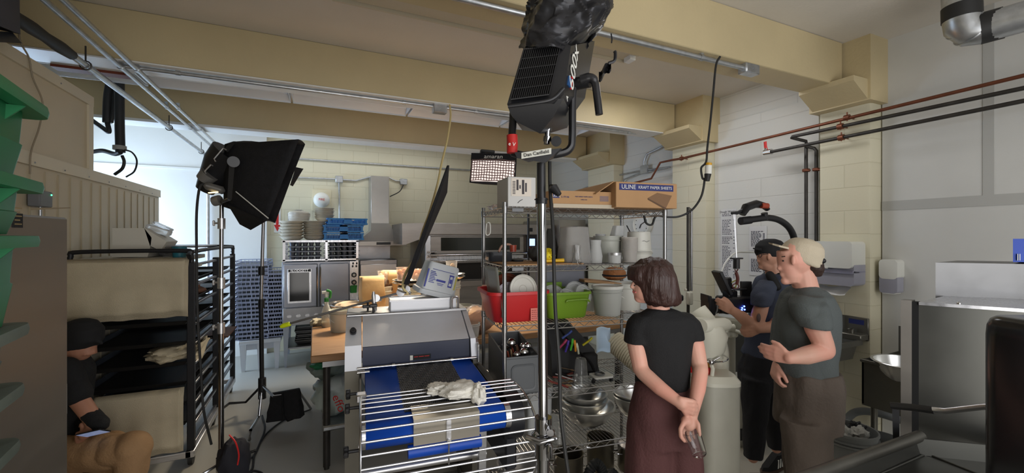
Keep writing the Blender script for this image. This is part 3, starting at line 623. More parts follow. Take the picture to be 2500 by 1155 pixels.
# deck oven
YD = 6.3
dk = mat('deck_steel', s2l(158, 152, 146), .33, .75, var=.08, scale=3, stretch=(1, 1, 6))
xa, xb, xc = xof(1040, YD), xof(1283, YD), xof(1345, YD); zt = zof(546, 1150, YD)
t = thing('deck_oven', 'wide stainless deck oven with dark glass decks and control screen', 'deck oven', ((xa+xc)/2, YD+.5, 0))
obj('cabinet', MB().bb(xa, xc, YD+.02, YB-.05, .15, zt-.03, .01), dk, t)
obj('canopy', MB().loft([[(xa-.22, YD-.28, zof(596, 1040, YD-.2)), (xc+.05, YD-.28, zof(596, 1040, YD-.2)), (xc+.05, YD+.2, zof(596, 1040, YD-.2)), (xa-.22, YD+.2, zof(596, 1040, YD-.2))], [(xa-.22, YD-.0, zt), (xc+.05, YD-.0, zt), (xc+.05, YB-.05, zt), (xa-.22, YB-.05, zt)]]) if 0 else MB().bb(xa-.02, xc+.02, YD-.06, YB-.05, zof(573, 1100, YD), zt, .008), dk, t)
obj('side_canopy', MB().prism([(xa-.02, zt), (xa-.35, zt-.01), (xa-.35, zof(597, 1000, YD)), (xa-.3, zof(597, 1000, YD)), (xa-.02, zof(580, 1000, YD))], YD, YD+.9), dk, t)
def deck(zhi, zlo, nm, m, handle=True):
    fr = obj('deck_door', MB().bb(xa+.05, xb-.05, YD-.03, YD+.02, zlo, zhi, .006), dk, t)
    obj('door_glass', MB().bb(xa+.22, xb-.12, YD-.04, YD-.028, zlo+.05, zhi-.02, .003), m, fr)
    if handle:
        obj('handle_bar', MB().cyl((xa+.02, YD-.11, zlo-.01), (xb-.02, YD-.11, zlo-.01), .016, seg=10), chrome, fr)
        for x in (xa+.1, xb-.1): obj('handle_mount', MB().bb(x-.025, x+.025, YD-.11, YD, zlo-.03, zlo+.01, .004), blackm, fr)
deck(zof(577, 1100, YD), zof(620, 1100, YD), '', mat('green_black_glass', (.03, .035, .03), .1))
obj('divider', MB().bb(xa+.05, xb-.05, YD-.03, YD+.02, zof(640, 1100, YD), zof(625, 1100, YD), .004), brushed, t)
obj('deck_opening', MB().bb(xa+.08, xb-.08, YD-.01, YD+.022, zof(684, 1100, YD), zof(643, 1100, YD)), mat('oven_interior', (.012, .01, .009), .7), t)
obj('deck_sill', MB().bb(xa+.05, xb, YD-.09, YD+.02, zof(700, 1100, YD), zof(686, 1100, YD), .004), dk, t)
obj('handle_bar', MB().cyl((xa+.02, YD-.1, zof(636, 1100, YD)), (xb, YD-.1, zof(636, 1100, YD)), .014, seg=10), chrome, t)
for py in (616, 627):
    obj('hinge_knob', MB().cyl(PY(1049, py, YD-.03), PY(1066, py, YD-.03), .02, seg=12).cyl(PY(1042, py, YD-.03), PY(1049, py, YD-.03), .026, seg=12), chrome, t)
obj('front_post', MB().bb(xa-.02, xa+.06, YD-.05, YD+.02, .2, zof(575, 1050, YD), .005), brushed, t)
cpn = obj('control_column', MB().bb(xb, xc, YD-.04, YD+.02, .3, zof(577, 1300, YD), .005), dk, t)
a, b = PY(1284, 574, YD-.04), PY(1312, 612, YD-.04)
obj('control_module', MB().bb(a.x, b.x+.02, YD-.055, YD-.035, b.z-.12, a.z, .004), black, cpn)
a, b = PY(1288, 583, YD-.06), PY(1306, 600, YD-.06)
obj('screen', MB().bb(a.x, b.x, YD-.062, YD-.054, b.z, a.z, .002), mat('lit_screen', (.1, .2, .6), .2, emit=(.35, .5, 1), es=2.2), cpn)
obj('sticker', MB().bb(a.x+.01, b.x-.02, YD-.06, YD-.054, b.z-.05, b.z-.025), red, cpn)
c = PY(1296, 561, YD-.06); obj('socket', MB().box(c-V((0, .01, 0)), (.05, .02, .06), .004), black, t)
# second cabinet right of oven: roll-fronted steel
xb2 = xof(1420, 6.1); xa2 = xc+.06
t = thing('proofer_cabinet', 'pale stainless cabinet seen behind shelf right of deck oven', 'cabinet', ((xa2+xb2)/2, 6.6, 0))
obj('body', MB().bb(xa2, xb2+.1, 6.12, YB-.02, .1, zof(535, 1380, 6.1), .01), hoodm, t)
obj('cabinet_door', MB().bb(xa2+.03, xb2+.05, 6.09, 6.12, .3, zof(560, 1380, 6.1), .01), mat('pale_steel', s2l(190, 186, 178), .35, .5), t)
obj('badge', MB().bb(xa2+.25, xa2+.33, 6.085, 6.09, zof(555, 1380, 6.1)-.0, zof(552, 1380, 6.1)), grey, t)
# wall clock on right wall
c = PX(1565, 548, WX-.06)
t = thing('wall_clock', 'round white wall clock seen under the top shelf', 'clock', c)
T_ = Matrix.Translation(V((WX-.001, c.y, c.z))) @ Matrix.Rotation(-PI/2, 4, 'Y') @ Matrix.Rotation(0, 4, 'Z')
obj('case', MB().lathe([(.17, 0), (.17, .07), (.155, .08), (.145, .07), (.14, .05), (.001, .05)], seg=32, T=T_), wplas, t)
obj('clock_face', MB().lathe([(.145, .048), (.001, .053)], seg=32, T=T_), paper, t)
m = MB(); X = WX-.058
for k in range(12): a = k*PI/6; m.box((X, c.y+.12*math.sin(a), c.z+.12*math.cos(a)), (.003, .012, .012))
obj('hour_marks', m, ink, t)
obj('minute_hand', MB().tube([(X-.003, c.y, c.z), (X-.003, c.y-.085, c.z+.04)], .005, 5), ink, t); obj('hour_hand', MB().tube([(X-.004, c.y, c.z), (X-.004, c.y+.03, c.z-.055)], .007, 5), ink, t)
# grid light on the back (lit)
t = thing('grid_light', 'lit rectangular film softbox with fabric grid above the oven', 'film light', P(1205, 450, 4.6))
d0 = 4.6; q = [(1152, 376, d0), (1262, 378, d0-.1), (1258, 452, d0-.25), (1146, 446, d0-.15)]
p = [P(*a) for a in q]; n = (p[1]-p[0]).cross(p[3]-p[0]).normalized();  n = n if n.dot(P(1200, 410, 1)-p[0]) > 0 else -n
bk = [(p[0]+p[1]+p[2]+p[3])/4-n*.16+(a-(p[0]+p[1]+p[2]+p[3])/4)*.55 for a in p]
g = MB(); g.loft([p, bk]); obj('skirt', g, blackf, t)
L2 = lambda u, v, o=0: (p[0]*(1-u)+p[1]*u)*(1-v)+(p[3]*(1-u)+p[2]*u)*v+n*o
g = MB(); g.loft([[L2(0, 0, .0), L2(1, 0, .0), L2(1, .24, .0), L2(0, .24, .0)], [L2(0, 0, .02), L2(1, 0, .02), L2(1, .24, .02), L2(0, .24, .02)]]); b_ = obj('brand_band', g, blackf, t)
g = MB(); g.grid(lambda u, v: L2(.04+.93*u, .26+.7*v, .008+.012*math.sin(u*PI)), 12, 8); obj('diffuser', g, mat('lit_diffuser', (.9, .85, .82), .6, emit=(1, .84, .78), es=.95), t)
g = MB()
for i in range(17):
    u = .04+.93*i/16; g.tube([L2(u+.006*math.sin(k*1.9+i), .26+.7*k/8, .03+.012*math.sin(u*PI)) for k in range(9)], .0045, 5)
for j in range(9):
    v = .26+.7*j/8; g.tube([L2(.04+.93*k/12, v+.012*math.sin(k*1.3+j), .03+.012*math.sin(PI*k/12)) for k in range(13)], .0045, 5)
obj('fabric_grid', g, mat('grid_fabric', s2l(120, 96, 92), .8), t)
R_ = Matrix((( (p[1]-p[0]).normalized()), (-n), (-n).cross((p[1]-p[0]).normalized())*-1)).transposed().to_4x4()
text('amaran', .07, Matrix.Translation(L2(.5, .12, .022)) @ R_, wplas, b_)
obj('mount_clip', MB().box(P(1190, 370, 4.65), (.16, .05, .03), .006).box(P(1178, 374, 4.65), (.05, .05, .04), .006), blackm, t)
obj('mount_arm', MB().tube([L2(.95, .9, -.1), P(1275, 470, 4.75), P(1290, 520, 4.75), P(1290, 760, 4.75)], .014, 8), blackm, t)
# ---------------- wooden table and what stands on it ----------------
TX0, TX1, TY0, TY1, TZ = -.03, 2.95, 3.46, 5.0, .90
t = thing('work_table', 'maple-topped baker\'s work table on round steel legs', 'table', ((TX0+TX1)/2, (TY0+TY1)/2, 0))
obj('table_top', MB().bb(TX0, TX1, TY0, TY1, TZ-.055, TZ, .006), wood, t)
obj('apron', MB().bb(TX0+.08, TX1-.08, TY0+.06, TY0+.08, TZ-.11, TZ-.055), steeld, t)
for x in (TX0+.11, 1.45, TX1-.1):
    for y in (TY0+.1, TY1-.1): obj('leg', MB().cyl((x, y, .02), (x, y, TZ-.055), .026, seg=14).cyl((x, y, 0), (x, y, .03), .02, seg=10), ironp, t)
obj('undershelf', MB().bb(TX0+.08, TX1-.08, TY0+.06, TY1-.06, .30, .34, .01), galv, t)
# bag of vegetables packing on undershelf
t = thing('plastic_bag', 'slumped white and green plastic packing bag under table', 'bag', (.18, 3.75, .34))
def blob(c, r, sd, amp=.2, seg=26, rings=18, flat=None):
    vs = []
    m = MB()
    def f(u, v):
        a = 2*PI*u; b = PI*(v*.998+.001); d = V((math.sin(b)*math.cos(a), math.sin(b)*math.sin(a), -math.cos(b)))
        k = 1+amp*noise.noise(d*1.8+V((sd, 0, 0)))+amp*.5*noise.noise(d*5+V((sd, 0, 0)))
        q = V(c)+V((d.x*r[0]*k, d.y*r[1]*k, d.z*r[2]*k))
        if flat is not None: q.z = max(q.z, flat)
        return q
    return m.grid(f, seg, rings)
obj('bag_body', blob((.17, 3.78, .50), (.21, .18, .16), 3, .25, flat=.345), mat('white_bag_plastic', s2l(176, 186, 182), .35, bump=.6, bscale=12, col2=s2l(150, 166, 160), scale=5), t)
obj('bag_upper', blob((.11, 3.85, .72), (.16, .14, .12), 8, .3), mat('grey_green_bag', s2l(120, 132, 126), .35, bump=.6, bscale=12), t)
obj('green_print', blob((.06, 3.73, .76), (.09, .07, .04), 5, .3).add([], []), mat('green_print', s2l(40, 110, 75), .4), t)
text('effo', .09, Matrix.Translation(P(827, 985, 3.26)) @ Matrix.Rotation(-YAW, 4, 'Z') @ Matrix.Rotation(1.15, 4, 'Y'), red, t)
# bucket, spray bottle
def bucket(nm, label, c, r, h, m, n_r=2, handle=True, lid=False, cat='bucket', grp=None):
    t = thing(nm, label, cat, c, 0, grp); rb = r*.86
    pr = [(rb*.98, 0), (rb, .004), (r*.97, h*.8)]
    for i in range(n_r): pr += [(r*1.05, h*(.82+.05*i)), (r*1.05, h*(.845+.05*i)), (r*.98, h*(.85+.05*i))]
    pr += [(r*1.0, h*.96), (r*1.04, h*.965), (r*1.04, h), (r*.98, h), (r*.93, h*.8), (rb*.95, .006), (.001, .006)]
    obj('bucket_body', MB().lathe([(.001, 0)]+pr, c, 32), m, t)
    if handle: obj('wire_handle', MB().tube([V(c)+V((r*1.06*math.cos(a), -r*.5*math.sin(a)*1.2-.02, h*.82-h*.42*math.sin(a))) for a in [PI*k/16 for k in range(17)]], .003, 6), wplas, t)
    if lid: obj('lid', MB().lathe([(r*1.07, h*.93), (r*1.08, h*1.0), (r*1.06, h*1.03), (r*.98, h*1.03), (r*.96, h*1.0), (.001, h*1.0)], c, 32), wplas, t)
    return t
def onT(px, py): v = PZ(px, py, TZ); return v
wp2 = mat('milky_plastic', s2l(214, 212, 198), .4)
bucket('handled_bucket', 'white plastic bucket with wire handle on left end of table', onT(833, 808), .105, .20, wp2)
c = onT(797, 798); t = thing('spray_bottle', 'clear spray bottle with green trigger head on the table corner', 'spray bottle', c)
obj('bottle_body', MB().lathe([(.001, 0), (.042, .0), (.046, .02), (.046, .13), (.038, .17), (.018, .22), (.016, .25)], c, 20), mat('haze_bottle', (.85, .85, .78), .15, trans=.6, ior=1.2), t)
obj('liquid', MB().lathe([(.001, .004), (.041, .004), (.043, .04), (.001, .04)], c, 20), mat('amber_liquid', s2l(190, 150, 60), .2, trans=.5), t)
hd = obj('spray_head', MB().box(c+V((.0, 0, .31)), (.035, .03, .05), .01).tube([c+V((-.04, 0, .335)), c+V((.03, 0, .34))], .014, 8), wplas, t)
obj('green_trigger', MB().cyl(c+V((0, 0, .245)), c+V((0, 0, .28)), .021, seg=14).tube(bez([c+V((.0, -.02, .36)), c+V((.035, -.02, .34)), c+V((.03, -.01, .28))], 4), .012, 8), MT['green_plastic'], hd)
obj('crumpled_cloth', blob(c+V((-.07, .1, .035)), (.07, .06, .035), 2, .5), linen, None); tag(bpy.data.objects['crumpled_cloth'], 'small crumpled pale cloth beside spray bottle on table', 'cloth')
bowls = mat('bowl_steel', (.62, .6, .57), .2, 1)
def bowl(c, r, h, label, m=bowls, tilt=None, grp=None, nm='mixing_bowl'):
    t = thing(nm, label, 'bowl', c, 0, grp)
    pr = [(.001, 0), (r*.45, .0), (r*.72, h*.28), (r*.92, h*.7), (r*.98, h*.985), (r*1.04, h), (r*1.045, h*.975), (r*1.05, h), (r*1.03, h+.004), (r*.965, h+.002), (r*.9, h*.7), (r*.7, h*.3), (r*.44, .006), (.001, .006)]
    obj('bowl_shell', MB().lathe(pr, c, 36), m, t); return t
c = PZ(838, 768, TZ); c.z = TZ
dough = mat('pale_dough', s2l(214, 190, 160), .7)
t = bowl(V((c.x, c.y, TZ)) + V((0, 0, .0)), .21, .13, 'wide steel bowl of dough on the table behind white bucket')
c2 = V((c.x+.05, min(c.y+.35, 4.75), TZ)); bucket('pail', 'low tub holding up the back dough bowl', c2, .12, .10, wp2, 1, False)
t = bowl(c2+V((0, 0, .105)), .19, .07, 'shallower steel bowl of dough behind and above the first')
obj('dough', blob(c2+V((-.01, 0, .165)), (.14, .13, .04), 2, .15), dough, t)
# kraft bags
kraft = mat('kraft_paper', s2l(200, 166, 118), .75, var=.05, scale=6, bump=.5, bscale=9)
def kbag(c, w, d, h, rz, label, sd):
    with frame(c, rz):
        t = thing('kraft_paper_bag', label, 'paper bag', (0, 0, 0), 0, 'kraft paper bags on the table')
        def ring(z, k):
            o = []
            for (x, y) in rr(w*(1-.10*k), d*(1-.35*k), .02, 2): o.append((x+.02*noise.noise(V((x*6, z*7, sd))), y+.03*noise.noise(V((x*7, z*6, sd+3))), z+(.02*noise.noise(V((x*9, y*9, sd+7))) if z > h*.9 else 0)))
            return o
        m = MB().loft([ring(h*i/8, i/8) for i in range(9)], caps=False); m.bb(-w/2+.01, w/2-.01, -d/2+.01, d/2-.01, 0, .004); o = obj('bag_paper', m, kraft, t)
        md = o.modifiers.new('th', 'SOLIDIFY'); md.thickness = .002
        return t
b = P(908, 726, 4.55); b.z = TZ
kbag((b.x, b.y, TZ), .27, .16, .46, .2, 'front left open kraft paper bag with creased side', 1)
b2 = P(958, 726, 4.75)
t = kbag((b2.x, b2.y, TZ), .28, .16, .50, -.35, 'taller kraft bag with ink smudge, leaning at right of its twin', 5)
with frame((b2.x, b2.y, TZ), -.35): obj('ink_smudge', blob((-.05, -.075, .30), (.05, .012, .08), 4, .6), mat('brown_ink', s2l(95, 66, 44), .8), t)
# deli cups of eggs
dely = mat('deli_cup', (.93, .9, .86), .15, trans=.75, ior=1.15); eggm = mat('brown_egg', s2l(214, 142, 92), .45)
def deli(c, r, h, label, fill, n=6, m2=None):
    t = thing('deli_cup', label, 'plastic cup', c, 0, 'clear deli cups on the table')
    obj('cup', MB().lathe([(.001, 0), (r*.8, 0), (r*.97, h*.94), (r*1.05, h*.96), (r*1.05, h), (r*.95, h), (r*.77, .004), (.001, .004)], c, 24), dely, t)
    for i in range(n):
        a = i*2.4; rad = r*.4 if n > 1 else 0
        obj(fill, MB().sph(V(c)+V((rad*math.cos(a), rad*math.sin(a), .03+h*.8*i/max(n, 1)*.85)), (r*.42, r*.42, r*.52)), m2 or eggm, t)
bag_top = TZ+.335
cz = zof(694, 926, b2.y)
def box_thing(nm, label, cat, c, d, m, grp=None, b=.004, rz=0):
    with frame(c, rz): t = obj(nm, MB().box((0, 0, d[2]/2), d, b), m); return tag(t, label, cat, grp)
p_ = P(929, 695, 4.9); p_.y = min(p_.y, 4.85)
bucket('storage_tub', 'tall white tub hidden behind the kraft bags', (p_.x, 4.86, TZ), .10, max(.1, P(929, 692, 4.9).z-TZ-.005), wp2, 1, False)
deli((p_.x, 4.86, P(929, 692, 4.9).z), .065, .16, 'deli cup of pale peeled eggs above the kraft bags', 'egg', 6, mat('pale_egg', s2l(214, 184, 160), .5))
# stacks of plates/bowls with cups
def platestack(px, py, d, r, n, h, label, lab2):
    c = P(px, py, d); c.y = min(c.y, 4.80)
    bucket('storage_tub', lab2, (c.x, c.y, TZ), r*.7, max(.08, c.z-TZ-h-.004), wp2, 2, False)
    for i in range(n):
        bowl(V((c.x, c.y, c.z-h+i*h/n)), r, h/n*1.6, ('lower ' if i == 0 else 'upper ')+label, bowls, nm='steel_plate', grp='steel plates on the storage tubs')
    return V((c.x, c.y, c.z+h*.6/n))
q = platestack(1000, 686, 4.45, .17, 2, .05, 'wide shallow steel bowl carrying the two cups of brown eggs', 'white tub carrying the bowl of egg cups')
deli(q+V((-.075, .0, -.02)), .062, .15, 'left deli cup of brown eggs behind the black flag', 'egg')
deli(q+V((.06, -.03, -.02)), .06, .13, 'right deli cup of brown eggs beside the black flag', 'egg')
q = platestack(1098, 672, 4.3, .15, 2, .05, 'shallow bowl on the tub right of the tilted lid', 'white ribbed tub behind the tilted white bin')
deli(q+V((.02, 0, -.02)), .06, .15, 'deli cup of ground spice standing on the right bowl', 'ground_spice', 3, mat('tan_spice', s2l(196, 160, 120), .8))
t = thing('butter_carton', 'white and red carton leaning on edge of the right bowl', 'carton', q+V((-.09, -.03, .0)))
with frame(q+V((-.1, -.04, .03)), .0, Matrix.Translation(q+V((-.1, -.04, .05))) @ Matrix.Rotation(.3, 4, 'Y')):
    obj('carton_body', MB().box((0, 0, 0), (.15, .07, .06), .006), paper, t)
    obj('red_swirl', MB().tube([(-.05+.1*k/12, -.037, .012*math.sin(k*1.4)) for k in range(13)], .005, 5), red, t)
def stuffbox(px, py, d, sz, label, m=paper, nm='folded_towel', cat='towel', rz=0):
    c = P(px, py, d); c.z = TZ; return box_thing(nm, label, cat, c, sz, m, None, .01, rz)
warmw = mat('cream_plastic', s2l(222, 212, 186), .5)
stuffbox(1010, 712, 4.0, (.26, .2, .16), 'cream storage box on table behind the flag tip', warmw, 'storage_box', 'box', .3)
box_thing('storage_box', 'thin cream lid lying on the storage box', 'box', P(1010, 712, 4.0)*V((1, 1, 0)) + V((0.0, .0, TZ+.162)) if 0 else V((P(1010, 712, 4.0).x+.02, P(1010, 712, 4.0).y, TZ+.163)), (.30, .24, .02), warmw, None, .008, .5)
bucket('white_tub', 'ribbed white tub standing right of the tilted bin', (P(1128, 750, 4.05).x, P(1128, 750, 4.05).y, TZ), .10, .23, wp2, 2, False)
bucket('white_tub', 'cloudy round tub at the right behind machine handle', (P(1148, 780, 3.75).x, P(1148, 780, 3.75).y, TZ), .085, .12, cloudy, 1, False)
t = thing('bread_bag', 'clear bag of bread on the table beside the shelf post', 'bread bag', (P(1165, 760, 3.95).x, P(1165, 760, 3.95).y, TZ))
cc = V((P(1170, 760, 3.9).x, P(1170, 760, 3.9).y, TZ+.10)); obj('bread_loaf', blob(cc, (.13, .1, .08), 6, .1), mat('bread_crust', s2l(165, 110, 66), .7), t); obj('plastic_bag', blob(cc+V((0, 0, .03)), (.16, .13, .125), 9, .2), bagm, t)
t = thing('takeout_tray', 'open clear takeout tray on the table behind the machine', 'tray', (P(940, 745, 4.1).x, P(940, 745, 4.1).y, TZ))
cc = V((P(938, 760, 4.05).x, P(938, 760, 4.05).y, TZ)); bowl(cc, .14, .16, 'cream bowl on table between machine box and kraft bags', warmw)
obj('tray_body', panmesh(.2, .14, .05).add([], []) if 0 else MB().box(V((cc.x+.02, cc.y+.3, TZ+.03)), (.22, .14, .06), .01), cloudy, t)
# ---------------- dough moulder with blue belt ----------------
O = P(885, 900, 2.58); O.z = 0; RZ = math.radians(-5.5)
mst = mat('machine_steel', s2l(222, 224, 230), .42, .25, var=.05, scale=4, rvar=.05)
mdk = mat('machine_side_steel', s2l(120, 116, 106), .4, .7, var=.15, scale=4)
bluebelt = mat('blue_belt', s2l(22, 82, 196), .42, var=.05, scale=6)
dband = mat('dark_blue_band', s2l(50, 56, 78), .4)
with frame(O, RZ):
    t = thing('dough_moulder', 'floor-standing dough moulder with blue belt and wire rod guard', 'dough machine', (.33, 0, 0)); MO = t
    W = .67
    def prof(a, b, pts, nm, m, bev=None, par=None): return obj(nm, MB().loft([[(a, y, z) for y, z in pts], [(b, y, z) for y, z in pts]]), m, par or t)
    hood = [(0, 1.11), (.25, 1.255), (.50, 1.255), (.50, 1.11)]
    hd = prof(.0, W-.01, hood, 'hood', mst)
    prof(.0, W-.01, [(-.004, .99), (-.002, 1.108), (.30, 1.11), (.30, 1.0)], 'hood_lower_band', dband, par=hd)
    wd = obj('warning_label', MB().bb(.28, .41, -.008, -.003, 1.005, 1.035), black, hd)
    obj('label_symbol', MB().bb(.28, .298, -.0105, -.008, 1.005, 1.035), wplas, wd)
    obj('label_stripes', MB().bb(.305, .33, -.0105, -.008, 1.022, 1.026).bb(.335, .365, -.0105, -.008, 1.022, 1.026).bb(.37, .4, -.0105, -.008, 1.022, 1.026), red, wd)
    lc = prof(-.10, -.006, [(-.03, .98), (.01, 1.12), (.25, 1.25), (.5, 1.25), (.5, .98)], 'left_column_head', mst)
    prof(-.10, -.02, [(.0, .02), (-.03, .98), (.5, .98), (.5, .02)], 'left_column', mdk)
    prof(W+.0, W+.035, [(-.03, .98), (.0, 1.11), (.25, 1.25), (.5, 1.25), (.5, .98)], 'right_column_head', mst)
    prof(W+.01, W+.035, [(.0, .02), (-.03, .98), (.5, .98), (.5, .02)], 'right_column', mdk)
    obj('top_cover', MB().bb(-.1, W+.035, .25, .52, 1.25, 1.268, .005), steeld, t)
    k = obj('start_button', MB().cyl((-.055, .11, 1.18), (-.055, .085, 1.195), .02, seg=16).cyl((-.055, .085, 1.195), (-.055, .067, 1.208), .014, seg=16), black, t)
    obj('blank_sticker', MB().loft([[(-.09, -.014, 1.015), (-.035, -.014, 1.015), (-.035, .006, 1.075), (-.09, .006, 1.075)], [(-.09, -.018, 1.015), (-.035, -.018, 1.015), (-.035, .002, 1.075), (-.09, .002, 1.075)]]), paper, lc)
    # flour box on top
    bx = obj('flour_box', MB().bb(.18, .64, .30, .50, 1.262, 1.335, .004), mst, t)
    obj('box_rim', MB().bb(.175, .645, .295, .303, 1.33, 1.343).bb(.175, .645, .497, .505, 1.33, 1.343), steeld, bx)
    obj('grab_handle', MB().tube(bez([(.60, .27, 1.26), (.60, .27, 1.325), (.61, .275, 1.345), (.64, .285, 1.345), (.65, .29, 1.325), (.65, .29, 1.26)], 4), .008, 8), steel, t)
    tk = obj('tee_knob', MB().cyl((.07, .30, 1.26), (.07, .30, 1.31), .008).box((.07, .30, 1.312), (.05, .02, .02), .004), black, t)
    # belt
    r = .06; yf, yb, zc = -.68, .40, .875
    loop = [(yb, .985), (0, .966), (yf, zc+r)]+[(yf-r*math.sin(a), zc+r*math.cos(a)) for a in [PI*k/14 for k in range(1, 14)]]+[(yf, zc-r), (-.50, .80), (-.5, .72), (yb, .72), (yb+r, .85)]
    pts = loop; m = MB(); n = len(pts)
    inner = [(y*.995, z-.004) for y, z in pts]
    m.loft([[(0.015, y, z) for y, z in pts], [(W+.0, y, z) for y, z in pts]], caps=False, close=False)
    o = obj('conveyor_belt', m, bluebelt, t); md = o.modifiers.new('th', 'SOLIDIFY'); md.thickness = .004
    # lower blue apron at front
    obj('lower_belt', MB().cyl((.20, -.70, .775), (.55, -.70, .775), .03, seg=18), bluebelt, t)
    obj('front_roller', MB().cyl((-.0, yf, zc), (W+.01, yf, zc), .052, seg=24).cyl((-.01, yf, zc), (.012, yf, zc), .062, seg=24).cyl((W+.002, yf, zc), (W+.03, yf, zc), .062, seg=24), brushed, t)
    for x in (-.016, W+.006):
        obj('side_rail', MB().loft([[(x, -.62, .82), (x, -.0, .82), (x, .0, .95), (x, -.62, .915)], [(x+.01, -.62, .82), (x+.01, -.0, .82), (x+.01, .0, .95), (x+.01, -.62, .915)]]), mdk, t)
    obj('side_motor_cover', MB().cyl((W+.035, -.58, .83), (W+.115, -.58, .83), .12, seg=28).bb(W+.035, W+.10, -.62, -.0, .55, .86, .01), mat('dark_navy_cover', s2l(30, 31, 38), .35), t)
    obj('drive_shield', MB().loft([[(W+.02, -.03, .95), (W+.06, -.03, .95), (W+.06, -.5, .93), (W+.02, -.5, .93)], [(W+.02, .0, .8), (W+.06, .0, .8), (W+.06, -.5, .8), (W+.02, -.5, .8)]]), blackm, t)
    for z in (.65, .50): obj('cross_bar', MB().cyl((-.02, -.3, z), (W+.02, -.3, z), .02, seg=12), steel, t)
    obj('gear_box', MB().bb(.05, .2, -.45, -.2, .78, .84, .01), blackm, t)
    obj('chute_plate', MB().loft([[(.17, -.52, .82), (.2, -.52, .82), (.23, -.35, .82)], [(.17, -.52, .90), (.2, -.52, .90), (.23, -.35, .90)]]), steel, t)
    # mesh pressing plate + front steel plate
    ch = mat('chain_mesh', (.24, .24, .25), .4, .5)
    m = MB()
    nx, ny = 36, 40; x0, x1 = .2, .54
    for j in range(ny):
        y = -.02-.62*j/ny
        sh = -.02*(j/ny)
        for i in range(nx):
            x = x0+(x1-x0)*(i+(.5 if j % 2 else 0))/nx+sh*.55; z = .974+y*.048+.0025*math.sin(i*.8+j*.6)
            dx, dy = .0054, .0085; m.loft([[(x-dx, y, z), (x-dx*.4, y+dy, z+.002), (x+dx*.4, y+dy, z+.002), (x+dx, y, z), (x+dx*.4, y-dy, z), (x-dx*.4, y-dy, z)], [(x-dx*.55, y, z+.003), (x-dx*.2, y+dy*.55, z+.005), (x+dx*.2, y+dy*.55, z+.005), (x+dx*.55, y, z+.003), (x+dx*.2, y-dy*.55, z+.003), (x-dx*.2, y-dy*.55, z+.003)]], caps=False)
    obj('chain_mesh_mat', m, ch, t)
    obj('mesh_backing', MB().loft([[(x0+.0, -.0, .968), (x1, .0, .968), (x1-.01, -.64, .938), (x0-.01, -.64, .938)], [(x0+.0, -.0, .971), (x1, .0, .971), (x1-.01, -.64, .941), (x0-.01, -.64, .941)]]), mat('mesh_under_cloth', s2l(34, 34, 38), .7), t)
    fp = obj('front_plate', MB().loft([[(.22, -.61, .948), (.53, -.61, .948), (.53, -.752, .94), (.22, -.752, .94)], [(.22, -.61, .952), (.53, -.61, .952), (.53, -.755, .944), (.22, -.755, .944)]]).bb(.22, .53, -.757, -.751, .825, .944), mat('plate_steel', s2l(160, 154, 142), .35, .6, var=.05, scale=3), t)
    obj('plate_latch', MB().prism(rr(.022, .09, .004, 2, .38, .88), -.766, -.757).cyl((.38, -.765, .83), (.38, -.765, .72), .004, seg=8).cyl((.38, -.775, .83), (.38, -.755, .83), .010, seg=10), clear if 0 else brushed, fp)
    # hinge rod
    obj('hinge_rod', MB().cyl((-.03, -.03, .99), (W+.04, -.03, .99), .009, seg=12).cyl((-.03, -.045, .97), (.04, -.045, .97), .009), chrome, t)
    for x in (.17, .53): obj('rod_collar', MB().cyl((x, -.03, .99), (x+.018, -.03, .99), .015, seg=14), chrome, t)
    obj('pivot_disc', MB().cyl((W+.035, .03, 1.06), (W+.05, .03, 1.06), .05, seg=24).bb(W+.035, W+.05, -.05, .03, .96, 1.08, .004), steel, t)
    # wire guard
    g = thing('wire_guard', 'x y', 'x') if 0 else None
    arc = [(-.45, .969), (-.50, .970), (-.55, .969), (-.60, .965), (-.65, .958), (-.705, .946), (-.755, .926), (-.80, .895), (-.828, .85), (-.84, .80), (-.84, .75), (-.83, .70), (-.81, .655), (-.78, .615)]
    for (y, z) in arc:
        obj('guard_rod', MB().cyl((-.005, y, z), (.80, y, z), .0052, seg=8), mat('satin_rod', (.56, .56, .57), .3, 1), t)
    for x in (-.008, .80): obj('guard_end_hoop', MB().tube([(x, y, z) for y, z in bez([(y, z, 0) for y, z in arc], 3) and [(q.x, q.y) for q in bez([(y, z, 0) for y, z in arc], 3)]], .007 if x > 0 else .006, 8), MT['satin_rod'], t)
    obj('guard_bracket', MB().bb(-.03, .02, -.46, -.40, .94, .98, .006), brushed, t)
    for (y, z) in ((-.38, .965), (-.48, .93), (-.66, .80)):
        obj('clamp_knob', MB().cyl((-.06, y, z), (-.01, y, z), .008).box((-.07, y, z), (.022, .05, .02), .004).box((-.07, y, z), (.022, .02, .05), .004), black, t)
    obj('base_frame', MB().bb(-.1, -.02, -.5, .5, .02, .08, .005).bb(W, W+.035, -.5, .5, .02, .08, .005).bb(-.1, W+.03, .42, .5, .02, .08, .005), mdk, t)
    for x in (-.06, W+.02):
        for y in (-.46, .46): obj('caster', MB().cyl((x-.012, y, .03), (x+.012, y, .03), .03, seg=16), rubber, t)
    obj('prop_leg', MB().loft([[(.60, -.5, .82), (.64, -.5, .82), (.64, -.47, .82), (.60, -.47, .82)], [(.61, -.42, .1), (.65, -.42, .1), (.65, -.39, .1), (.61, -.39, .1)]]), steel, t)
    # glove / rag
    def clothfn(u, v):
        x = .40+.20*u; y = -.60+.25*v
        e = math.sin(PI*u)**.5*math.sin(PI*v)**.5 if 0 < u < 1 and 0 < v < 1 else 0
        return (x+.02*noise.noise(V((u*5, v*5, 1))), y+.02*noise.noise(V((u*5, v*5, 4))), 1.046+e*(.035+.05*abs(noise.noise(V((u*4, v*4, 7)))))-.0)
    rg = mat('white_terry', s2l(240, 237, 228), .95, bump=.35, bscale=130, var=.03)
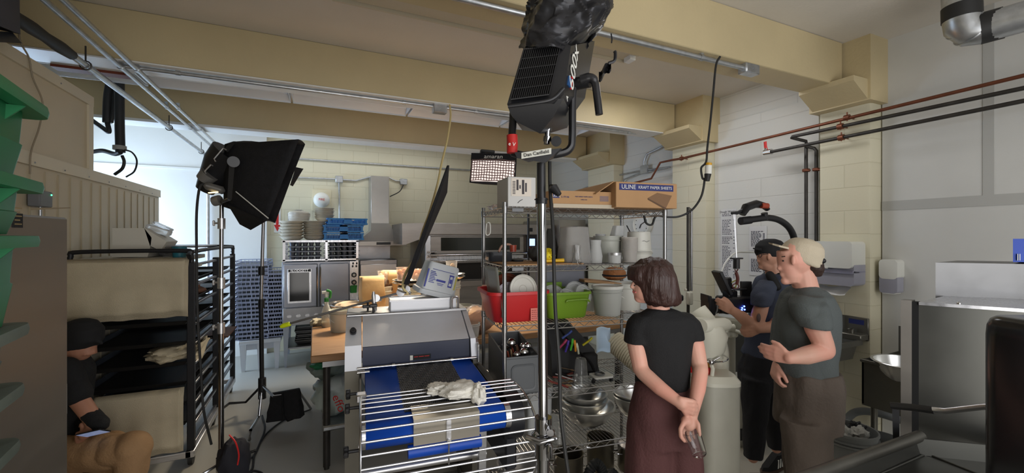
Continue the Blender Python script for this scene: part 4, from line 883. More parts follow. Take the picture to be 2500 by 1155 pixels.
    c = V((.47, -.60, 1.0)); m = blob(c, (.105, .08, .036), 12, .34, 34, 22); 
    t2 = thing('white_glove_rag', 'crumpled white towelling cloth lying on the wire guard rods', 'cloth', c-V((0, 0, .03)))
    obj('cloth_fold', m, rg, t2); obj('cloth_tail', blob((.55, -.66, .985), (.035, .05, .05), 4, .4), rg, t2); obj('cloth_fold', blob((.37, -.545, .998), (.06, .06, .026), 14, .5), rg, t2)
    # upturned white bin
    T_ = Matrix.Translation((.50, .42, 1.372)) @ Matrix.Rotation(math.radians(16), 4, 'Y') @ Matrix.Rotation(.12, 4, 'Z')
    t3 = thing('upturned_white_bin', 'white food bin turned upside down on top of the moulder, with blue print', 'bin', (.50, .42, 1.41))
    def rring(w, d, z, r=.03): return [(x, y, z) for x, y in rr(w, d, r, 4)]
    bin_m = mat('bin_plastic', s2l(205, 210, 214), .35)
    obj('bin_body', MB().loft([rring(.26, .2, .0), rring(.262, .2, .02), rring(.235, .175, .20), rring(.22, .165, .212)], T=T_), bin_m, t3)
    obj('bin_rim', MB().loft([rring(.285, .225, -.022), rring(.29, .23, -.018), rring(.29, .23, .012), rring(.27, .21, .016)], T=T_), bin_m, t3)
    def on_bin(x0, x1, z0, z1): y = lambda z: -.1+.0125*z/.2*1-.0; return MB().loft([[(x0, -.1005+.065*0+.0125*z0/.2-.001, z0), (x1, -.1005+.0125*z0/.2-.001, z0), (x1, -.1005+.0125*z1/.2-.001, z1), (x0, -.1005+.0125*z1/.2-.001, z1)], [(x0, -.098, z0), (x1, -.098, z0), (x1, -.09, z1), (x0, -.09, z1)]], T=T_)
    bl = mat('blue_print', s2l(62, 70, 160), .5)
    for a_ in ((-.118, -.108, .03, .16), (-.04, .03, .085, .10), (-.03, .02, .07, .074), (-.025, .015, .06, .064), (.05, .085, .14, .15), (.052, .058, .06, .14), (.078, .084, .06, .14), (.058, .078, .06, .07), (.06, .076, .09, .12)): obj('blue_print', on_bin(*a_), bl, t3)
    for i in range(8): obj('blue_print', on_bin(-.095, -.06+.008*(i % 3), .145-.011*i, .150-.011*i), bl, t3)
    obj('brand_line', on_bin(-.085, .08, .164, .167), bl, t3)
    obj('yellow_sticker', on_bin(.100, .112, .05, .15), mat('old_yellow', s2l(190, 180, 90), .6), t3)
# ---------------- grip arm, flag, yellow cord ----------------
dA = 2.95
t = thing('grip_arm', 'long steel grip arm with neon yellow end cap clamped above machine', 'grip arm', P(918, 745, dA))
obj('arm_rod', MB().cyl(P(700, 792, 2.9), P(985, 712, dA), .008, seg=10), steeld, t)
obj('yellow_end_cap', MB().tube([P(686, 798, 2.9), P(692, 795, 2.9), P(707, 791, 2.9), P(709, 790, 2.9)], [.012, .017, .016, .009], 12), mat('neon_yellow', s2l(210, 225, 30), .4), t)
g = obj('grip_head', MB().cyl(P(978, 714, dA+.03), P(978, 714, dA-.04), .028, seg=18).cyl(P(993, 706, dA+.02), P(993, 706, dA-.04), .024, seg=18).cyl(P(970, 708, dA), P(1003, 716, dA), .012), chrome, t)
obj('tee_handle', MB().cyl(P(982, 712, dA-.04), P(982, 712, dA-.1), .005).cyl(P(972, 708, dA-.1), P(992, 716, dA-.1), .006), chrome, g)
g = obj('clamp_head', MB().cyl(P(918, 728, dA+.03), P(918, 728, dA-.03), .026, seg=16).cyl(P(908, 735, dA), P(930, 729, dA), .016).cyl(P(916, 735, dA), P(918, 775, dA), .009), steel, t)
obj('clamp_handle', MB().tube([P(912, 712, dA-.03), P(912, 722, dA-.03), P(914, 755, dA-.03), P(915, 758, dA-.03)], [.008, .014, .011, .008], 10), steel, g)
obj('clamp_foot', MB().box(P(898, 748, dA), (.07, .03, .02), .004).cyl(P(898, 735, dA), P(898, 770, dA), .007), blackm, t)
t = thing('black_flag', 'long narrow black flag seen almost edge-on, slanting up from grip head', 'light flag', P(990, 696, 2.95))
q = [P(1097, 404, 2.80), P(1091, 404, 2.78), P(985, 694, 2.76), P(998, 696, 2.80)]; w = [P(1092, 470, 3.12), P(1087, 474, 3.1), P(1000, 668, 3.1), P(1007, 664, 3.12)]
obj('flag_cloth', MB().loft([q, [(a+b)*.5 for a, b in zip(q, w)], w]), blackf, t)
obj('flag_frame', MB().tube([P(1095, 404, 2.79), P(988, 694, 2.78)], .006, 8).cyl(P(992, 694, 2.8), P(985, 712, 2.94), .006), blackm, t)
tag(obj('yellow_cord', MB().tube(bez([P(1098, 256, 3.9), P(1100, 285, 3.8), P(1092, 340, 3.6), P(1078, 400, 3.4), P(1068, 450, 3.25), P(1048, 520, 3.1), P(1030, 570, 3.0), P(1018, 620, 2.92), P(990, 668, 2.88), P(984, 700, 2.86), P(996, 718, 2.88)], 6), .0085, 8), mat('cream_cord', s2l(214, 196, 140), .5)), 'pale yellow cord dropping from the ceiling box along the flag', 'cord')
# ---------------- film lamps and stands ----------------
# big central lamp
D = 1.5
t = thing('light_stand', 'tall chrome and black stand rising at centre in front of the wire shelf', 'light stand', (P(1325, 900, D).x, P(1325, 900, D).y, 0))
bx = P(1325, 900, D); tp = P(1321, 400, D)
def SP(py, dx=0): f = (py-400)/500; return P(1321+4*f+dx, py, D)
obj('black_riser', MB().cyl(SP(398), SP(490), .0155, seg=20), blackm, t)
obj('chrome_riser', MB().cyl(SP(490), SP(1040), .0165, seg=24), dchrome, t)
obj('base_column', MB().cyl(SP(1020), V((bx.x, bx.y, .12)), .0225, seg=24), dchrome, t)
obj('riser_collar', MB().cyl(SP(484), SP(498), .021, seg=20).cyl(SP(486), SP(488), .025, seg=20), black, t)
k = obj('collar', MB().cyl(SP(1018), SP(1115), .030, seg=20).box(SP(1060), (.085, .035, .035), .01).cyl(SP(1040, 14)-FW*.02, SP(1040, 14)-FW*.055, .012).cyl(SP(1085, 8), SP(1085, 8)-FW*.045, .014), dchrome, t)
obj('tee_handle', MB().tube([SP(1062, -42)-FW*.02, SP(1066, -10)-FW*.04, SP(1060, 30)-FW*.03], [.010, .012, .009], 10), dchrome, k)
obj('wing_handle', MB().box(SP(1085, 12)-FW*.05, (.02, .02, .05), .006), dchrome, k)
for a in (.5, 2.6, 4.7):
    dv = V((math.cos(a), math.sin(a), 0))
    obj('leg', MB().tube([V((bx.x, bx.y, .42))+dv*.03, V((bx.x, bx.y, .30))+dv*.25, V((bx.x, bx.y, .02))+dv*.5], .012, 10), dchrome, t)
obj('leg_hub', MB().cyl((bx.x, bx.y, .40), (bx.x, bx.y, .47), .04, seg=20), dchrome, t)
obj('chrome_spigot', MB().cyl(SP(352, 14), SP(304, 18), .0105, seg=14).cyl(SP(345, 15), SP(334, 16), .0145).cyl(SP(320, 16), SP(312, 17), .014), dchrome, t)
# lamp head
t = thing('film_lamp', 'large black film lamp wrapped in crumpled foil on the central stand', 'film lamp', P(1320, 380, D)); LT = t
bs = mat('lamp_body_black', (.014, .014, .016), .33)
tl = math.radians(8)
def L(px, py, d=D): return P(px, py, d)
# body: back face polygon (grille side) and depth towards right/back
bf = [(1238, 255, 1.36), (1278, 118, 1.42), (1382, 106, 1.42), (1394, 112, 1.42), (1376, 232, 1.37), (1350, 252, 1.36)]
bb_ = [(1262, 262, 1.62), (1300, 105, 1.66), (1400, 95, 1.66), (1452, 100, 1.66), (1428, 240, 1.62), (1395, 285, 1.62)]
ring0 = [L(*a) for a in bf]; ring1 = [L(*a) for a in bb_]
obj('lamp_body', MB().loft([ring0, ring1]), bs, t, ang=20)
# chin under body
obj('lamp_underside', MB().loft([[L(1238, 254, 1.355), L(1376, 240, 1.365), L(1396, 282, 1.6), L(1255, 262, 1.6)], [L(1246, 278, 1.37), L(1352, 284, 1.40), L(1385, 312, 1.58), L(1262, 300, 1.58)], [L(1262, 298, 1.40), L(1318, 326, 1.44), L(1340, 326, 1.54), L(1275, 318, 1.54)]]), bs, t)
obj('handle_bar', MB().tube(bez([L(1240, 260, 1.345), L(1300, 252, 1.34), L(1348, 242, 1.34), L(1376, 216, 1.35)], 5), .006, 8), blackm, t)
# grille
m = MB(); A0, A1, B0, B1 = L(1247, 244, 1.35), L(1280, 122, 1.41), L(1340, 232, 1.35), L(1368, 112, 1.41)
def gq(u, v, o=0): return (A0*(1-u)+B0*u)*(1-v)+(A1*(1-u)+B1*u)*v - FW*o
for i in range(19): u = i/18; m.loft([[gq(u-.01, 0, .0), gq(u+.01, 0, .0), gq(u+.01, 1, .0), gq(u-.01, 1, .0)], [gq(u-.006, 0, .012), gq(u+.006, 0, .012), gq(u+.006, 1, .012), gq(u-.006, 1, .012)]])
for j in range(6): v = j/5; m.tube([gq(0, v, .006), gq(1, v, .006)], .002, 5)
obj('cooling_fins', m, mat('fin_black', (.03, .03, .032), .4), t)
obj('grille_backing', MB().loft([[gq(0, 0, -.004), gq(1, 0, -.004), gq(1, 1, -.004), gq(0, 1, -.004)], [gq(0, 0, .002), gq(1, 0, .002), gq(1, 1, .002), gq(0, 1, .002)]]), mat('void_black', (.003, .003, .003), .8), t)
# side lettering on right face of body
fa, fb, fc = L(1350, 252, 1.36), L(1395, 285, 1.62), L(1376, 232, 1.37)
sv0, sv1 = L(1376, 232, 1.37), L(1394, 112, 1.42); sw0, sw1 = L(1428, 240, 1.62), L(1452, 100, 1.66)
xr_ = ((sv1-sv0)).normalized(); dn = (sw0-sv0).normalized(); nn = xr_.cross(dn).normalized()
if nn.dot(P(1400, 180, 1.5)) > 0: pass
nn = nn if nn.dot(V((0, 0, CH))-P(1400, 180, 1.5)) > 0 else -nn
up = nn.cross(xr_); Mx = Matrix((xr_, -nn, up if up.dot(-dn) > 0 else -up)).transposed().to_4x4()
mid = (sv0+sv1)/2
text('600x', .085, Matrix.Translation(mid+xr_*.018+dn*.06+nn*.004) @ Mx, wplas, t); text('A', .026, Matrix.Translation(sv0-xr_*.01+dn*.03+nn*.005) @ Mx, wplas, t)
obj('blue_red_badge', MB().loft([[mid-xr_*.055+dn*.02+nn*.004, mid-xr_*.02+dn*.02+nn*.004, mid-xr_*.03+dn*.055+nn*.004, mid-xr_*.065+dn*.055+nn*.004], [mid-xr_*.055+dn*.02, mid-xr_*.02+dn*.02, mid-xr_*.03+dn*.055, mid-xr_*.065+dn*.055]]), mat('badge_blue', s2l(40, 80, 130), .4), t)
obj('red_badge', MB().loft([[mid-xr_*.06+dn*.056+nn*.004, mid-xr_*.02+dn*.056+nn*.004, mid-xr_*.03+dn*.07+nn*.004, mid-xr_*.07+dn*.07+nn*.004], [mid-xr_*.06+dn*.056, mid-xr_*.02+dn*.056, mid-xr_*.03+dn*.07, mid-xr_*.07+dn*.07]]), red, t)
# yoke
y = obj('yoke', MB().tube(bez([L(1254, 262, 1.5), L(1252, 300, 1.5), L(1250, 330, 1.5), L(1250, 365, 1.5)], 3)+bez([L(1254, 375, 1.5), L(1300, 382, 1.5), L(1368, 375, 1.5), L(1392, 362, 1.5), L(1397, 335, 1.5), L(1398, 260, 1.5), L(1402, 215, 1.5), L(1420, 198, 1.52)], 5), .0165, 10, flat=.8), bs, t)
obj('yoke_base', MB().loft([[L(1256, 372, 1.44), L(1370, 362, 1.44), L(1380, 372, 1.56), L(1262, 384, 1.56)], [L(1262, 385, 1.44), L(1330, 398, 1.44), L(1366, 380, 1.56), L(1290, 396, 1.56)]]), bs, t)
obj('red_cable_tie', MB().tube([L(1250, 330, 1.48), L(1251, 352, 1.48), L(1250, 374, 1.48)], [.019, .0195, .0185], 12), mat('red_strap', s2l(178, 34, 30), .6), t)
text('e V', .018, Matrix.Translation(L(1250, 352, 1.455)) @ Matrix.Rotation(-YAW, 4, 'Z') @ Matrix.Rotation(.15, 4, 'Y'), wplas, t)
lb = obj('name_label', MB().loft([[L(1273, 373, 1.435), L(1346, 361, 1.435), L(1346, 376, 1.435), L(1273, 388, 1.435)], [L(1273, 373, 1.445), L(1346, 361, 1.445), L(1346, 376, 1.445), L(1273, 388, 1.445)]]), mat('label_tape', s2l(200, 200, 190), .6), t)
text('Dan Canfield', .0165, Matrix.Translation(L(1309.5, 374.5, 1.432)) @ Matrix.Rotation(-YAW, 4, 'Z') @ Matrix.Rotation(-.163, 4, 'Y'), ink, lb)
hb = obj('tilt_lock', MB().cyl(L(1405, 205, 1.5), L(1440, 198, 1.47), .022, seg=18), bs, t)
obj('lock_handle', MB().tube(bez([L(1418, 196, 1.47), L(1440, 190, 1.46), L(1452, 200, 1.46), L(1457, 230, 1.46), L(1463, 280, 1.46)], 5), [.017]*5+[.0155]*5+[.013]*11, 12), bs, hb)
obj('round_knob', MB().cyl(L(1358, 345, 1.46), L(1358, 345, 1.5), .018, seg=18), bs, t)
obj('small_arm_knob', MB().tube([L(1346, 455, 1.5), L(1352, 460, 1.48), L(1366, 476, 1.47)], [.008, .018, .009], 10), bs, t)
# foil hood
fl = mat('black_foil', (.022, .022, .025), .34, .4)
prof_ = [(118, 1274, 1385, 1.0), (95, 1278, 1405, 1), (60, 1283, 1470, 1), (20, 1288, 1497, 1), (-10, 1298, 1497, 1), (-60, 1310, 1485, 1), (-100, 1330, 1465, 1), (-120, 1350, 1440, 1)]
def foil(u, v):
    i = v*(len(prof_)-1); k = min(int(i), len(prof_)-2); f = i-k
    a, b = prof_[k], prof_[k+1]; y = a[0]*(1-f)+b[0]*f; xl = a[1]*(1-f)+b[1]*f; xr = a[2]*(1-f)+b[2]*f
    ang = 2*PI*u; c = (xl+xr)/2; w = (xr-xl)/2
    sgn = lambda s: math.copysign(abs(s)**.75, s)
    px = c+w*sgn(math.cos(ang)); dd = 1.58+.2*sgn(math.sin(ang))
    if v < .3: y += (max(0, math.cos(ang))**1.5)*170*(1-v/.3)*1.0*(.55+.45*math.sin(ang*1-.4) if math.sin(ang) < 0 else .8)
    p = P(px, y, dd); dr_ = V((math.cos(ang), 0, 0))
    q = V((p.x+p.z*.5, p.y, p.z-.3*p.x)); vv = noise.voronoi(q*11)[0]; v2 = noise.voronoi(V((q.x*22, q.y*14, q.z*17)))[0]; n1 = .035-abs(noise.noise(q*5))*.05-(vv[1]-vv[0])*.028-(v2[1]-v2[0])*.011+.01*noise.noise(q*20)
    out = (p-P(c, y, 1.58)); out.z = 0
    return p+out.normalized()*(n1-.02)+V((0, 0, .012*noise.noise(p*12)))
o = obj('foil_hood', MB().grid(foil, 130, 90), fl, t, ang=22); o.modifiers.new('th', 'SOLIDIFY').thickness = .002
obj('foil_scrap', MB().grid(lambda u, v: P(1462+30*u, 175-30*u+25*v+5*math.sin(u*9), 1.55+.02*math.sin(u*8+v*4)), 8, 4), fl, t)
obj('foil_scrap', MB().tube(bez([P(1485, 155, 1.55), P(1500, 148, 1.55), P(1502, 130, 1.55), P(1500, 125, 1.55)], 4), .006, 6), fl, t)
obj('tie_string', MB().tube(bez([P(1492, 82, 1.5), P(1494, 95, 1.5), P(1493, 105, 1.5)], 4), .0025, 5), blackf, t)
# power cable of lamp down the stand
tag(obj('power_cable', MB().tube(bez([P(1342, 395, 1.52), P(1343, 460, 1.5), P(1350, 560, 1.46), P(1352, 640, 1.44), P(1356, 760, 1.42), P(1366, 900, 1.4), P(1368, 1000, 1.4), P(1378, 1090, 1.4), P(1390, 1180, 1.4), P(1400, 1300, 1.4)], 5), .0065, 8), rubber), 'thick black cable hanging beside the central stand', 'cable')
# black cord from the near beam box with inline connector
t = thing('drop_cord', 'black cord dropping from the ceiling box to the shelf top', 'cord', P(1755, 140, 3.0))
obj('cord', MB().tube(bez([P(1758, 138, 2.95), P(1748, 160, 2.95), P(1741, 230, 2.95), P(1734, 300, 2.95), P(1727, 360, 2.95), P(1724, 395, 2.95), P(1712, 410, 2.95), P(1715, 435, 2.95), P(1720, 440, 2.95), P(1712, 480, 2.97), P(1690, 512, 3.0), P(1660, 528, 3.02), P(1630, 530, 3.02), P(1602, 528, 3.0), P(1592, 548, 3.0), P(1578, 545, 3.0), P(1572, 526, 3.0)], 6), .0075, 8), rubber, t)
obj('inline_plug', MB().tube([P(1731, 398, 2.93), P(1730, 404, 2.93)], .020, 10), mat('yellow_plug', s2l(214, 160, 40), .4), t); obj('plug_body', MB().tube([P(1730, 404, 2.93), P(1729, 425, 2.93)], .022, 12), wplas, t); obj('plug_cap', MB().tube([P(1728, 425, 2.93), P(1726, 442, 2.93)], [.023, .017], 12), rubber, t)
# left lamp with black softbox on stand
D = 3.05
t = thing('light_stand', 'slim steel stand at left carrying the lamp with black softbox', 'light stand', (P(540, 1100, D).x, P(540, 1100, D).y, 0))
bx = P(540, 1100, D); sp = lambda py: P(541-(py-500)*.004, py, D)
obj('riser', MB().cyl(sp(492), sp(800), .0135, seg=14), dchrome, t); obj('lower_tube', MB().cyl(sp(790), V((bx.x, bx.y, .06)), .0175, seg=14), dchrome, t)
for y in (545, 690, 800): k = obj('collar', MB().cyl(sp(y-12), sp(y+14), .024, seg=14), steel, t); obj('tee_knob', MB().cyl(sp(y), sp(y)-RT*.05, .007).box(sp(y)-RT*.055, (.015, .015, .04), .004), steel, k)
for a, ln in ((3.6, .45), (5.6, .4), (1.2, .45)):
    dv = V((math.cos(a), math.sin(a), 0)); obj('leg', MB().tube([V((bx.x, bx.y, .16)), V((bx.x, bx.y, .02))+dv*ln], .011, 8), dchrome, t)
obj('leg_hub', MB().cyl((bx.x, bx.y, .1), (bx.x, bx.y, .2), .032, seg=14), dchrome, t)
t = thing('film_lamp', 'black lamp head with angled black fabric softbox at left', 'film lamp', sp(492))
# softbox: mouth ring (right side), back ring (left)
mouth = [P(728, 340, 2.75), P(745, 352, 3.15), P(672, 545, 3.35), P(650, 540, 2.85)]
sm = [P(548, 352, 2.95), P(570, 345, 3.15), P(556, 505, 3.2), P(545, 505, 2.98)]
m = MB()
def sbf(u, v):
    k = u*4; i = int(k) % 4; f = k-int(k)
    a = mouth[i]*(1-f)+mouth[(i+1) % 4]*f; b = sm[i]*(1-f)+sm[(i+1) % 4]*f
    p = b*(1-v)+a*v; return p+V((0, 0, .012*math.sin(f*PI)*math.sin(v*7+i)))-FW*.04*math.sin(f*PI)*math.sin(v*PI)*(1 if i == 3 else 0)
o = obj('softbox', MB().grid(sbf, 32, 10), blackf, t); o.modifiers.new('th', 'SOLIDIFY').thickness = .006
m = MB().loft([[P(556, 500, 2.9), P(650, 540, 2.85), P(612, 562, 3.0), P(585, 548, 3.05)], [P(556, 470, 3.1), P(660, 520, 3.2), P(622, 545, 3.2), P(590, 540, 3.15)]]); obj('softbox_flap', m, blackf, t)
obj('side_flap', MB().loft([[P(722, 408, 2.95), P(741, 412, 3.0), P(715, 455, 3.05), P(708, 452, 3.0)], [P(722, 408, 3.0), P(741, 412, 3.05), P(715, 455, 3.1), P(708, 452, 3.05)]]), blackf, t)
obj('white_seam', MB().cyl(P(576, 468, 2.88), P(655, 533, 2.80), .0035, seg=6), wplas, t)
hm = mat('lamp_grey', s2l(120, 118, 114), .5, .3)
obj('lamp_housing', MB().tube([P(500, 465, 3.05), P(520, 435, 3.05), P(545, 405, 3.05), P(568, 378, 3.05)], [.06, .09, .13, .14], 20), blackm, t)
obj('end_cap', MB().tube([P(497, 440, 2.95), P(512, 425, 2.95)], [.05, .06], 14), hm, t); obj('lower_housing', MB().box(P(525, 460, 2.95), (.13, .1, .05), .02, rot=Matrix.Rotation(.3, 4, 'Y')), hm, t)
obj('glow_vent', MB().box(P(521, 470, 2.92), (.06, .02, .008), .003, rot=Matrix.Rotation(-.15, 4, 'Y')), mat('lamp_leak', (1, .8, .4), emit=(1, .75, .35), es=2.5), t)
obj('ballast_box', MB().tube([P(522, 492, 3.0), P(538, 488, 3.0)], .035, 10), hm, t)
for q in ([(527, 395), (523, 388), (545, 362), (553, 366)], [(503, 425), (500, 418), (515, 402), (520, 405)]): obj('wire_bail', MB().tube([P(x, y, 2.9) for x, y in q], .005, 6), steel, t)
obj('yoke_arm', MB().loft([[P(560, 385, 2.85), P(574, 392, 2.85), P(566, 488, 2.85), P(555, 484, 2.85)], [P(560, 385, 2.87), P(574, 392, 2.87), P(566, 488, 2.87), P(555, 484, 2.87)]]).tube([P(560, 486, 2.86), P(545, 492, 2.95), P(540, 494, 3.04)], .012, 8), mat('yoke_dark', (.035, .035, .037), .45, .3), t)
obj('yoke_knob', MB().cyl(P(570, 395, 2.82), P(570, 395, 2.88), .036, seg=18), black, t)
obj('rear_barndoor', MB().loft([[P(545, 365, 2.9), P(562, 348, 2.9), P(572, 352, 2.9), P(556, 372, 2.9)], [P(545, 365, 2.93), P(562, 348, 2.93), P(572, 352, 2.93), P(556, 372, 2.93)]]), blackm, t)
tag(obj('lamp_cable', MB().tube(bez([P(498, 448, 2.9), P(487, 460, 2.88), P(480, 520, 2.85), P(480, 620, 2.85), P(482, 760, 2.85), P(490, 900, 2.85), P(497, 1000, 2.85), P(516, 1085, 2.9)], 5), .008, 8), rubber), 'black cable hanging from left lamp to the floor', 'cable')
# second stand behind, black, with sandbag
D = 4.25
B2 = PZ(640, 1008, .06); dd2 = pix(B2)[2]
t = thing('light_stand', 'black stand behind the softbox with a sandbag on its leg', 'light stand', (B2.x, B2.y, 0))
obj('lower_tube', MB().cyl((B2.x, B2.y, .25), P(637, 740, dd2), .02, seg=12), blackm, t); obj('upper_tube', MB().cyl(P(637, 740, dd2), P(643, 540, dd2), .015, seg=12), steeld, t)
for y in (740, 660): obj('collar', MB().cyl(P(638, y-10, dd2), P(638, y+12, dd2), .028, seg=12), blackm, t)
obj('leg_hub', MB().cyl((B2.x, B2.y, .2), (B2.x, B2.y, .4), .035, seg=12), blackm, t)
F0 = V((B2.x, B2.y, .33))
for q in ([(628, 985), (622, 1000)], ): pass
obj('leg', MB().tube([F0, P(632, 1018, dd2-.1), PZ(612, 1050, .14), PZ(609, 1074, .01)], .013, 8), dchrome, t)
obj('leg', MB().tube([F0, PZ(668, 968, .34), PZ(731, 957, .33), PZ(759, 998, .02)], .012, 8), steeld, t)
obj('leg', MB().tube([F0, P(600, 982, dd2+.1), PZ(560, 985, .22), PZ(540, 1000, .05)], .012, 8), blackm, t)
c = P(697, 985, dd2-.25)
t = thing('sandbag', 'black saddle sandbag draped over the stand leg', 'sandbag', (c.x, c.y, .02))
def sbg(u, v):
    a = 2*PI*u; w = .04+.05*v; x = (-.5+v*0)
    return (0, 0, 0)
T_ = Matrix.Translation(c) @ Matrix.Rotation(-YAW, 4, 'Z')
m = MB(); R_ = []
for i in range(7):
    f = i/6; w = .13+.03*f; d_ = .02+.035*f; z = .115-.25*f; R_.append([(x*(1+.03*math.sin(i*2)), y, z+.02*math.sin(x*14)) for x, y in rr(w*2, d_*2, .02, 3)])
m.loft(R_, T=T_); obj('bag_panel', m, blackf, t); obj('bag_strap', MB().tube([(.0, -.05, .11), (.01, -.06, 0), (.02, -.065, -.1), (.05, -.05, -.14), (.10, -.05, -.12)], .014, 6, T=T_, flat=.4), blackf, t)
# sandbag at left stand
c = PZ(570, 1110, .16); c = P(570, 1095, 2.95)
t = thing('sandbag', 'black sandbag with red piping by the slim steel stand', 'sandbag', (c.x, c.y, 0))
obj('bag_panel', blob((c.x, c.y, .22), (.10, .10, .16), 21, .2), mat('navy_bag', (.012, .012, .018), .8), t); obj('red_piping', MB().tube(bez([P(560, 1062, 2.84), P(575, 1080, 2.82), P(583, 1110, 2.83), P(580, 1135, 2.84)], 4), .005, 6), red, t)
# floor cables
for i, (pp, lab) in enumerate((([(758, 1000), (700, 1022), (650, 1060), (622, 1110), (612, 1150), (560, 1165)], 'cable curving across the floor from the table to the stands'), ([(640, 1015), (647, 1045), (635, 1080), (618, 1115), (590, 1118), (545, 1120)], 'thin cable looping on the floor below the black stand'), ([(600, 1140), (590, 1132), (580, 1145), (600, 1160), (620, 1150), (640, 1158), (600, 1170)], 'small tangle of cable on the floor near the frame edge'))):
    tag(obj('floor_cable', MB().tube(bez([PZ(x, y, .012) for x, y in pp], 8), .008, 8), rubber), lab, 'cable')
# ---------------- wire shelving and its contents ----------------
SO = V((1.01, 2.29, 0)); SR = math.radians(-7.5); SW, SD = 1.11, .53
SF = Matrix.Translation(SO) @ Matrix.Rotation(SR, 4, 'Z')
def S(px, yl):                       # local x on the vertical plane y=yl of the shelf, and its distance
    a = (px-1250)/FPX; ux = V((math.cos(SR), math.sin(SR), 0)); q = SF @ V((0, yl, 0)); q.z = 0
    x = (a*q.dot(FW)-q.dot(RT))/(ux.dot(RT)-a*ux.dot(FW)); return x, (q+ux*x).dot(FW)
def Z(py, d): return CH-(py-577.5)/FPX*d
wire = mat('shelf_wire', (.42, .41, .40), .35, .9)
postm = mat('shelf_post', (.30, .30, .30), .3, .9)
ZS = [1.955, 1.605, 1.255, .835, .49, .14]
with frame(m=SF):
    t = thing('wire_shelving', 'chrome wire shelving unit of six shelves in the middle of the room', 'shelving', (SW/2, SD/2, 0))
    for x in (0, SW):
        for y in (0, SD):
            p = obj('post', MB().cyl((x, y, .02), (x, y, 1.975), .0125, seg=14).cyl((x, y, 1.97), (x, y, 1.982), .0135, seg=14), postm, t)
    for i, z in enumerate(ZS):
        m = MB()
        for (a, b) in (((0, 0), (SW, 0)), ((0, SD), (SW, SD)), ((0, 0), (0, SD)), ((SW, 0), (SW, SD))):
            A, B = V((*a, z-.004)), V((*b, z-.004)); A2, B2 = V((*a, z-.036)), V((*b, z-.036))
            m.cyl(A, B, .0038, seg=6); m.cyl(A2, B2, .0038, seg=6)
            L_ = (B-A).length; n = int(L_/.036)
            m.tube([A.lerp(B, k/n)+V((0, 0, -.002 if k % 2 else -.030)) for k in range(n+1)], .0026, 5)
        obj('shelf_rim', m, wire, t)
        m = MB()
        for k in range(1, 44): x = SW*k/44; m.cyl((x, 0, z), (x, SD, z), .0019, seg=5)
        for y in (.18, .36): m.cyl((0, y, z-.005), (SW, y, z-.005), .003, seg=5)
        obj('wire_deck', m, wire, t)
        for x in (0, SW):
            for y in (0, SD): obj('corner_collar', MB().cyl((x, y, z-.038), (x, y, z+.002), .0165, seg=14), postm, t)
        if i < 2: obj('shelf_badge', MB().bb(.045, .115, -.008, -.003, z-.028, z-.008), grey, t)
    for x in (0, SW):
        for y in (0, SD): obj('leveling_foot', MB().cyl((x, y, 0), (x, y, .025), .014, seg=10), steeld, t)
    def at(px, yl, z): x, d = S(px, yl); return V((x, yl, z))
    # --- top boxes
    def cbox(nm, label, px0, px1, y0, dep, z, hgt, m, b=.003, cat='box', opn=False, rz=0):
        xa, d = S(px0, y0); xb, _ = S(px1, y0)
        t = thing(nm, label, cat, ((xa+xb)/2, y0+dep/2, z)); th = .004
        if not opn: obj('box_body', MB().bb(xa, xb, y0, y0+dep, z, z+hgt, b), m, t)
        else:
            obj('box_body', MB().bb(xa, xb, y0, y0+th, z, z+hgt).bb(xa, xb, y0+dep-th, y0+dep, z, z+hgt).bb(xa, xa+th, y0, y0+dep, z, z+hgt).bb(xb-th, xb, y0, y0+dep, z, z+hgt).bb(xa, xb, y0, y0+dep, z, z+th), m, t)
        return t, xa, xb
    z0 = ZS[0]+.002
    x_, d_ = S(1270, -.01)
    t1, xa, xb = cbox('shipping_box', 'white shipping box with barcode labels on top shelf left end', 1240, 1308, -.01, .24, z0, Z(432, d_)-z0, mat('white_card', s2l(205, 204, 202), .7))
    h = Z(432, d_)-z0
    lm = mat('label_print', s2l(70, 66, 70), .7)
    obj('shipping_label', MB().bb(xa+.02, xb-.03, -.013, -.010, z0+h*.35, z0+h*.95), mat('label_cream', s2l(222, 212, 200), .6), t1)
    g = MB()
    for k in range(9): g.bb(xa+.028, xa+.045, -.015, -.013, z0+h*(.42+.05*k), z0+h*(.42+.05*k)+.004)
    obj('barcode', g, lm, t1)
    for k, (a, b, c, e) in enumerate(((.052, .064, .55, .9), (.070, .078, .6, .72), (.086, .10, .42, .9), (.106, .116, .5, .8))): obj('barcode', MB().bb(xa+a, xa+b, -.015, -.013, z0+h*c, z0+h*e), lm, t1)
    obj('pen_mark', MB().tube([(xa+.06, -.0125, z0+h*.12), (xa+.075, -.0125, z0+h*.2), (xa+.09, -.0125, z0+h*.24)], .0015, 5), ink, t1)
    y0 = -.04; x_, d_ = S(1420, y0); h = Z(467, d_)-z0
    t1, xa, xb = cbox('parchment_paper_box', 'long shallow cardboard box with torn top edge printed with parchment sheets', 1346, 1499, y0, .44, z0, h, cardb, opn=True)
    obj('paper_sheets', MB().bb(xa+.01, xb-.01, y0+.01, y0+.42, z0+.005, z0+h*.5), mat('film_paper', s2l(200, 200, 196), .3), t1)
    obj('top_film', MB().grid(lambda u, v: (xa+.02+(xb-xa-.04)*u*.8, y0+.03+.35*v, z0+h*.75+.025*noise.noise(V((u*6, v*5, 2)))), 14, 8), bagm, t1)
    obj('lower_flap', MB().bb(xa+.01, xb-.005, y0-.008, y0-.002, z0-.004, z0+.02), mat('flap_pale_card', s2l(190, 178, 158), .8), t1)  # paler strip along the lower edge of the box
    g = obj('blue_print_band', MB().bb(xa+.01, xa+.052, y0-.003, y0+.001, z0+h*.55, z0+h*.8), inkblue, t1)
    text('ULINE', .018, Matrix.Translation((xa+.031, y0-.0036, z0+h*.67)), paper, t1)
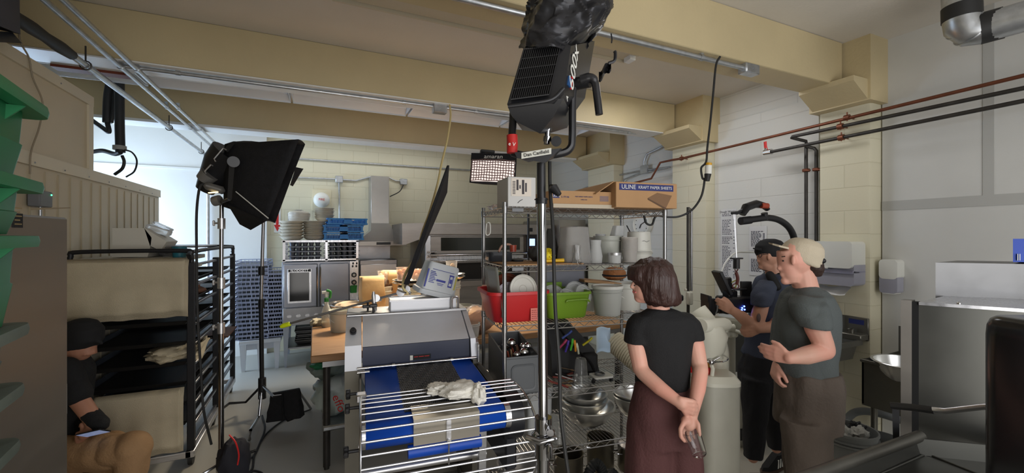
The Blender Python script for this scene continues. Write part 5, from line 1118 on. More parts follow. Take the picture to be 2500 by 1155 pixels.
    text('S-19146', .016, Matrix.Translation((xa+.09, y0-.0016, z0+h*.62)), inkblue, t1)
    text('PARCHMENT PAPER SHEETS', .0095, Matrix.Translation((xa+.215, y0-.0016, z0+h*.66)), inkblue, t1)
    text('12x16 IN', .0075, Matrix.Translation((xa+.215, y0-.0016, z0+h*.48)), inkblue, t1) if 0 else text('LUBRICATED', .0075, Matrix.Translation((xa+.215, y0-.0016, z0+h*.48)), inkblue, t1)
    for k in range(5): obj('emblem', MB().bb(xb-.10, xb-.04, y0-.002, y0, z0+h*(.42+.07*k), z0+h*(.45+.07*k)), mat('soft_blue_print', s2l(90, 94, 130), .7), t1)
    y0 = -.10; x_, d_ = S(1578, y0); z1 = Z(446, d_); zb = ZS[0]+.004; h = z1-zb
    t1, xa, xb = cbox('kraft_paper_box', 'large cardboard box of kraft paper sheets at the right end of top shelf', 1504, 1653, y0, .50, zb, h, cardb)
    obj('open_flap', MB().loft([[(xa, y0+.02, z1), (xa, y0+.48, z1), (xa-.17, y0+.46, z1-.05), (xa-.12, y0+.03, zb+h*.5)], [(xa-.003, y0+.02, z1+.004), (xa-.003, y0+.48, z1+.004), (xa-.17, y0+.46, z1-.046), (xa-.12, y0+.03, zb+h*.5+.004)]]), cardb, t1)
    b_ = obj('print_band', MB().bb(xa+.022, xb-.03, y0-.002, y0+.001, zb+h*.68, zb+h*.93), inkblue, t1)
    text('ULINE', .038, Matrix.Translation((xa+.022+(xb-xa-.052)*.165, y0-.003, zb+h*.80)), paper, b_, width=(xb-xa-.05)*.25); text('KRAFT PAPER SHEETS', .026, Matrix.Translation((xa+.022+(xb-xa-.052)*.655, y0-.003, zb+h*.80)), paper, b_, width=(xb-xa-.05)*.62)
    sk = mat('sketch_print', s2l(128, 98, 72), .8)
    cx, cz = xb-.13, zb+h*.33
    obj('sheet_drawing', MB().prism([(cx-.09, cz+.01), (cx-.02, cz+.045), (cx+.09, cz+.03), (cx+.045, cz-.05)], y0-.0015, y0), sk, t1)
    obj('sheet_drawing_edge', MB().prism([(cx-.09, cz+.01), (cx+.045, cz-.05), (cx+.045, cz-.062), (cx-.09, cz-.0)], y0-.002, y0), mat('sketch_dark', s2l(96, 74, 56), .8), t1)
    text('SHEETS 24 x 36', .008, Matrix.Translation((xa+.09, y0-.0015, zb+h*.42)), sk, t1) if 0 else None
    # things at top-left rim
    tag(obj('plastic_wrap', blob((.03, .34, z0+.014), (.05, .05, .02), 3, .5), bagm), 'scrap of clear wrap at the left edge of top shelf', 'wrap')
    # --- second shelf
    z0 = ZS[1]+.002
    tag(obj('cardboard_sheet', MB().bb(.01, .52, .01, .40, z0, z0+.006), cardb), 'flat cardboard sheet lying on left half of second shelf', 'cardboard'); z1 = z0+.008
    def tub(nm, label, px0, px1, yl, ytop, z, dep, m, taper=.86, flip=False, r=.03, rim=True, cat='tub', grp=None, round_=False):
        xa, d = S(px0, yl); xb, _ = S(px1, yl); w = xb-xa; h = Z(ytop, d)-z; cx, cy = (xa+xb)/2, yl+dep/2
        t = thing(nm, label, cat, (cx, cy, z), 0, grp)
        def ring(k, zz): return [(cx+x, cy+y, zz) for x, y in rr(w*k, dep*k, r*k, 5)]
        lo, hi = (1, taper) if flip else (taper, 1)
        rs = [ring(lo, z), ring(hi, z+h)] if flip else [ring(lo*.97, z), ring(lo, z+.008), ring(hi*.985, z+h*.9), ring(hi*1.0, z+h*.91)]
        if flip: rs = [ring(1.03, z), ring(1.03, z+.015), ring(.985, z+.018), ring(taper, z+h*.97), ring(taper*.93, z+h), ring(taper*.9, z+h-.004), ring(.96, z+.01)]
        else: rs = [ring(lo*.95, z), ring(lo, z+.01), ring(.97, z+h*.88), ring(1.04, z+h*.9), ring(1.04, z+h), ring(.97, z+h), ring(lo*.96, z+.012)]
        obj(nm+'_body', MB().loft(rs), m, t); return t, cx, cy, w, h
    smoke = mat('smoky_plastic', s2l(70, 72, 76), .15, trans=.3, ior=1.2)
    x, d = S(1224, .36)
    tub('smoky_container', 'low dark smoky container at back left of second shelf', 1195, 1254, .30, 617, z1, .16, smoke, .97)
    tub('clear_container', 'small clear lidded container beside the dark smoky one', 1256, 1282, .26, 634, z1, .12, smoke, .95)
    x, d = S(1259, .3); c = V((x, .36, Z(616, d)+.002))
    t1 = thing('orange_mug', 'small rust orange cup standing above the dark containers', 'cup', c); obj('mug_body', MB().lathe([(.001, 0), (.022, 0), (.025, .045), (.022, .045), (.02, .005), (.001, .005)], c, 20), mat('rust_glaze', s2l(150, 62, 44), .35), t1)
    x, d = S(1241, .3); tag(obj('wooden_tongs', MB().tube(bez([(x-.05, .36, Z(616, d)), (x-.02, .37, Z(600, d)), (x+.03, .36, Z(598, d)), (x+.05, .35, Z(612, d))], 5), .008, 8), mat('pink_wood', s2l(170, 130, 112), .5)), 'bent pinkish tool lying on the smoky container', 'kitchen tool')
    # dark cloth cone
    dk_ = mat('charcoal_felt', s2l(58, 57, 54), .9, bump=.3, bscale=60)
    x, d = S(1350, .30)
    t1 = thing('oven_mitts', 'dark grey padded oven mitt standing upright behind yellow brush', 'oven mitt', (x, .34, z1))
    obj('mitt_hand', MB().loft([[(x+a*(.085*(1-k)+.024*k)+.01*k-.01, .34+b*(.05*(1-k)+.02*k), z1+.22*k) for a, b in rr(1.9, 1.9, .7, 4)] for k in (0, .25, .5, .75, .93, 1)]), dk_, t1); obj('mitt_thumb', blob((x+.10, .32, z1+.055), (.05, .04, .05), 3, .2), dk_, t1)
    t1 = thing('oven_mitts', 'dark grey mitt lying left of the upright one', 'oven mitt', (x-.1, .3, z1)); obj('mitt_hand', blob((x-.13, .30, z1+.05), (.045, .05, .05), 7, .3), dk_, t1)
    yel = mat('yellow_bristle', s2l(226, 206, 40), .6)
    x, d = S(1340, .04)
    t1 = thing('scrub_brush', 'yellow scrub brush with round bristle head on the second shelf', 'brush', (x, .06, z1))
    obj('handle', MB().tube([(x-.03, .06, z1+.012), (x+.04, .06, z1+.014), (x+.105, .05, z1+.016)], [.012, .011, .013], 10), mat('yellow_plastic', s2l(222, 178, 40), .4), t1)
    m = MB(); rnd = random.Random(4); c = V((x+.01, .08, z1+.045))
    m.sph(c, (.035, .03, .028), 12, 8)
    for k in range(160):
        a, b = rnd.random()*2*PI, rnd.random()*PI*.6; q = V((math.cos(a)*math.sin(b), math.sin(a)*math.sin(b), math.cos(b))); m.tube([c+q*.025, c+q*.048], .0014, 4)
    obj('bristles', m, yel, t1)
    tub('tall_clear_container', 'tall upturned cloudy square container on the second shelf', 1384, 1451, .06, 553, z0, .2, mat('cloudy_tall', (.78, .77, .75), .22, trans=.75, ior=1.15), .84, True, .05)
    xh, d = S(1408, .05); tag(obj('glass_pitcher', MB().lathe([(.001, 0), (.03, 0), (.032, .01), (.022, .08), (.024, .12), (.02, .12), (.018, .08), (.028, .012), (.001, .01)], (xh-.005, .035, z0), 20), glass), 'slim clear glass measure in front of the tall upturned container', 'glass')
    for i, (px, yy, rr_, hh) in enumerate(((1463, .06, .042, .15), (1475, .2, .04, .19), (1455, .34, .04, .17))):
        x, d = S(px, yy); c = V((x, yy+.05, z0)); t1 = thing('glass_pitcher', ['front cloudy glass pitcher right of the tall container', 'middle cloudy glass pitcher right of tall container', 'hindmost cloudy glass pitcher near the oven'][i], 'pitcher', c, 0, 'glass pitchers on the second shelf')
        obj('pitcher_body', MB().lathe([(.001, 0), (rr_, .0), (rr_*1.1, hh*.3), (rr_*.8, hh*.75), (rr_*.9, hh), (rr_*.84, hh), (rr_*.75, hh*.74), (rr_*1.03, hh*.3), (rr_*.92, .006), (.001, .006)], c, 20), cloudy, t1)
    whb = mat('white_bucket', s2l(212, 211, 202), .42)
    x, d = S(1502, .12); bucket('translucent_bucket', 'milky bucket behind the small jar on second shelf', V((x, .22, z0)), .095, Z(576, d)-z0, mat('milky_translucent', s2l(200, 202, 192), .35, trans=.3), 1, False)
    x, d = S(1513, .2); tag(obj('square_cup', MB().loft([[(x+a, .24+b, Z(577, d)+.003) for a, b in rr(.075, .075, .01, 3)], [(x+a+.012, .24+b, Z(552, d)+.003) for a, b in rr(.06, .06, .01, 3)]]), cloudy), 'small cloudy cup upturned on the milky bucket', 'cup')
    x, d = S(1506, .02); c = V((x, .05, z0)); t1 = thing('glass_jar', 'small glass jar with a metal lid at front of second shelf', 'jar', c)
    obj('jar_body', MB().lathe([(.001, 0), (.040, 0), (.042, .05), (.04, .055), (.038, .05), (.037, .004), (.001, .004)], c, 24), cloudy, t1); obj('lid', MB().lathe([(.043, .052), (.044, .068), (.001, .068)], c, 24, caps=True), steel, t1)
    x, d = S(1549, .04); h = Z(580, d)-z0; c0 = V((x, .10, z0)); n = 12
    t0 = None
    for k in range(n):
        lab = nth(k, n, 'clear deli container', 'in the stack by white buckets')
        if t0 is None:
            with frame(c0): t0 = thing('deli_container', lab, 'plastic container', (0, 0, 0), 0, 'nested clear deli containers on second shelf'); obj('cup', MB().lathe([(.001, 0), (.044, .0), (.052, .075), (.056, .076), (.056, .083), (.050, .083), (.042, .003), (.001, .003)], (0, 0, 0), 20), dely, t0)
        else: dup(t0, SF @ Matrix.Translation(c0+V((0, 0, (h-.08)*k/(n-1)))), lab)
    x, d = S(1582, .10); bucket('white_bucket', 'white bucket ring standing under an upturned white bucket', V((x, .20, z0)), .088, .065, whb, 2, False)
    hh = Z(566, d)-z0-.066; c = V((x-.005, .20, z0+.068)); t1 = thing('white_bucket', 'upturned white bucket with a pen-drawn squiggle on second shelf', 'bucket', c)
    obj('bucket_body', MB().lathe([(.088, 0), (.09, .01), (.084, .012), (.078, hh*.97), (.074, hh), (.001, hh)], c, 30, caps=True), whb, t1); obj('pen_mark', MB().tube([(x-.03+.006*k, .115-.001*k, z0+.14+.004*math.sin(k)) for k in range(9)], .0012, 4), grey, t1)
    x, d = S(1590, .3); 
    tag(obj('cord_hook', MB().tube(bez([at(1530, .3, 1.86), at(1541, .3, 1.79), at(1538, .3, 1.75), at(1530, .3, 1.72)], 5), .004, 6), rubber), 'black hook and cord hanging under the top shelf', 'hook')
    tag(obj('white_loop', MB().tube(bez([at(1188, .45, 1.87), at(1186, .45, 1.80), at(1192, .45, 1.79), at(1197, .45, 1.81), at(1196, .45, 1.87), at(1190, .45, 1.875)], 4), .004, 6), wplas), 'small white loop hanging from top shelf left end', 'loop')
    # --- third shelf
    z0 = ZS[2]+.002
    redt = mat('red_tub_plastic', s2l(196, 42, 44), .4, var=.05, scale=3)
    t1, cx, cy, w, h = tub('red_tub', 'red plastic tub full of round white lids on third shelf', 1196, 1346, .03, 716, z0, .36, redt, .78, r=.07)
    obj('pink_note', MB().bb(cx+.065, cx+.135, .045-.002, .045, z0+.01, z0+.085, 0), mat('pink_note_paper', s2l(226, 128, 116), .7), t1)
    g = MB(); rnd = random.Random(2)
    for i in range(5):
        y = cx+.072
        while y < cx+.125: w_ = .004+.008*rnd.random(); g.bb(y, min(y+w_, cx+.13), .0405, .0425, z0+.07-.012*i, z0+.0725-.012*i); y += w_+.004
    obj('note_handwriting', g, mat('red_pen', s2l(140, 50, 50), .7), t1)
    T0 = lambda c, rx, rz=0: Matrix.Translation(c) @ Matrix.Rotation(rz, 4, 'Z') @ Matrix.Rotation(rx, 4, 'X')
    def lidm(nm, label, px, py, yl, R, m, rz=0, rx=1.35, cat='lid', grp='round lids in the red tub'):
        x, d = S(px, yl); c = V((x, yl, Z(py, d))); t = thing(nm, label, cat, c, 0, grp)
        obj('lid_disc', MB().lathe([(.001, 0), (R*.25, 0), (R*.27, .003), (R*.3, 0), (R*.75, 0), (R*.8, .006), (R*.93, .006), (R*.96, .012), (R, .012), (R, -.006), (R*.9, -.008), (.001, -.006)], (0, 0, 0), 36, T=T0(c, rx, rz)), m, t); return t
    lidm('bucket_lid', 'big round white lid standing in front in the red tub', 1277, 706, .12, .092, whb, .1)
    lidm('bucket_lid', 'second round lid peeking out behind the big white one', 1243, 722, .17, .085, mat('lilac_white', s2l(205, 198, 206), .4), -.15)
    lidm('brown_lid', 'reddish brown round lid leaning at left in red tub', 1238, 705, .23, .10, mat('rust_lid', s2l(120, 60, 40), .4), -.5)
    # hanging laminated strip, tea towel
    tgl = thing('laminated_strip', 'grey laminated instruction strip hanging at the left end', 'hanging sheet', at(1200, .2, 1.3))
    obj('sheet', MB().grid(lambda u, v: at(1183+32*u+(14 if v > .8 else 14*v), .24-.2*u, Z(648+116*v, 2.72)), 4, 10), mat('laminate', s2l(148, 150, 144), .3), tgl); list(WM)[-1].modifiers.new('th', 'SOLIDIFY').thickness = .002
    tgl = thing('striped_towel', 'green and cream striped towel between shelf left posts', 'towel', at(1215, .3, 1.45))
    o = obj('towel_cloth', MB().grid(lambda u, v: at(1208+22*u*(1-.6*v)+2*math.sin(v*5), .30+.02*math.sin(u*14), Z(655+75*v, 2.85)), 12, 8), mat('towel_stripe', s2l(190, 196, 168), .85, col2=s2l(120, 150, 110), scale=4, stretch=(6, 1, .6)), tgl); o.modifiers.new('th', 'SOLIDIFY').thickness = .003
    tgl = thing('patterned_bag', 'small flower-patterned food bag squeezed behind the left post', 'bag', at(1180, .5, 1.3)); obj('bag_body', MB().loft([[at(1183+8*a, .48+.05*b, 1.27+.0*a+.17*k) for a, b in rr(1.6, 1.6, .5, 2)] for k in (0, .5, 1)]), mat('pattern_bag', s2l(220, 200, 180), .6, col2=s2l(220, 120, 90), scale=14), tgl)
    grn = mat('green_tub_plastic', s2l(122, 160, 44), .4, var=.05, scale=3)
    t1, cx, cy, w, h = tub('green_tub', 'lime green plastic tub in the middle of third shelf', 1338, 1447, .06, 716, z0, .3, grn, .84, r=.045)
    obj('molded_handle', MB().tube(bez([(cx-.03, .058, z0+h*.62), (cx-.02, .052, z0+h*.7), (cx+.10, .048, z0+h*.72), (cx+.13, .056, z0+h*.62)], 4), .006, 6), grn, t1)
    obj('back_lip', MB().box((cx-.02, .30, z0+h+.015), (.13, .01, .05), .004), grn, t1)
    for i, (px, py, yl, R) in enumerate(((1350, 716, .16, .07), (1385, 722, .13, .06), (1405, 712, .2, .08), (1422, 716, .16, .07))):
        lidm('round_cover', ['clear round lid at left in the green tub', 'small clear lid lying low at front in the green tub', 'largest clear lid leaning at the back of green tub', 'clear lid at the right in the green tub'][i], px, py+4, yl, R, cloudy, .2*i-.3, .9+.15*i, grp='clear lids in the green tub')
    # grey big bin behind
    tub('grey_storage_bin', 'large plain grey bin behind green tub', 1322, 1432, .36, 648, z0, .16, mat('bin_grey', s2l(128, 130, 140), .45), .96)
    x, d = S(1498, .06); bucket('lidded_bucket', 'white lidded bucket at front right of third shelf', V((x, .14, z0)), .098, Z(702, d)-z0, mat('frosted_bucket', s2l(206, 208, 202), .4, trans=.15), 1, False, True)
    x, d = S(1440, .3); bucket('white_bucket', 'white bucket partly hidden between green tub and lidded bucket', V((x, .36, z0)), .085, Z(712, d)-z0, whb, 1, False)
    x, d = S(1549, .2); bucket('white_bucket', 'white bucket behind lidded one with wire handle', V((x, .30, z0)), .11, Z(694, d)-z0, whb, 1, True)
    x, d = S(1470, .3); t1 = thing('cardboard_tray', 'flat cardboard tray lying across buckets at the back', 'tray', (x, .4, 1.47)); obj('tray_body', MB().box((x, .38, Z(690, d)), (.30, .2, .02), .004, rot=Matrix.Rotation(.12, 4, 'Y')), cardb, t1)
    x, d = S(1500, .42); t1 = thing('wicker_basket', 'round orange-brown basket seen under the second shelf', 'basket', (x, .44, Z(682, d))); obj('basket_body', MB().lathe([(.05, 0), (.085, .02), (.085, .06), (.06, .09), (.001, .10)], (x, .42, Z(683, d)), 24, caps=True), mat('wicker', s2l(170, 112, 66), .7, bump=.8, bscale=60), t1); obj('dark_band', MB().tube([(x+.087*math.cos(a*.4), .42+.087*math.sin(a*.4), Z(683, d)+.035) for a in range(16)], .007, 6), ink, t1)
    # --- fourth shelf
    z0 = ZS[3]+.002
    gb = mat('grey_bin_plastic', s2l(92, 95, 98), .45)
    xa, d = S(1245, .0); xb, _ = S(1318, .0)
    t1 = thing('utensil_bin', 'grey plastic bin full of ladles on left of fourth shelf', 'bin', ((xa+xb)/2, .2, z0))
    xl0, xl1 = xa-.02, xb+.01; ht = .22
    m = MB()
    def slopez(y): return z0+ht+.05*max(0, min(1, (y-.0)/.42))
    m.loft([[(xl0, .01, z0), (xl1, .01, z0), (xl1, .01, z0+ht), (xl0, .01, z0+ht)], [(xl0, .02, z0), (xl1, .02, z0), (xl1, .02, z0+ht), (xl0, .02, z0+ht)]])
    for x in (xl0, xl1-.008): m.loft([[(x, .02, z0), (x, .44, z0), (x, .44, z0+ht+.06), (x, .02, z0+ht)], [(x+.008, .02, z0), (x+.008, .44, z0), (x+.008, .44, z0+ht+.06), (x+.008, .02, z0+ht)]])
    m.bb(xl0, xl1, .43, .44, z0, z0+ht+.06); m.bb(xl0, xl1, .01, .44, z0, z0+.006)
    obj('bin_body', m, gb, t1)
    fr_ = obj('front_rim', MB().tube([(xl0, .012, z0+ht), (xl1, .012, z0+ht)], .008, 8), gb, t1)
    cxx = (xl0+xl1)/2; a_ = rr((xl1-xl0)*.72, ht*.72, .03, 5, cxx, z0+ht*.45); b__ = rr((xl1-xl0)*.62, ht*.62, .02, 5, cxx, z0+ht*.45)
    obj('front_recess', MB().loft([[(x, .008, z) for x, z in a_], [(x, .004, z) for x, z in a_], [(x, .006, z) for x, z in b__], [(x, .009, z) for x, z in b__]]), gb, t1)
    rnd = random.Random(7)
    for i, (px, py, yl) in enumerate(((1206, 852, .30), (1233, 846, .24), (1249, 838, .2), (1277, 845, .14), (1296, 845, .16), (1280, 862, .1), (1215, 866, .2), (1262, 868, .12), (1300, 868, .2))):
        x, d = S(px, yl); x = min(max(x, xl0+.03), xl1-.03); zc_ = max(Z(py, d), z0+.19); R = .020+.006*(i % 3)
        t2 = thing('ladle', ['ladle bowl shining at far left of the grey bin', 'ladle standing behind left shelf post', 'ladle with a twisted handle, third from the left', 'large ladle in the middle of the grey bin', 'largest round ladle at right of the bin', 'small ladle below the two large ones', 'ladle low at left inside the bin', 'ladle half hidden below the twisted one', 'ladle low at the right inside the bin'][i], 'ladle', (x, yl, z0+.03), 0, 'ladles in the grey bin')
        obj('ladle_bowl', MB().sph((x, yl, zc_), (R, R*.8, R), 16, 10), chrome, t2); obj('handle', MB().cyl((x, yl, zc_-R*.8), (min(max(x+.03*math.sin(i*2), xl0+.02), xl1-.02), yl+.02, z0+.02), .004, seg=6), steel, t2)
    for i in range(6):
        x = xl0+.04+i*(xl1-xl0-.08)/5; t2 = tag(obj('wooden_spoon', MB().tube(bez([(x, .1+.03*i, z0+.04), (x+.01, .11+.03*i, z0+.15), (x+.02*math.sin(i*3), .12+.03*i, z0+.235)], 4), [.006]*5+[.008, .011, .014, .010], 8, flat=.5), mat('pale_wood', s2l(150, 122, 92), .6) if i % 2 else mat('red_wood', s2l(130, 60, 45), .5)), ['dark red wooden spoon leftmost in the grey bin', 'pale wooden spoon second from the left in the grey bin', 'red wooden spoon between two pale ones in bin', 'pale wooden spoon right of the bin middle', 'red wooden spoon near the right end of bin', 'pale wooden spoon rightmost in the grey bin'][i], 'spoon', 'wooden spoons in the grey bin')
    # black tool bag
    tb_ = mat('tool_bag_black', (.008, .008, .009), .6)
    xa, d = S(1345, .25); xb, _ = S(1450, .25)
    t1 = thing('tool_bag', 'tall black tool bag with coloured markers on the fourth shelf', 'bag', ((xa+xb)/2, .35, z0))
    obj('bag_body', MB().loft([[(xa, .22, z0), (xb+.02, .20, z0), (xb+.02, .5, z0), (xa, .5, z0)], [(xa-.005, .24, z0+.2), (xb, .24, z0+.16), (xb, .5, z0+.2), (xa, .5, z0+.2)], [(xa, .34, z0+.37), (xa+.14, .30, z0+.37), (xa+.14, .48, z0+.37), (xa, .48, z0+.37)]]), tb_, t1)
    obj('bag_strap', MB().tube(bez([at(1450, .2, z0+.02), at(1440, .18, z0+.1), at(1395, .2, z0+.22), at(1360, .26, z0+.35)], 5), .012, 6, flat=.4), tb_, t1)
    obj('bag_side_pocket', MB().box(((xb)-.05, .22, z0+.08), (.12, .05, .14), .02), tb_, t1)
    for i, (px, py, c, ang, nm) in enumerate(((1388, 815, s2l(60, 80, 150), .9, 'blue'), (1377, 838, s2l(170, 50, 90), .7, 'magenta'), (1386, 842, s2l(80, 60, 160), .2, 'violet'), (1397, 838, s2l(80, 190, 60), .1, 'green'), (1404, 841, s2l(230, 150, 50), -.2, 'orange'), (1410, 848, s2l(220, 225, 200), -.3, 'white'), (1438, 832, s2l(190, 180, 30), .9, 'yellow'))):
        x, d = S(px, .17); c3 = V((x, .17, Z(py, d))); dv = V((math.sin(ang), 0, math.cos(ang)))
        t2 = thing('marker_pen', nm+' marker pen tucked in the black tool bag', 'marker', c3, 0, 'marker pens on the tool bag')
        mm = mat('pen_'+nm, c, .4); obj('pen_cap', MB().cyl(c3, c3+dv*.03, .0085, seg=10), mm, t2); obj('pen_barrel', MB().cyl(c3-dv*.05+V((0, .015, 0)), c3, .0075, seg=10), mm, t2)
    x, d = S(1425, .02); c = V((x, .06, z0)); t1 = thing('clear_cup', 'clear plastic cup upturned on the fourth shelf', 'cup', c)
    obj('cup_body', MB().lathe([(.056, 0), (.056, .005), (.050, .006), (.036, .155), (.030, .168), (.001, .168)], c, 28), clear, t1); list(WM)[-1].modifiers.new('th', 'SOLIDIFY').thickness = .002
    x, d = S(1477, .05); c = V((x, .08, z0)); t1 = thing('kitchen_scale', 'small white scale with black feet on the fourth shelf', 'scale', c)
    obj('scale_plate', MB().slab([(x+a, .10+b) for a, b in rr(.14, .10, .02)], z0+.022, z0+.034), wplas, t1); obj('scale_ring', MB().lathe([(.028, 0), (.034, .004), (.034, .010), (.028, .012)], (x-.01, .10, z0+.034), 24), grey, t1)
    obj('black_foot', MB().tube([(x-.085, .05, z0+.012), (x-.06, .08, z0+.014), (x-.055, .09, z0+.018)], .013, 10), black, t1); obj('black_foot', MB().cyl((x+.05, .06, z0), (x+.05, .06, z0+.022), .012), black, t1)
    for i in range(12):
        a = -.5+.09*i; x, d = S(1342+i*5.2, .1+.02*(i % 4)); yy = .03+.016*i
        k = i % 4; m = MB(); zz_ = z0+.008+.0065*(i % 5)
        A, B = V((x-.04, yy, zz_+.05-.03*(i % 3))), V((x+.09, max(yy-.05+.012*i, .02), zz_))
        if k == 0: m.tube([A, A.lerp(B, .8), B], [.006, .007, .008], 8)
        elif k == 1: m.tube([A, A.lerp(B, .7), A.lerp(B, .85), B], [.005, .005, .016, .010], 8, flat=.4)
        elif k == 2: m.tube([A, A.lerp(B, .5)], .008, 8).tube([A.lerp(B, .5), B], [.012, .003], 8, flat=.3)
        else: m.tube([A, B], .0035, 6).sph(B, .013, 10, 6)
        tag(obj(['brush_handle', 'wooden_spatula', 'paring_knife', 'whisk_tool'][k], m, [mat('dark_red_handle', s2l(110, 44, 36), .4), mat('pale_wood', (0, 0, 0)), black, steel][k]), ['dark red handled', 'pale wooden', 'black handled', 'steel'][k]+' utensil '+['nearest the grey bin', 'lying at the back of the pile', 'near the pile centre', 'pointing at the clear cup'][i//3 % 4]+[' low down', ' on top', ' leaning up'][i % 3], 'utensil', 'loose utensils on the fourth shelf')
    # papers & ribbed tube stack behind
    x, d = S(1470, .5); tag(obj('blue_paper', MB().grid(lambda u, v: at(1456+34*u, .50-.25*v+.03*u, Z(812+38*v, 3.1)+.01*math.sin(u*5)), 6, 6), mat('pale_blue_paper', s2l(190, 215, 240), .6)), 'crumpled pale blue paper behind the fourth shelf', 'paper'); list(WM)[-1].modifiers.new('th', 'SOLIDIFY').thickness = .002
    t1 = thing('proofing_basket_stack', 'stack of pale round proofing baskets tipped on its side', 'basket stack', at(1520, .2, z0))
    a, b = at(1500, .42, 1.0)+V((0, 0, .0)), at(1568, .20, .915)
    a.z, b.z = Z(840, 3.12), Z(886, 3.05); dv = (b-a).normalized(); m = MB(); pts, rad = [], []
    for k in range(14): pts += [a.lerp(b, k/14), a.lerp(b, (k+.75)/14)]; rad += [.084, .079]
    obj('basket_body', MB().tube(pts, rad, 28), mat('cane', s2l(196, 186, 160), .6, var=.05, scale=10), t1); obj('end_crust', MB().tube([a-dv*.012, a+dv*.002], [.06, .079], 24), mat('crusty', s2l(176, 146, 106), .8, var=.2, scale=20), t1)
    # --- fifth shelf
    z0 = ZS[4]+.002
    x, d = S(1440, .22); bst = mat('prep_bowl_steel', (.7, .7, .68), .28, .9)
    bowl(V((x-.002, .25, z0)), .185, .13, 'largest steel mixing bowl at the bottom of the nested three', bst, grp='nested mixing bowls on the fifth shelf')
    bowl(V((x-.025, .25, z0+.075)), .155, .10, 'middle black-rimmed bowl of the nested three', bst, grp='nested mixing bowls on the fifth shelf')
    bowl(V((x-.03, .25, z0+.115)), .152, .10, 'topmost steel bowl of the nested three', bst, grp='nested mixing bowls on the fifth shelf')
    x, d = S(1560, .22); bowl(V((x-.01, .25, z0)), .155, .15, 'deep steel bowl at right end partly behind the woman', bst, grp='bowls at the right of the fifth shelf'); bowl(V((x-.01, .25, z0+.05)), .148, .12, 'inner bowl nested in right-hand deep bowl', bst, grp='bowls at the right of the fifth shelf')
    for i, (px, yl, r, h) in enumerate(((1370, .03, .052, .17), (1352, .10, .05, .15))):
        x, d = S(px, yl); c = V((x, yl+.04, z0)); t1 = thing('clear_cup', ['large clear cup upturned at front of fifth shelf', 'clear cup behind the large upturned one'][i], 'cup', c); obj('cup_body', MB().lathe([(r, 0), (r*.97, .004), (r*.75, h*.97), (r*.6, h), (.001, h)], c, 26), clear, t1); list(WM)[-1].modifiers.new('th', 'SOLIDIFY').thickness = .002
    tub('white_storage_tub', 'tall white tub on fifth shelf behind the chrome stand', 1290, 1352, .10, 952, z0, .25, mat('tub_white_grey', s2l(170, 172, 172), .45), .95)
    # --- bottom shelf
    z0 = ZS[5]+.002; pot = mat('pot_steel', s2l(120, 114, 100), .35, .85, var=.15, scale=8)
    def potf(label, px, yl, r, h, lid=False, m=pot):
        x, d = S(px, yl); c = V((x, yl, z0)); t = thing('saucepan', label, 'pot', c, 0, 'pots on the bottom shelf')
        obj('pot_body', MB().lathe([(.001, 0), (r*.95, 0), (r, .012), (r, h*.95), (r*1.05, h), (r*.97, h), (r*.95, .014), (.001, .012)], c, 30), m, t)
        obj('loop_handle', MB().tube(bez([c+V((-r, -.03, h*.75)), c+V((-r-.045, -.02, h*.8)), c+V((-r-.045, .02, h*.8)), c+V((-r, .03, h*.75))], 4), .005, 6), chrome, t)
        if lid: k = obj('lid', MB().lathe([(r*1.06, h), (r*1.04, h+.008), (r*.6, h+.035), (.001, h+.045)], c, 30, caps=True), steel, t); obj('lid_knob', MB().tube([c+V((-.03, 0, h+.045)), c+V((0, 0, h+.07)), c+V((.03, 0, h+.045))], .005, 6), chrome, k)
        return t
    potf('deep steel pot with loop handle at front of bottom shelf', 1388, .16, .095, .22); potf('worn olive-toned pot in the middle of the bottom shelf', 1466, .30, .095, .22); potf('lidded pot at right of the bottom shelf', 1545, .22, .105, .17, True); potf('wide stockpot at left end of the bottom shelf', 1272, .2, .15, .19, False, steel)
    t1 = thing('black_hose', 'black corrugated hose heaped before pots on the bottom shelf', 'hose', at(1450, .06, z0)); pts = bez([at(1432, .03, z0+.03), at(1438, .03, z0+.14), at(1455, .03, z0+.19), at(1470, .03, z0+.14), at(1478, .03, z0+.03)], 10)
    obj('hose_body', MB().tube(pts, [.034 if k % 2 else .028 for k in range(len(pts))], 12), mat('hose_black', s2l(44, 46, 48), .5), t1); obj('hose_lump', blob(at(1488, .09, z0+.05), (.07, .05, .045), 3, .3), MT['hose_black'], t1)
# ---------------- people ----------------
class BD(MB):
    def cap(s, a, b, ra, rb=None, seg=14):
        rb = ra if rb is None else rb; a, b = V(a), V(b); d = (b-a).normalized()
        pts, r = [], []
        for k in range(5): an = PI/2*k/4; pts.append(a-d*ra*math.cos(an)); r.append(max(ra*math.sin(an), 1e-4))
        for k in range(5): an = PI/2*k/4; pts.append(b+d*rb*math.sin(an)); r.append(max(rb*math.cos(an), 1e-4))
        return s.tube(pts, r, seg)
    def chain(s, pts, rs):
        for i in range(len(pts)-1): s.cap(pts[i], pts[i+1], rs[i], rs[i+1])
        return s
    def rings(s, rows, yaw=0, n=24, pw=.8):      # rows: (centre, half width, half depth)
        ux = (RT*math.cos(yaw)+FW*math.sin(yaw)); uy = (-RT*math.sin(yaw)+FW*math.cos(yaw)); sg = lambda q: math.copysign(abs(q)**pw, q)
        return s.loft([[V(c)+ux*hw*sg(math.cos(2*PI*k/n))+uy*hd*sg(math.sin(2*PI*k/n)) for k in range(n)] for c, hw, hd in rows])
    def ell(s, c, r, R_=None): return s.sph((0, 0, 0), r, 18, 12, T=Matrix.Translation(V(c)) @ (R_ if R_ is not None else Matrix.Identity(4)))
CAMR = Matrix((RT, FW, V((0, 0, 1)))).transposed().to_4x4()
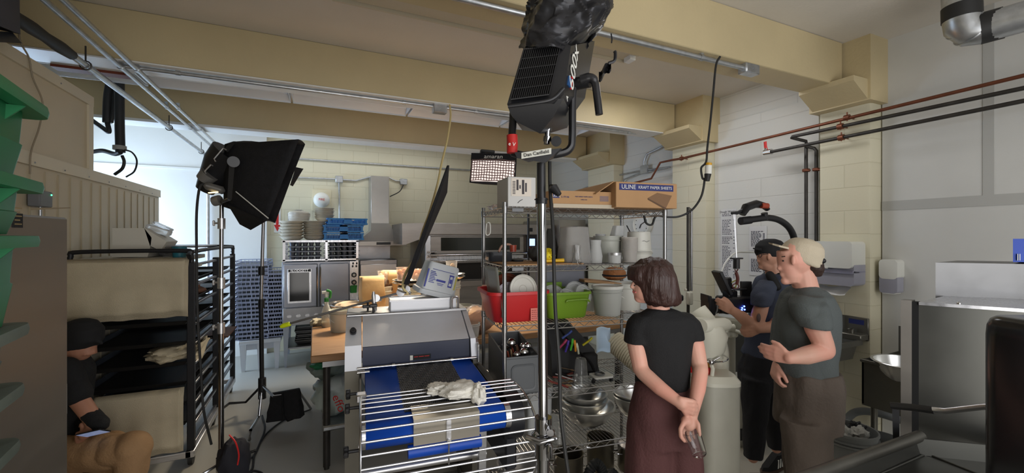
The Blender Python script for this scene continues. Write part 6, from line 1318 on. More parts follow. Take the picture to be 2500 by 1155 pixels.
def skinned(name, mb, m, parent, vox=.007, it=4, wr=0, ws=9, seed=0, stretch=1, label=None):
    me = bpy.data.meshes.new('tmp'); me.from_pydata([tuple(p) for p in mb.v], [], mb.f)
    bm = bmesh.new(); bm.from_mesh(me); bmesh.ops.recalc_face_normals(bm, faces=bm.faces); bm.to_mesh(me); bm.free()
    o = bpy.data.objects.new('tmp', me); COL.objects.link(o)
    r = o.modifiers.new('r', 'REMESH'); r.mode = 'VOXEL'; r.voxel_size = vox
    s_ = o.modifiers.new('s', 'SMOOTH'); s_.factor = .6; s_.iterations = it
    dg = bpy.context.evaluated_depsgraph_get(); dg.update(); me2 = bpy.data.meshes.new_from_object(o.evaluated_get(dg))
    bpy.data.objects.remove(o); bpy.data.meshes.remove(me)
    inv = WM[parent].inverted()
    if wr:
        ns = [v.normal.copy() for v in me2.vertices]
        for v, nn in zip(me2.vertices, ns):
            q = V((v.co.x, v.co.y, v.co.z*stretch))*ws+V((seed, 0, 0)); v.co += nn*wr*((abs(noise.noise(q))-.25)*1.6+.35*noise.noise(q*2.7))
    me2.transform(inv)
    for f in me2.polygons: f.use_smooth = True
    me2.materials.append(m); me2.name = name
    o = bpy.data.objects.new(name, me2); COL.objects.link(o); o.parent = parent; WM[o] = WM[parent]
    if label: o['label'] = label
    return o
def hand(b, wrist, mid, side, curl, r=.0088, L=.085, n=None):   # palm from wrist towards mid; side = across the knuckles; curl = direction fingers bend to
    wrist, mid = V(wrist), V(mid); d = (mid-wrist).normalized(); side = V(side).normalized(); curl = V(curl).normalized()
    k0 = wrist+d*L
    for i in range(4): b.cap(wrist+side*(i-1.5)*.011, k0+side*(i-1.5)*.0185-d*.004*abs(i-1.2), .015, .0115)
    for i, ln in enumerate((.072, .080, .074, .058)):
        p = k0+side*(i-1.5)*.0195-d*.004*abs(i-1.2); a = d; pts = [p]
        for j, f in enumerate((.42, .32, .26)): a = (d*math.cos(.35+.55*(j+.5))+curl*math.sin(.35+.55*(j+.5))); p = p+a*ln*f; pts.append(p)
        b.chain(pts, [r*1.1, r, r*.95, r*.85])
    th = wrist+d*.025-side*.032; t1 = th+(d*.6-side*.7+curl*.35).normalized()*.036; t2 = t1+(d*.8-side*.2+curl*.55).normalized()*.030
    b.chain([wrist+d*.012-side*.012, th, t1, t2], [.016, .0135, .011, .0095])
skin = mat('skin_fair', s2l(214, 168, 148), .5, var=.05, scale=9, col2=s2l(222, 158, 140)); skin2 = mat('skin_tan', s2l(196, 146, 122), .5, var=.05, scale=9)
skin3 = mat('skin_shade', s2l(170, 120, 96), .55, var=.05, scale=9)
# --- woman
DW = 2.1
def W(px, py, dd=0): return P(px, py, DW+dd)
t = thing('person', 'woman seen from behind in black t-shirt and burgundy trousers, hands clasped behind back', 'person', W(1620, 900)*V((1, 1, 0)))
b = BD()
b.ell(W(1590, 690), (.076, .088, .104)); b.ell(W(1570, 706, -.01), (.048, .055, .062)); b.cap(W(1562, 726, -.0), W(1586, 722, .01), .028, .04)   # skull, face, jaw
b.cap(W(1543, 700, -.01), W(1546, 690, -.01), .011, .007); b.cap(W(1550, 713, -.01), W(1556, 714, -.01), .012)
b.cap(W(1600, 720, .01), W(1610, 765, .01), .048, .056)
b.rings([(W(1612, 765), .09, .05), (W(1616, 795), .11, .05), (W(1618, 850), .10, .06), (W(1617, 920), .09, .06), (W(1617, 990, .0), .10, .07)])
b.rings([(W(1592, 990, .0), .05, .05), (W(1590, 1180), .06, .06), (W(1590, 1440, .0), .04, .045)]); b.rings([(W(1650, 990, .0), .05, .05), (W(1655, 1180), .06, .06), (W(1655, 1440, .0), .04, .045)])
LA = [W(1566, 800, 0), W(1553, 840, -.03), W(1564, 900, -.06), W(1572, 912, -.08), W(1612, 948, -.15), W(1655, 980, -.21), W(1664, 986, -.22)]
b.chain(LA, [.034, .043, .038, .036, .034, .0255, .025])
RA = [W(1678, 800, 0), W(1697, 840, -.02), W(1708, 895, -.05), W(1710, 905, -.07), W(1704, 950, -.12), W(1695, 995, -.17), W(1691, 1010, -.18)]
b.chain(RA, [.034, .042, .038, .036, .034, .0255, .024])
# left hand gripping the right wrist
hand(b, W(1660, 984, -.22), W(1700, 998, -.225), (-FW*.2+V((0, 0, 1))), FW*1.0-V((0, 0, .1)), .0085, .06)
# right hand hanging, holding the glass from above
w_ = W(1690, 1008, -.18); kn = W(1682, 1036, -.20); b.chain([w_, kn], [.026, .030]); b.cap(W(1676, 1028, -.21), W(1692, 1032, -.19), .024)
for pts, r in (([(1670, 1030, -.22), (1661, 1048, -.235), (1662, 1066, -.24), (1671, 1077, -.235)], .0092), ([(1674, 1036, -.20), (1667, 1053, -.20), (1668, 1068, -.20), (1676, 1078, -.20)], .009), ([(1683, 1038, -.18), (1678, 1056, -.17), (1680, 1068, -.17), (1685, 1074, -.175)], .0088), ([(1690, 1038, -.17), (1690, 1052, -.155), (1692, 1062, -.155), (1695, 1068, -.16)], .0078), ([(1694, 1022, -.20), (1704, 1036, -.225), (1706, 1050, -.235), (1708, 1062, -.235)], .0098)):
    b.chain([W(*q) for q in pts], [r*1.25, r*1.08, r, r*.85])
for x in (1590, 1655): b.rings([(W(x, 1440), .04, .05), (W(x, 1456, -.0), .042, .05)])
skinned('body', b, skin, t, .0048, 3)
f = MB().sph(W(1549, 697, -.045), .004, 10, 6); obj('eye', f, black, t); obj('eyebrow', MB().tube([W(1546, 688, -.05), W(1555, 687, -.055)], .0025, 5), mat('dark_brown_hair', s2l(44, 30, 28), .4), t); obj('lips', MB().cyl(W(1545, 712, -.02), W(1552, 714, -.035), .004), mat('lip_pink', s2l(180, 100, 95), .5), t)
h = BD(); hr = mat('dark_brown_bob', s2l(58, 38, 34), .34, var=.2, scale=10, bump=.5, bscale=60, stretch=(3, 3, .25))
h.rings([(W(1597, 628), .02, .02), (W(1596, 633), .058, .06), (W(1594, 648), .092, .095), (W(1595, 672), .106, .112), (W(1602, 700), .104, .112), (W(1612, 722), .098, .105), (W(1616, 738), .088, .095), (W(1616, 743), .075, .08)], 0, 28, .95)
h.rings([(W(1562, 650), .055, .07), (W(1556, 668), .05, .075), (W(1554, 684), .042, .07)], 0, 16, 1); h.rings([(W(1580, 690, -.03), .05, .06), (W(1584, 715, -.04), .042, .05), (W(1588, 736, -.04), .03, .04)], 0, 14, 1)
skinned('bob_hair', h, hr, t, .006, 5, .006, 30, 2, .12)
sh = BD(); tee = mat('black_tee', (.008, .008, .009), .85, bump=.3, bscale=150)
sh.rings([(W(1610, 752), .055, .05), (W(1614, 762), .10, .06), (W(1617, 776), .150, .078), (W(1619, 800), .158, .09), (W(1619, 840), .14, .10), (W(1618, 890), .128, .10), (W(1617, 925), .126, .105), (W(1617, 942), .128, .108)], 0, 28, .82)
sh.rings([(W(1576, 766), .055, .06), (W(1562, 785), .06, .068), (W(1554, 812), .060, .066), (W(1552, 836, -.02), .058, .066)], 0, 20, .95); sh.rings([(W(1662, 766), .055, .06), (W(1678, 784), .06, .068), (W(1687, 808), .058, .066), (W(1691, 828, -.015), .056, .064)], 0, 20, .95)
skinned('black_t_shirt', sh, tee, t, .007, 5, .007, 7, 3, .6)
pn = BD(); bur = mat('burgundy_cloth', s2l(92, 58, 58), .85, bump=.4, bscale=90, var=.05)
pn.rings([(W(1617, 926), .125, .10), (W(1616, 950), .138, .11), (W(1615, 1000), .154, .125), (W(1614, 1050), .162, .13), (W(1614, 1075), .162, .13)], 0, 28, .85)
pn.rings([(W(1588, 1040), .10, .12), (W(1585, 1100), .108, .12), (W(1584, 1250), .112, .12), (W(1584, 1420), .118, .12)], 0, 22, .85); pn.rings([(W(1655, 1040), .085, .12), (W(1663, 1100), .088, .12), (W(1667, 1250), .098, .12), (W(1669, 1420), .105, .12)], 0, 22, .85)
skinned('burgundy_trousers', pn, bur, t, .009, 4, .012, 5, 8, .45)
for x in (1590, 1655): obj('shoe', MB().loft([[W(x-18, y, dd) for y, dd in ((1448, -.06), (1448, .16))]+[W(x+18, y, dd) for y, dd in ((1448, .16), (1448, -.06))], [W(x-20, 1458.5, -.07), W(x-18, 1458.5, .19), W(x+18, 1458.5, .19), W(x+20, 1458.5, -.07)]]), black, t)
# glass in her hand
a, c = W(1687, 1052, -.205), W(1708, 1110, -.205); ax = (c-a).normalized(); rot = ax.to_track_quat('Z', 'Y').to_matrix().to_4x4()
g = thing('drinking_glass', 'empty clear tumbler held behind the woman\'s back', 'glass', c)
L_ = (c-a).length; obj('glass_body', MB().lathe([(.040, 0), (.032, L_*.95), (.028, L_), (.001, L_), (.001, L_*.93), (.027, L_*.92), (.037, 0)], seg=32, T=Matrix.Translation(a) @ rot), glass, g)
# --- man in beige cap
DB = 2.32
def B(px, py, dd=0): return P(px, py, DB+dd)
t = thing('person', 'man in beige cap and grey t-shirt in profile, hands at his belly', 'person', B(1965, 900)*V((1, 1, 0)))
b = BD()
b.ell(B(1949, 628), (.098, .076, .105)); b.rings([(B(1930, 612), .070, .055), (B(1929, 635), .064, .058), (B(1929, 655), .058, .056), (B(1933, 675), .050, .048), (B(1934, 690), .035, .034)], 0, 20, .95)
b.cap(B(1908, 645, 0), B(1903, 655, 0), .010, .014); b.cap(B(1910, 669, 0), B(1912, 672, 0), .014); b.cap(B(1917, 686), B(1935, 680), .022, .03); b.cap(B(1912, 626), B(1925, 624), .02, .03)
b.ell(B(1937, 636, -.072), (.013, .012, .028)); b.chain([B(1958, 662, .0), B(1966, 700, .0), B(1970, 722)], [.058, .062, .07])
b.rings([(B(1975, 715), .07, .08), (B(1970, 760), .09, .10), (B(1965, 850), .10, .09), (B(1968, 900), .09, .09), (B(1970, 960), .09, .09)])
b.rings([(B(1968, 960, -.07), .045, .045), (B(1975, 1300, -.07), .05, .05), (B(1975, 1368, -.07), .04, .045)]); b.rings([(B(1968, 960, .09), .045, .045), (B(1975, 1200, .09), .05, .05), (B(1975, 1340, .09), .04, .045)])
b.chain([B(1984, 768, -.165), B(1993, 800, -.19), B(2012, 846, -.20), B(2013, 856, -.20), B(1968, 868, -.23), B(1928, 874, -.23)], [.044, .054, .046, .046, .044, .029])
hand(b, B(1928, 874, -.23), B(1905, 868, -.20), V((0, 0, -1)), (FW*1.2-RT*.1), .0092, .066)
b.chain([B(1945, 775, .17), B(1925, 830, .18), B(1915, 870, .14), B(1897, 905, .05)], [.055, .046, .04, .028]); hand(b, B(1897, 890, .02), B(1893, 912, -.0), FW, RT*.6-V((0, 0, .2)), .0088, .07)
skinned('body', b, skin, t, .0055, 3)
obj('eye', MB().sph(B(1912, 637, -.034), .0045, 10, 6), MT['brown_hair'] if 'brown_hair' in MT else black, t); obj('eyebrow', MB().tube([B(1908, 627, -.04), B(1917, 626, -.05)], .003, 5), mat('brown_hair', s2l(52, 36, 30), .6), t)
cpm = mat('beige_cap', s2l(190, 178, 156), .85, bump=.3, bscale=160)
h = BD(); h.rings([(B(1961, 580), .03, .03), (B(1960, 585), .068, .06), (B(1959, 598), .095, .083), (B(1958, 615), .107, .09), (B(1959, 630, .0), .107, .088), (B(1962, 640), .100, .086), (B(1966, 645), .085, .08)], 0, 28, .95)
c_ = B(1952, 618); Q_ = Matrix.Translation(c_) @ Matrix.Rotation(.28, 4, FW) @ Matrix.Translation(-c_); h.v = [Q_ @ p for p in h.v]
skinned('cap_crown', h, cpm, t, .005, 5, .003, 14, 4)
obj('cap_brim', MB().loft([[B(1926, 604, -.085), B(1926, 604, .085), B(1902, 599, .078), B(1886, 594, .05), B(1876, 592, 0), B(1886, 594, -.05), B(1902, 599, -.078)], [B(1926, 609, -.085), B(1926, 609, .085), B(1902, 603, .078), B(1886, 598, .05), B(1877, 595.5, 0), B(1886, 598, -.05), B(1902, 603, -.078)]]), cpm, t)
obj('cap_opening', MB().sph(B(1993, 636, -.03), (.018, .05, .022), 12, 8), black, t)
h = BD(); h.rings([(B(1968, 640), .076, .078), (B(1978, 655), .062, .074), (B(1982, 668), .042, .06), (B(1984, 674), .03, .05)], 0, 20, 1); skinned('hair', h, MT['brown_hair'], t, .006, 3, .003, 60, 2)
sh = BD(); gt = mat('grey_green_tee', s2l(84, 90, 90), .85, bump=.3, bscale=150, var=.05)
sh.rings([(B(1968, 697), .045, .06), (B(1969, 706), .08, .10), (B(1969, 722), .11, .145), (B(1969, 755), .135, .165), (B(1967, 800), .148, .165), (B(1963, 840), .152, .16), (B(1961, 870), .152, .155), (B(1964, 900), .142, .15), (B(1966, 912), .138, .15)], 0, 28, .9)
sh.rings([(B(1970, 722, -.09), .075, .08), (B(1973, 742, -.14), .085, .09), (B(1979, 770, -.175), .084, .085), (B(1988, 799, -.19), .072, .078)], 0, 20, .95); sh.cap(B(1950, 735, .15), B(1935, 790, .17), .08, .07)
skinned('grey_t_shirt', sh, gt, t, .0075, 5, .010, 7, 9, .6)
pn = BD(); pm = mat('brown_grey_cloth', s2l(92, 82, 74), .9, bump=.4, bscale=70, var=.06)
pn.rings([(B(1969, 900), .145, .16), (B(1972, 940), .155, .17), (B(1972, 1000), .15, .17), (B(1968, 1040), .14, .17)], .1, 26, .85)
pn.rings([(B(1968, 1020, -.08), .13, .10), (B(1972, 1100, -.08), .115, .10), (B(1976, 1200, -.08), .10, .095), (B(1978, 1340, -.08), .085, .09)], 0, 20, .9); pn.rings([(B(1966, 1020, .1), .13, .10), (B(1964, 1120, .1), .11, .10), (B(1970, 1320, .1), .085, .09)], 0, 20, .9)
skinned('grey_brown_trousers', pn, pm, t, .009, 4, .018, 6, 14, .5)
obj('waist_band', MB(), black, t) if 0 else None
for dd in (-.08, .1): obj('shoe', MB().loft([[B(1995, 1362, dd-.045), B(1995, 1362, dd+.045), B(1925, 1366, dd+.04), B(1925, 1366, dd-.04)], [B(2000, 1372, dd-.05), B(2000, 1372, dd+.05), B(1895, 1372, dd+.045), B(1895, 1372, dd-.045)]]), black, t)
# --- man in black cap with camera
DK = 3.05
def K(px, py, dd=0): return P(px, py, DK+dd)
t = thing('person', 'man in black cap and black vest in profile operating the film camera', 'person', K(1865, 900)*V((1, 1, 0)))
b = BD()
b.ell(K(1880, 618), (.096, .076, .10)); b.rings([(K(1868, 608), .055, .05), (K(1867, 630), .050, .052), (K(1869, 650), .042, .045), (K(1872, 660), .03, .03)], 0, 18, .95); b.cap(K(1854, 630), K(1852, 637), .009, .012); b.cap(K(1858, 652), K(1872, 652), .018, .03)
b.chain([K(1888, 640), K(1894, 680)], [.058, .065]); b.ell(K(1877, 628, -.073), (.012, .01, .024))
b.rings([(K(1896, 690), .07, .09), (K(1890, 740), .09, .10), (K(1880, 850), .09, .09), (K(1862, 900), .08, .08)])
for (x0, y0, x1, y1, x2, y2, dd) in ((1850, 880, 1842, 1010, 1838, 1118, -.06), (1875, 880, 1885, 1000, 1895, 1095, .12)): b.chain([K(x0, y0, dd), K(x1, y1, dd), K(x2, y2, dd)], [.04, .04, .035])
b.chain([K(1868, 722, -.13), K(1855, 760, -.16), K(1845, 796, -.16), K(1842, 802, -.16), K(1812, 774, -.17), K(1792, 760, -.17)], [.04, .048, .044, .044, .040, .029])
hand(b, K(1794, 761, -.17), K(1774, 750, -.15), V((0, 0, -1)), FW, .0092, .07)
b.chain([K(1905, 705, .0), K(1900, 780, -.12), K(1893, 797, -.16), K(1850, 803, -.2)], [.05, .045, .042, .03]); hand(b, K(1852, 803, -.2), K(1838, 808, -.2), V((0, 0, -1)), FW, .009, .06)
skinned('body', b, skin2, t, .006, 3)
obj('tattoo', MB().sph(K(1853, 776, -.200), (.022, .009, .03), 12, 8), mat('tattoo_ink', s2l(96, 78, 74), .6), t)
bc = mat('black_cap_cloth', (.01, .01, .011), .85); h = BD(); h.rings([(K(1881, 583), .03, .03), (K(1881, 588), .07, .06), (K(1881, 600), .10, .082), (K(1882, 616), .108, .088), (K(1885, 626), .10, .085)], 0, 26, .95)
skinned('cap_crown', h, bc, t, .006, 4); obj('cap_brim', MB().loft([[K(1860, 606, -.08), K(1860, 606, .08), K(1845, 606, .06), K(1838, 605, 0), K(1845, 606, -.06)], [K(1860, 612, -.08), K(1860, 612, .08), K(1845, 610, .06), K(1838, 608, 0), K(1845, 610, -.06)]]), bc, t)
h = BD(); h.rings([(K(1893, 622), .07, .075), (K(1898, 640), .05, .07)], 0, 18, 1); skinned('short_hair', h, mat('cropped_hair', s2l(60, 50, 46), .8), t, .007, 3)
gl = obj('glasses', MB().tube([K(1853, 619, -.05), K(1858, 619, -.055), K(1860, 624, -.055), K(1857, 628, -.055), K(1852, 627, -.05)], .0025, 6, close=True).cyl(K(1860, 622, -.055), K(1876, 620, -.08), .002), black, t)
sh = BD(); nv = mat('navy_tee', s2l(62, 68, 84), .85, bump=.3, bscale=150)
sh.rings([(K(1892, 668), .06, .08), (K(1892, 680), .10, .14), (K(1888, 710), .13, .16), (K(1884, 780), .135, .155), (K(1872, 850), .14, .15), (K(1866, 868), .135, .15)], .1, 26, .85)
sh.rings([(K(1876, 684, -.09), .05, .06), (K(1869, 700, -.12), .07, .075), (K(1862, 720, -.145), .072, .075), (K(1857, 747, -.16), .062, .068)], 0, 18, .95); skinned('navy_t_shirt', sh, nv, t, .009, 4, .008, 8, 5)
v = BD(); vm = mat('black_vest', (.009, .009, .01), .75); v.rings([(K(1900, 664), .05, .10), (K(1905, 676), .09, .155), (K(1905, 720), .115, .175), (K(1902, 790), .13, .17), (K(1896, 835), .125, .165), (K(1888, 850), .12, .16)], .1, 26, .8); v.cap(K(1880, 672, -.1), K(1896, 700, -.15), .03); skinned('black_vest', v, vm, t, .009, 3)
pn = BD(); bk_ = mat('black_trousers', (.012, .012, .015), .85, bump=.2, bscale=90); pn.rings([(K(1866, 862), .13, .15), (K(1858, 900), .14, .15), (K(1856, 940), .135, .15)], 0, 24, .85)
pn.rings([(K(1850, 920, -.07), .10, .10), (K(1843, 1010, -.07), .08, .08), (K(1838, 1118, -.07), .062, .065)], 0, 18, .9); pn.rings([(K(1872, 920, .1), .09, .09), (K(1885, 1000, .12), .07, .08), (K(1897, 1095, .12), .055, .06)], 0, 18, .9); skinned('black_trousers', pn, bk_, t, .01, 3, .012, 8, 5, .5)
for (x, y, dd, rz_) in ((1836, 1142, -.07, 0), (1893, 1110, .22, .5)):
    c = K(x, y, dd); c.z = 0; dv = (-RT*math.cos(rz_)+FW*-math.sin(rz_)); pv = V((-dv.y, dv.x, 0))
    def q(a, w, z): return c+dv*a+pv*w+V((0, 0, z))
    s1 = obj('shoe', MB().loft([[q(-.10, -.035, .02), q(-.10, .035, .02), q(.05, .045, .02), q(.14, .03, .02), q(.17, 0, .02), q(.14, -.03, .02), q(.05, -.045, .02)], [q(-.10, -.035, .07), q(-.10, .035, .07), q(.04, .04, .065), q(.13, .025, .05), q(.155, 0, .045), q(.13, -.025, .05), q(.04, -.04, .065)], [q(-.09, -.03, .11), q(-.09, .03, .11), q(.0, .03, .11), q(.01, .02, .11), q(.02, 0, .11), q(.01, -.02, .11), q(.0, -.03, .11)]]), bc, t)
    obj('shoe_sole', MB().loft([[q(-.105, -.038, .0), q(-.105, .038, .0), q(.05, .048, .0), q(.15, .03, .0), q(.178, 0, .0), q(.15, -.03, .0), q(.05, -.048, .0)], [q(-.105, -.038, .022), q(-.105, .038, .022), q(.05, .048, .022), q(.15, .03, .022), q(.178, 0, .022), q(.15, -.03, .022), q(.05, -.048, .022)]]), mat('gum_sole', s2l(70, 54, 44), .6), s1)
    sd = -1 if q(0, -1, 0).dot(FW) < q(0, 1, 0).dot(FW) else 1
    for k in range(3): obj('white_stripe', MB().loft([[q(-.02+.028*k, sd*.047, .03), q(-.008+.028*k, sd*.047, .03), q(-.03+.028*k, sd*.037, .085), q(-.042+.028*k, sd*.037, .085)], [q(-.02+.028*k, sd*.043, .03), q(-.008+.028*k, sd*.043, .03), q(-.03+.028*k, sd*.031, .085), q(-.042+.028*k, sd*.031, .085)]]), wplas, s1)
# --- support rig and film camera
t = thing('camera_support_arm', 'black curved overhead support arm rising from vest of the camera operator', 'camera rig', K(1930, 700, .1))
obj('curved_arm', MB().tube(bez([K(1925, 760, .2), K(1940, 640, .15), K(1940, 590, .12), K(1928, 558, .08), K(1905, 539, .04), K(1878, 532, .0), K(1850, 534, -.03), K(1815, 539, -.06)], 5), .023, 12), blackm, t)
obj('arm_tip', MB().cyl(K(1808, 540, -.07), K(1832, 537, -.05), .028, seg=14), blackm, t)
obj('spring_housing', MB().tube([K(1812, 524, -.06), K(1822, 506, -.06), K(1845, 498, -.04), K(1865, 502, -.02), K(1874, 512, -.01)], [.03, .042, .04, .03, .02], 10, flat=.7), black, t)
obj('orange_pad', MB().tube([K(1858, 502, -.06), K(1874, 503, -.05)], .02, 10), mat('burnt_orange', s2l(150, 62, 40), .6), t)
obj('pulley_rod', MB().tube([K(1786, 521, -.08), K(1800, 520, -.07), K(1815, 512, -.06)], [.009, .012, .012], 8), black, t)
obj('mount_foot', MB().cyl(K(1866, 520, -.02), K(1868, 536, -.01), .022, seg=12), black, t)
obj('support_cable', MB().cyl(K(1791, 522, -.08), K(1798, 632, -.08), .0025, seg=6).cyl(K(1794, 522, -.08), K(1799, 632, -.08), .002, seg=6), steel, t)
h = obj('cable_hook', MB().box(K(1798, 631, -.08), (.09, .04, .01), .002).cyl(K(1798, 632, -.08), K(1798, 656, -.08), .022, seg=12), black, t)
obj('carabiner', MB().tube(bez([K(1794, 657, -.08), K(1797, 664, -.08), K(1802, 657, -.08)], 4), .004, 6).tube(bez([K(1797, 665, -.08), K(1801, 680, -.08), K(1799, 694, -.08)], 4), .011, 8).tube([K(1796+8*math.cos(a*.7), 699+6*math.sin(a*.7), -.08) for a in range(9)], .004, 6, close=True), mat('maroon_webbing', s2l(100, 48, 42), .5), t)
t = thing('film_camera', 'black cinema camera with lens and monitor hanging before the operator', 'camera', K(1780, 760, -.1))
q = lambda x, y, dd=0: K(x, y, .0+dd)
obj('camera_body', MB().box(q(1795, 742), (.24, .12, .11), .012, rot=Matrix.Rotation(-YAW, 4, 'Z')), black, t)
ln = obj('lens', MB().cyl(q(1772, 748), q(1738, 747), .045, seg=20).cyl(q(1765, 748), q(1755, 748), .052, seg=24).cyl(q(1748, 747), q(1736, 747), .055, seg=20), blackm, t)
obj('lens_ring', MB().cyl(q(1744, 747), q(1741, 747), .057, seg=20), mat('lens_mark', s2l(160, 160, 160), .4), ln)
obj('matte_box', MB().box(q(1724, 747), (.02, .14, .16), .005, rot=Matrix.Rotation(-YAW, 4, 'Z')).box(q(1732, 747), (.04, .11, .12), .005, rot=Matrix.Rotation(-YAW, 4, 'Z')), black, t)
obj('lens_flag', MB().box(q(1720, 727), (.006, .12, .05), .001, rot=Matrix.Rotation(-YAW, 4, 'Z')), black, t)
obj('monitor', MB().box(q(1763, 690), (.025, .13, .18), .004, rot=Matrix.Rotation(-YAW, 4, 'Z') @ Matrix.Rotation(-.45, 4, 'Y')), black, t)
obj('top_handle', MB().tube([q(1768, 722), q(1770, 708), q(1800, 706), q(1822, 707)], .010, 8).cyl(q(1790, 700), q(1790, 735), .010), black, t)
obj('wireless_box', MB().box(q(1776, 698, .02), (.05, .05, .12), .006, rot=Matrix.Rotation(-.15, 4, 'Y')).box(q(1782, 720, .0), (.09, .06, .06), .006), black, t)
obj('battery_plate', MB().box(q(1821, 712, .04), (.075, .03, .15), .004, rot=Matrix.Rotation(-YAW, 4, 'Z')), mat('charcoal_panel', (.03, .03, .032), .3), t)
obj('focus_motor', MB().cyl(q(1760, 732, -.05), q(1752, 732, -.05), .02, seg=14).box(q(1780, 760, -.03), (.1, .05, .03), .005), black, t)
for x, y in ((1812, 752), (1818, 756), (1817, 748), (1811, 757)): obj('status_light', MB().sph(q(x, y, -.07), .006, 8, 6), mat('blue_glow', (0, .05, 1), emit=(.08, .15, 1), es=9), t)
obj('cable_loop', MB().tube(bez([q(1785, 690), q(1800, 684), q(1796, 700), q(1786, 728)], 5), .004, 6), mat('yellow_green_cable', s2l(150, 150, 60), .5), t)
obj('white_cable', MB().tube(bez([q(1760, 668, .1), q(1772, 640, .15), q(1795, 618, .2), q(1820, 616, .25), q(1850, 616, .3)], 6), .006, 6), wplas, t)
# --- seated man
DS = 2.75
def U(px, py, dd=0): return P(px, py, DS+dd)
t = thing('person', 'seated man in black cap and tan trousers bent over his phone, half hidden by fridge', 'person', U(200, 1150)*V((1, 1, 0)))
b = BD(); b.ell(U(195, 838), (.085, .09, .115)); b.rings([(U(212, 840), .045, .05), (U(216, 865), .04, .045)], 0, 16, 1); b.cap(U(225, 852), U(229, 858), .010, .012); b.chain([U(172, 860, .02), U(150, 910, .02)], [.055, .07])
b.rings([(U(155, 910), .10, .09), (U(155, 980), .10, .08), (U(150, 1100), .10, .09)]); b.chain([U(168, 925, -.15), U(192, 975, -.16), U(225, 1020, -.16), U(232, 1042, -.17), U(205, 1062, -.18)], [.055, .05, .045, .036, .027])
hand(b, U(212, 1058, -.18), U(185, 1072, -.18), -V((0, 0, 1)), (RT+FW*.2), .0092, .07); b.chain([U(160, 1100, -.08), U(330, 1100, -.1), U(330, 1250, -.1), U(335, 1330, -.05), U(335, 1420, 0)], [.05, .05, .045, .04, .035])
skinned('body', b, skin3, t, .006, 3)
h = BD(); h.rings([(U(200, 778), .03, .03), (U(200, 784), .075, .07), (U(204, 803), .105, .095), (U(204, 830), .105, .095), (U(190, 850), .09, .09)], 0, 24, .95); h.cap(U(225, 822), U(247, 838), .03, .012); skinned('black_cap', h, bc, t, .007, 4)
sh = BD(); sh.rings([(U(165, 868), .10, .09), (U(158, 900), .15, .13), (U(155, 980), .14, .13), (U(155, 1060), .14, .14)], 0, 24, .85); sh.cap(U(160, 905, -.14), U(188, 962, -.16), .08, .075); skinned('black_t_shirt', sh, tee, t, .009, 4, .008, 8, 3)
w = BD(); w.cap(U(222, 1015, -.16), U(246, 1036, -.17), .05, .046); w.cap(U(200, 1030, -.0), U(240, 1030, -.1), .05, .045); skinned('dark_sleeve_cuff', w, tee, t, .008, 3, .01, 12)
pn = BD(); tan = mat('tan_cloth', s2l(158, 124, 88), .88, bump=.4, bscale=80, var=.05)
pn.cap(U(160, 1110, -.12), U(325, 1098, -.16), .115, .098); pn.cap(U(326, 1100, -.16), U(300, 1290, -.14), .095, .07); pn.cap(U(160, 1120, .12), U(270, 1085, .12), .11, .095); pn.cap(U(270, 1085, .12), U(230, 1290, .1), .09, .07); pn.cap(U(160, 1120, -.08), U(160, 1120, .12), .13)
skinned('tan_trousers', pn, tan, t, .01, 4, .016, 6, 3)
for x, dd in ((300, -.14), (230, .1)):
    c = U(x, 1290, dd); obj('shoe', MB().loft([[V((c.x, c.y, 0))+RT*a+FW*w_+V((0, 0, z)) for a, w_, z in ((-.1, -.04, 0), (-.1, .04, 0), (.17, .04, 0), (.17, -.04, 0))], [V((c.x, c.y, 0))+RT*a+FW*w_+V((0, 0, z)) for a, w_, z in ((-.09, -.035, .1), (-.09, .035, .1), (.02, .03, .1), (.02, -.03, .1))]]), black, t)
ph = thing('mobile_phone', 'lit mobile phone in the seated man\'s hand', 'phone', U(230, 1060, -.2))
R_ = Matrix.Translation(U(228, 1057, -.22)) @ Matrix.Rotation(-YAW, 4, 'Z') @ Matrix.Rotation(-.22, 4, 'Y') @ Matrix.Rotation(1.0, 4, 'X')
obj('phone_case', MB().box((0, 0, 0), (.15, .008, .075), .003, T=R_), black, ph); obj('phone_screen', MB().box((0, -.0045, 0), (.14, .001, .067), T=R_), mat('phone_glow', (.1, .12, .2), .1, emit=(.3, .4, .7), es=.35, col2=(.4, .45, .6), scale=20, var=.2), ph)
st = thing('low_stool', 'low stool under the seated man', 'stool', U(140, 1300, 0)*V((1, 1, 0))); c = U(160, 1200, 0)
zt = U(130, 1150, 0).z-.06; obj('seat', MB().cyl((c.x, c.y, zt-.03), (c.x, c.y, zt), .16, seg=24), wood, st)
for k in range(4): a = k*PI/2+.7; obj('leg', MB().cyl((c.x+.12*math.cos(a), c.y+.12*math.sin(a), zt-.03), (c.x+.14*math.cos(a), c.y+.14*math.sin(a), 0), .015), blackm, st)
# ---------------- mixer, small machines, sinks and right-hand foreground ----------------
mixc = mat('mixer_cream', s2l(228, 226, 210), .35); mixg = mat('mixer_grey', s2l(188, 186, 172), .45, var=.04)
DM = 2.75
def Mx_(px, py, dd=0): return P(px, py, DM+dd)
t = thing('planetary_mixer', 'cream floor mixer with rounded head behind the woman', 'mixer', Mx_(1735, 1000)*V((1, 1, 0)))
def camring(px, py, hw, hd, dd=0, pw=.5, n=24, D_=None):
    c = P(px, py, (D_ or DM)+dd); sg = lambda q: math.copysign(abs(q)**pw, q)
    return [c+RT*hw*sg(math.cos(2*PI*k/n))+FW*hd*sg(math.sin(2*PI*k/n)) for k in range(n)]
obj('pedestal', MB().loft([camring(1742, 925, .118, .15), camring(1741, 935, .122, .155), camring(1741, 1200, .125, .16), camring(1741, 1248, .13, .17)]), mixg, t)
zc = Mx_(1740, 920).z
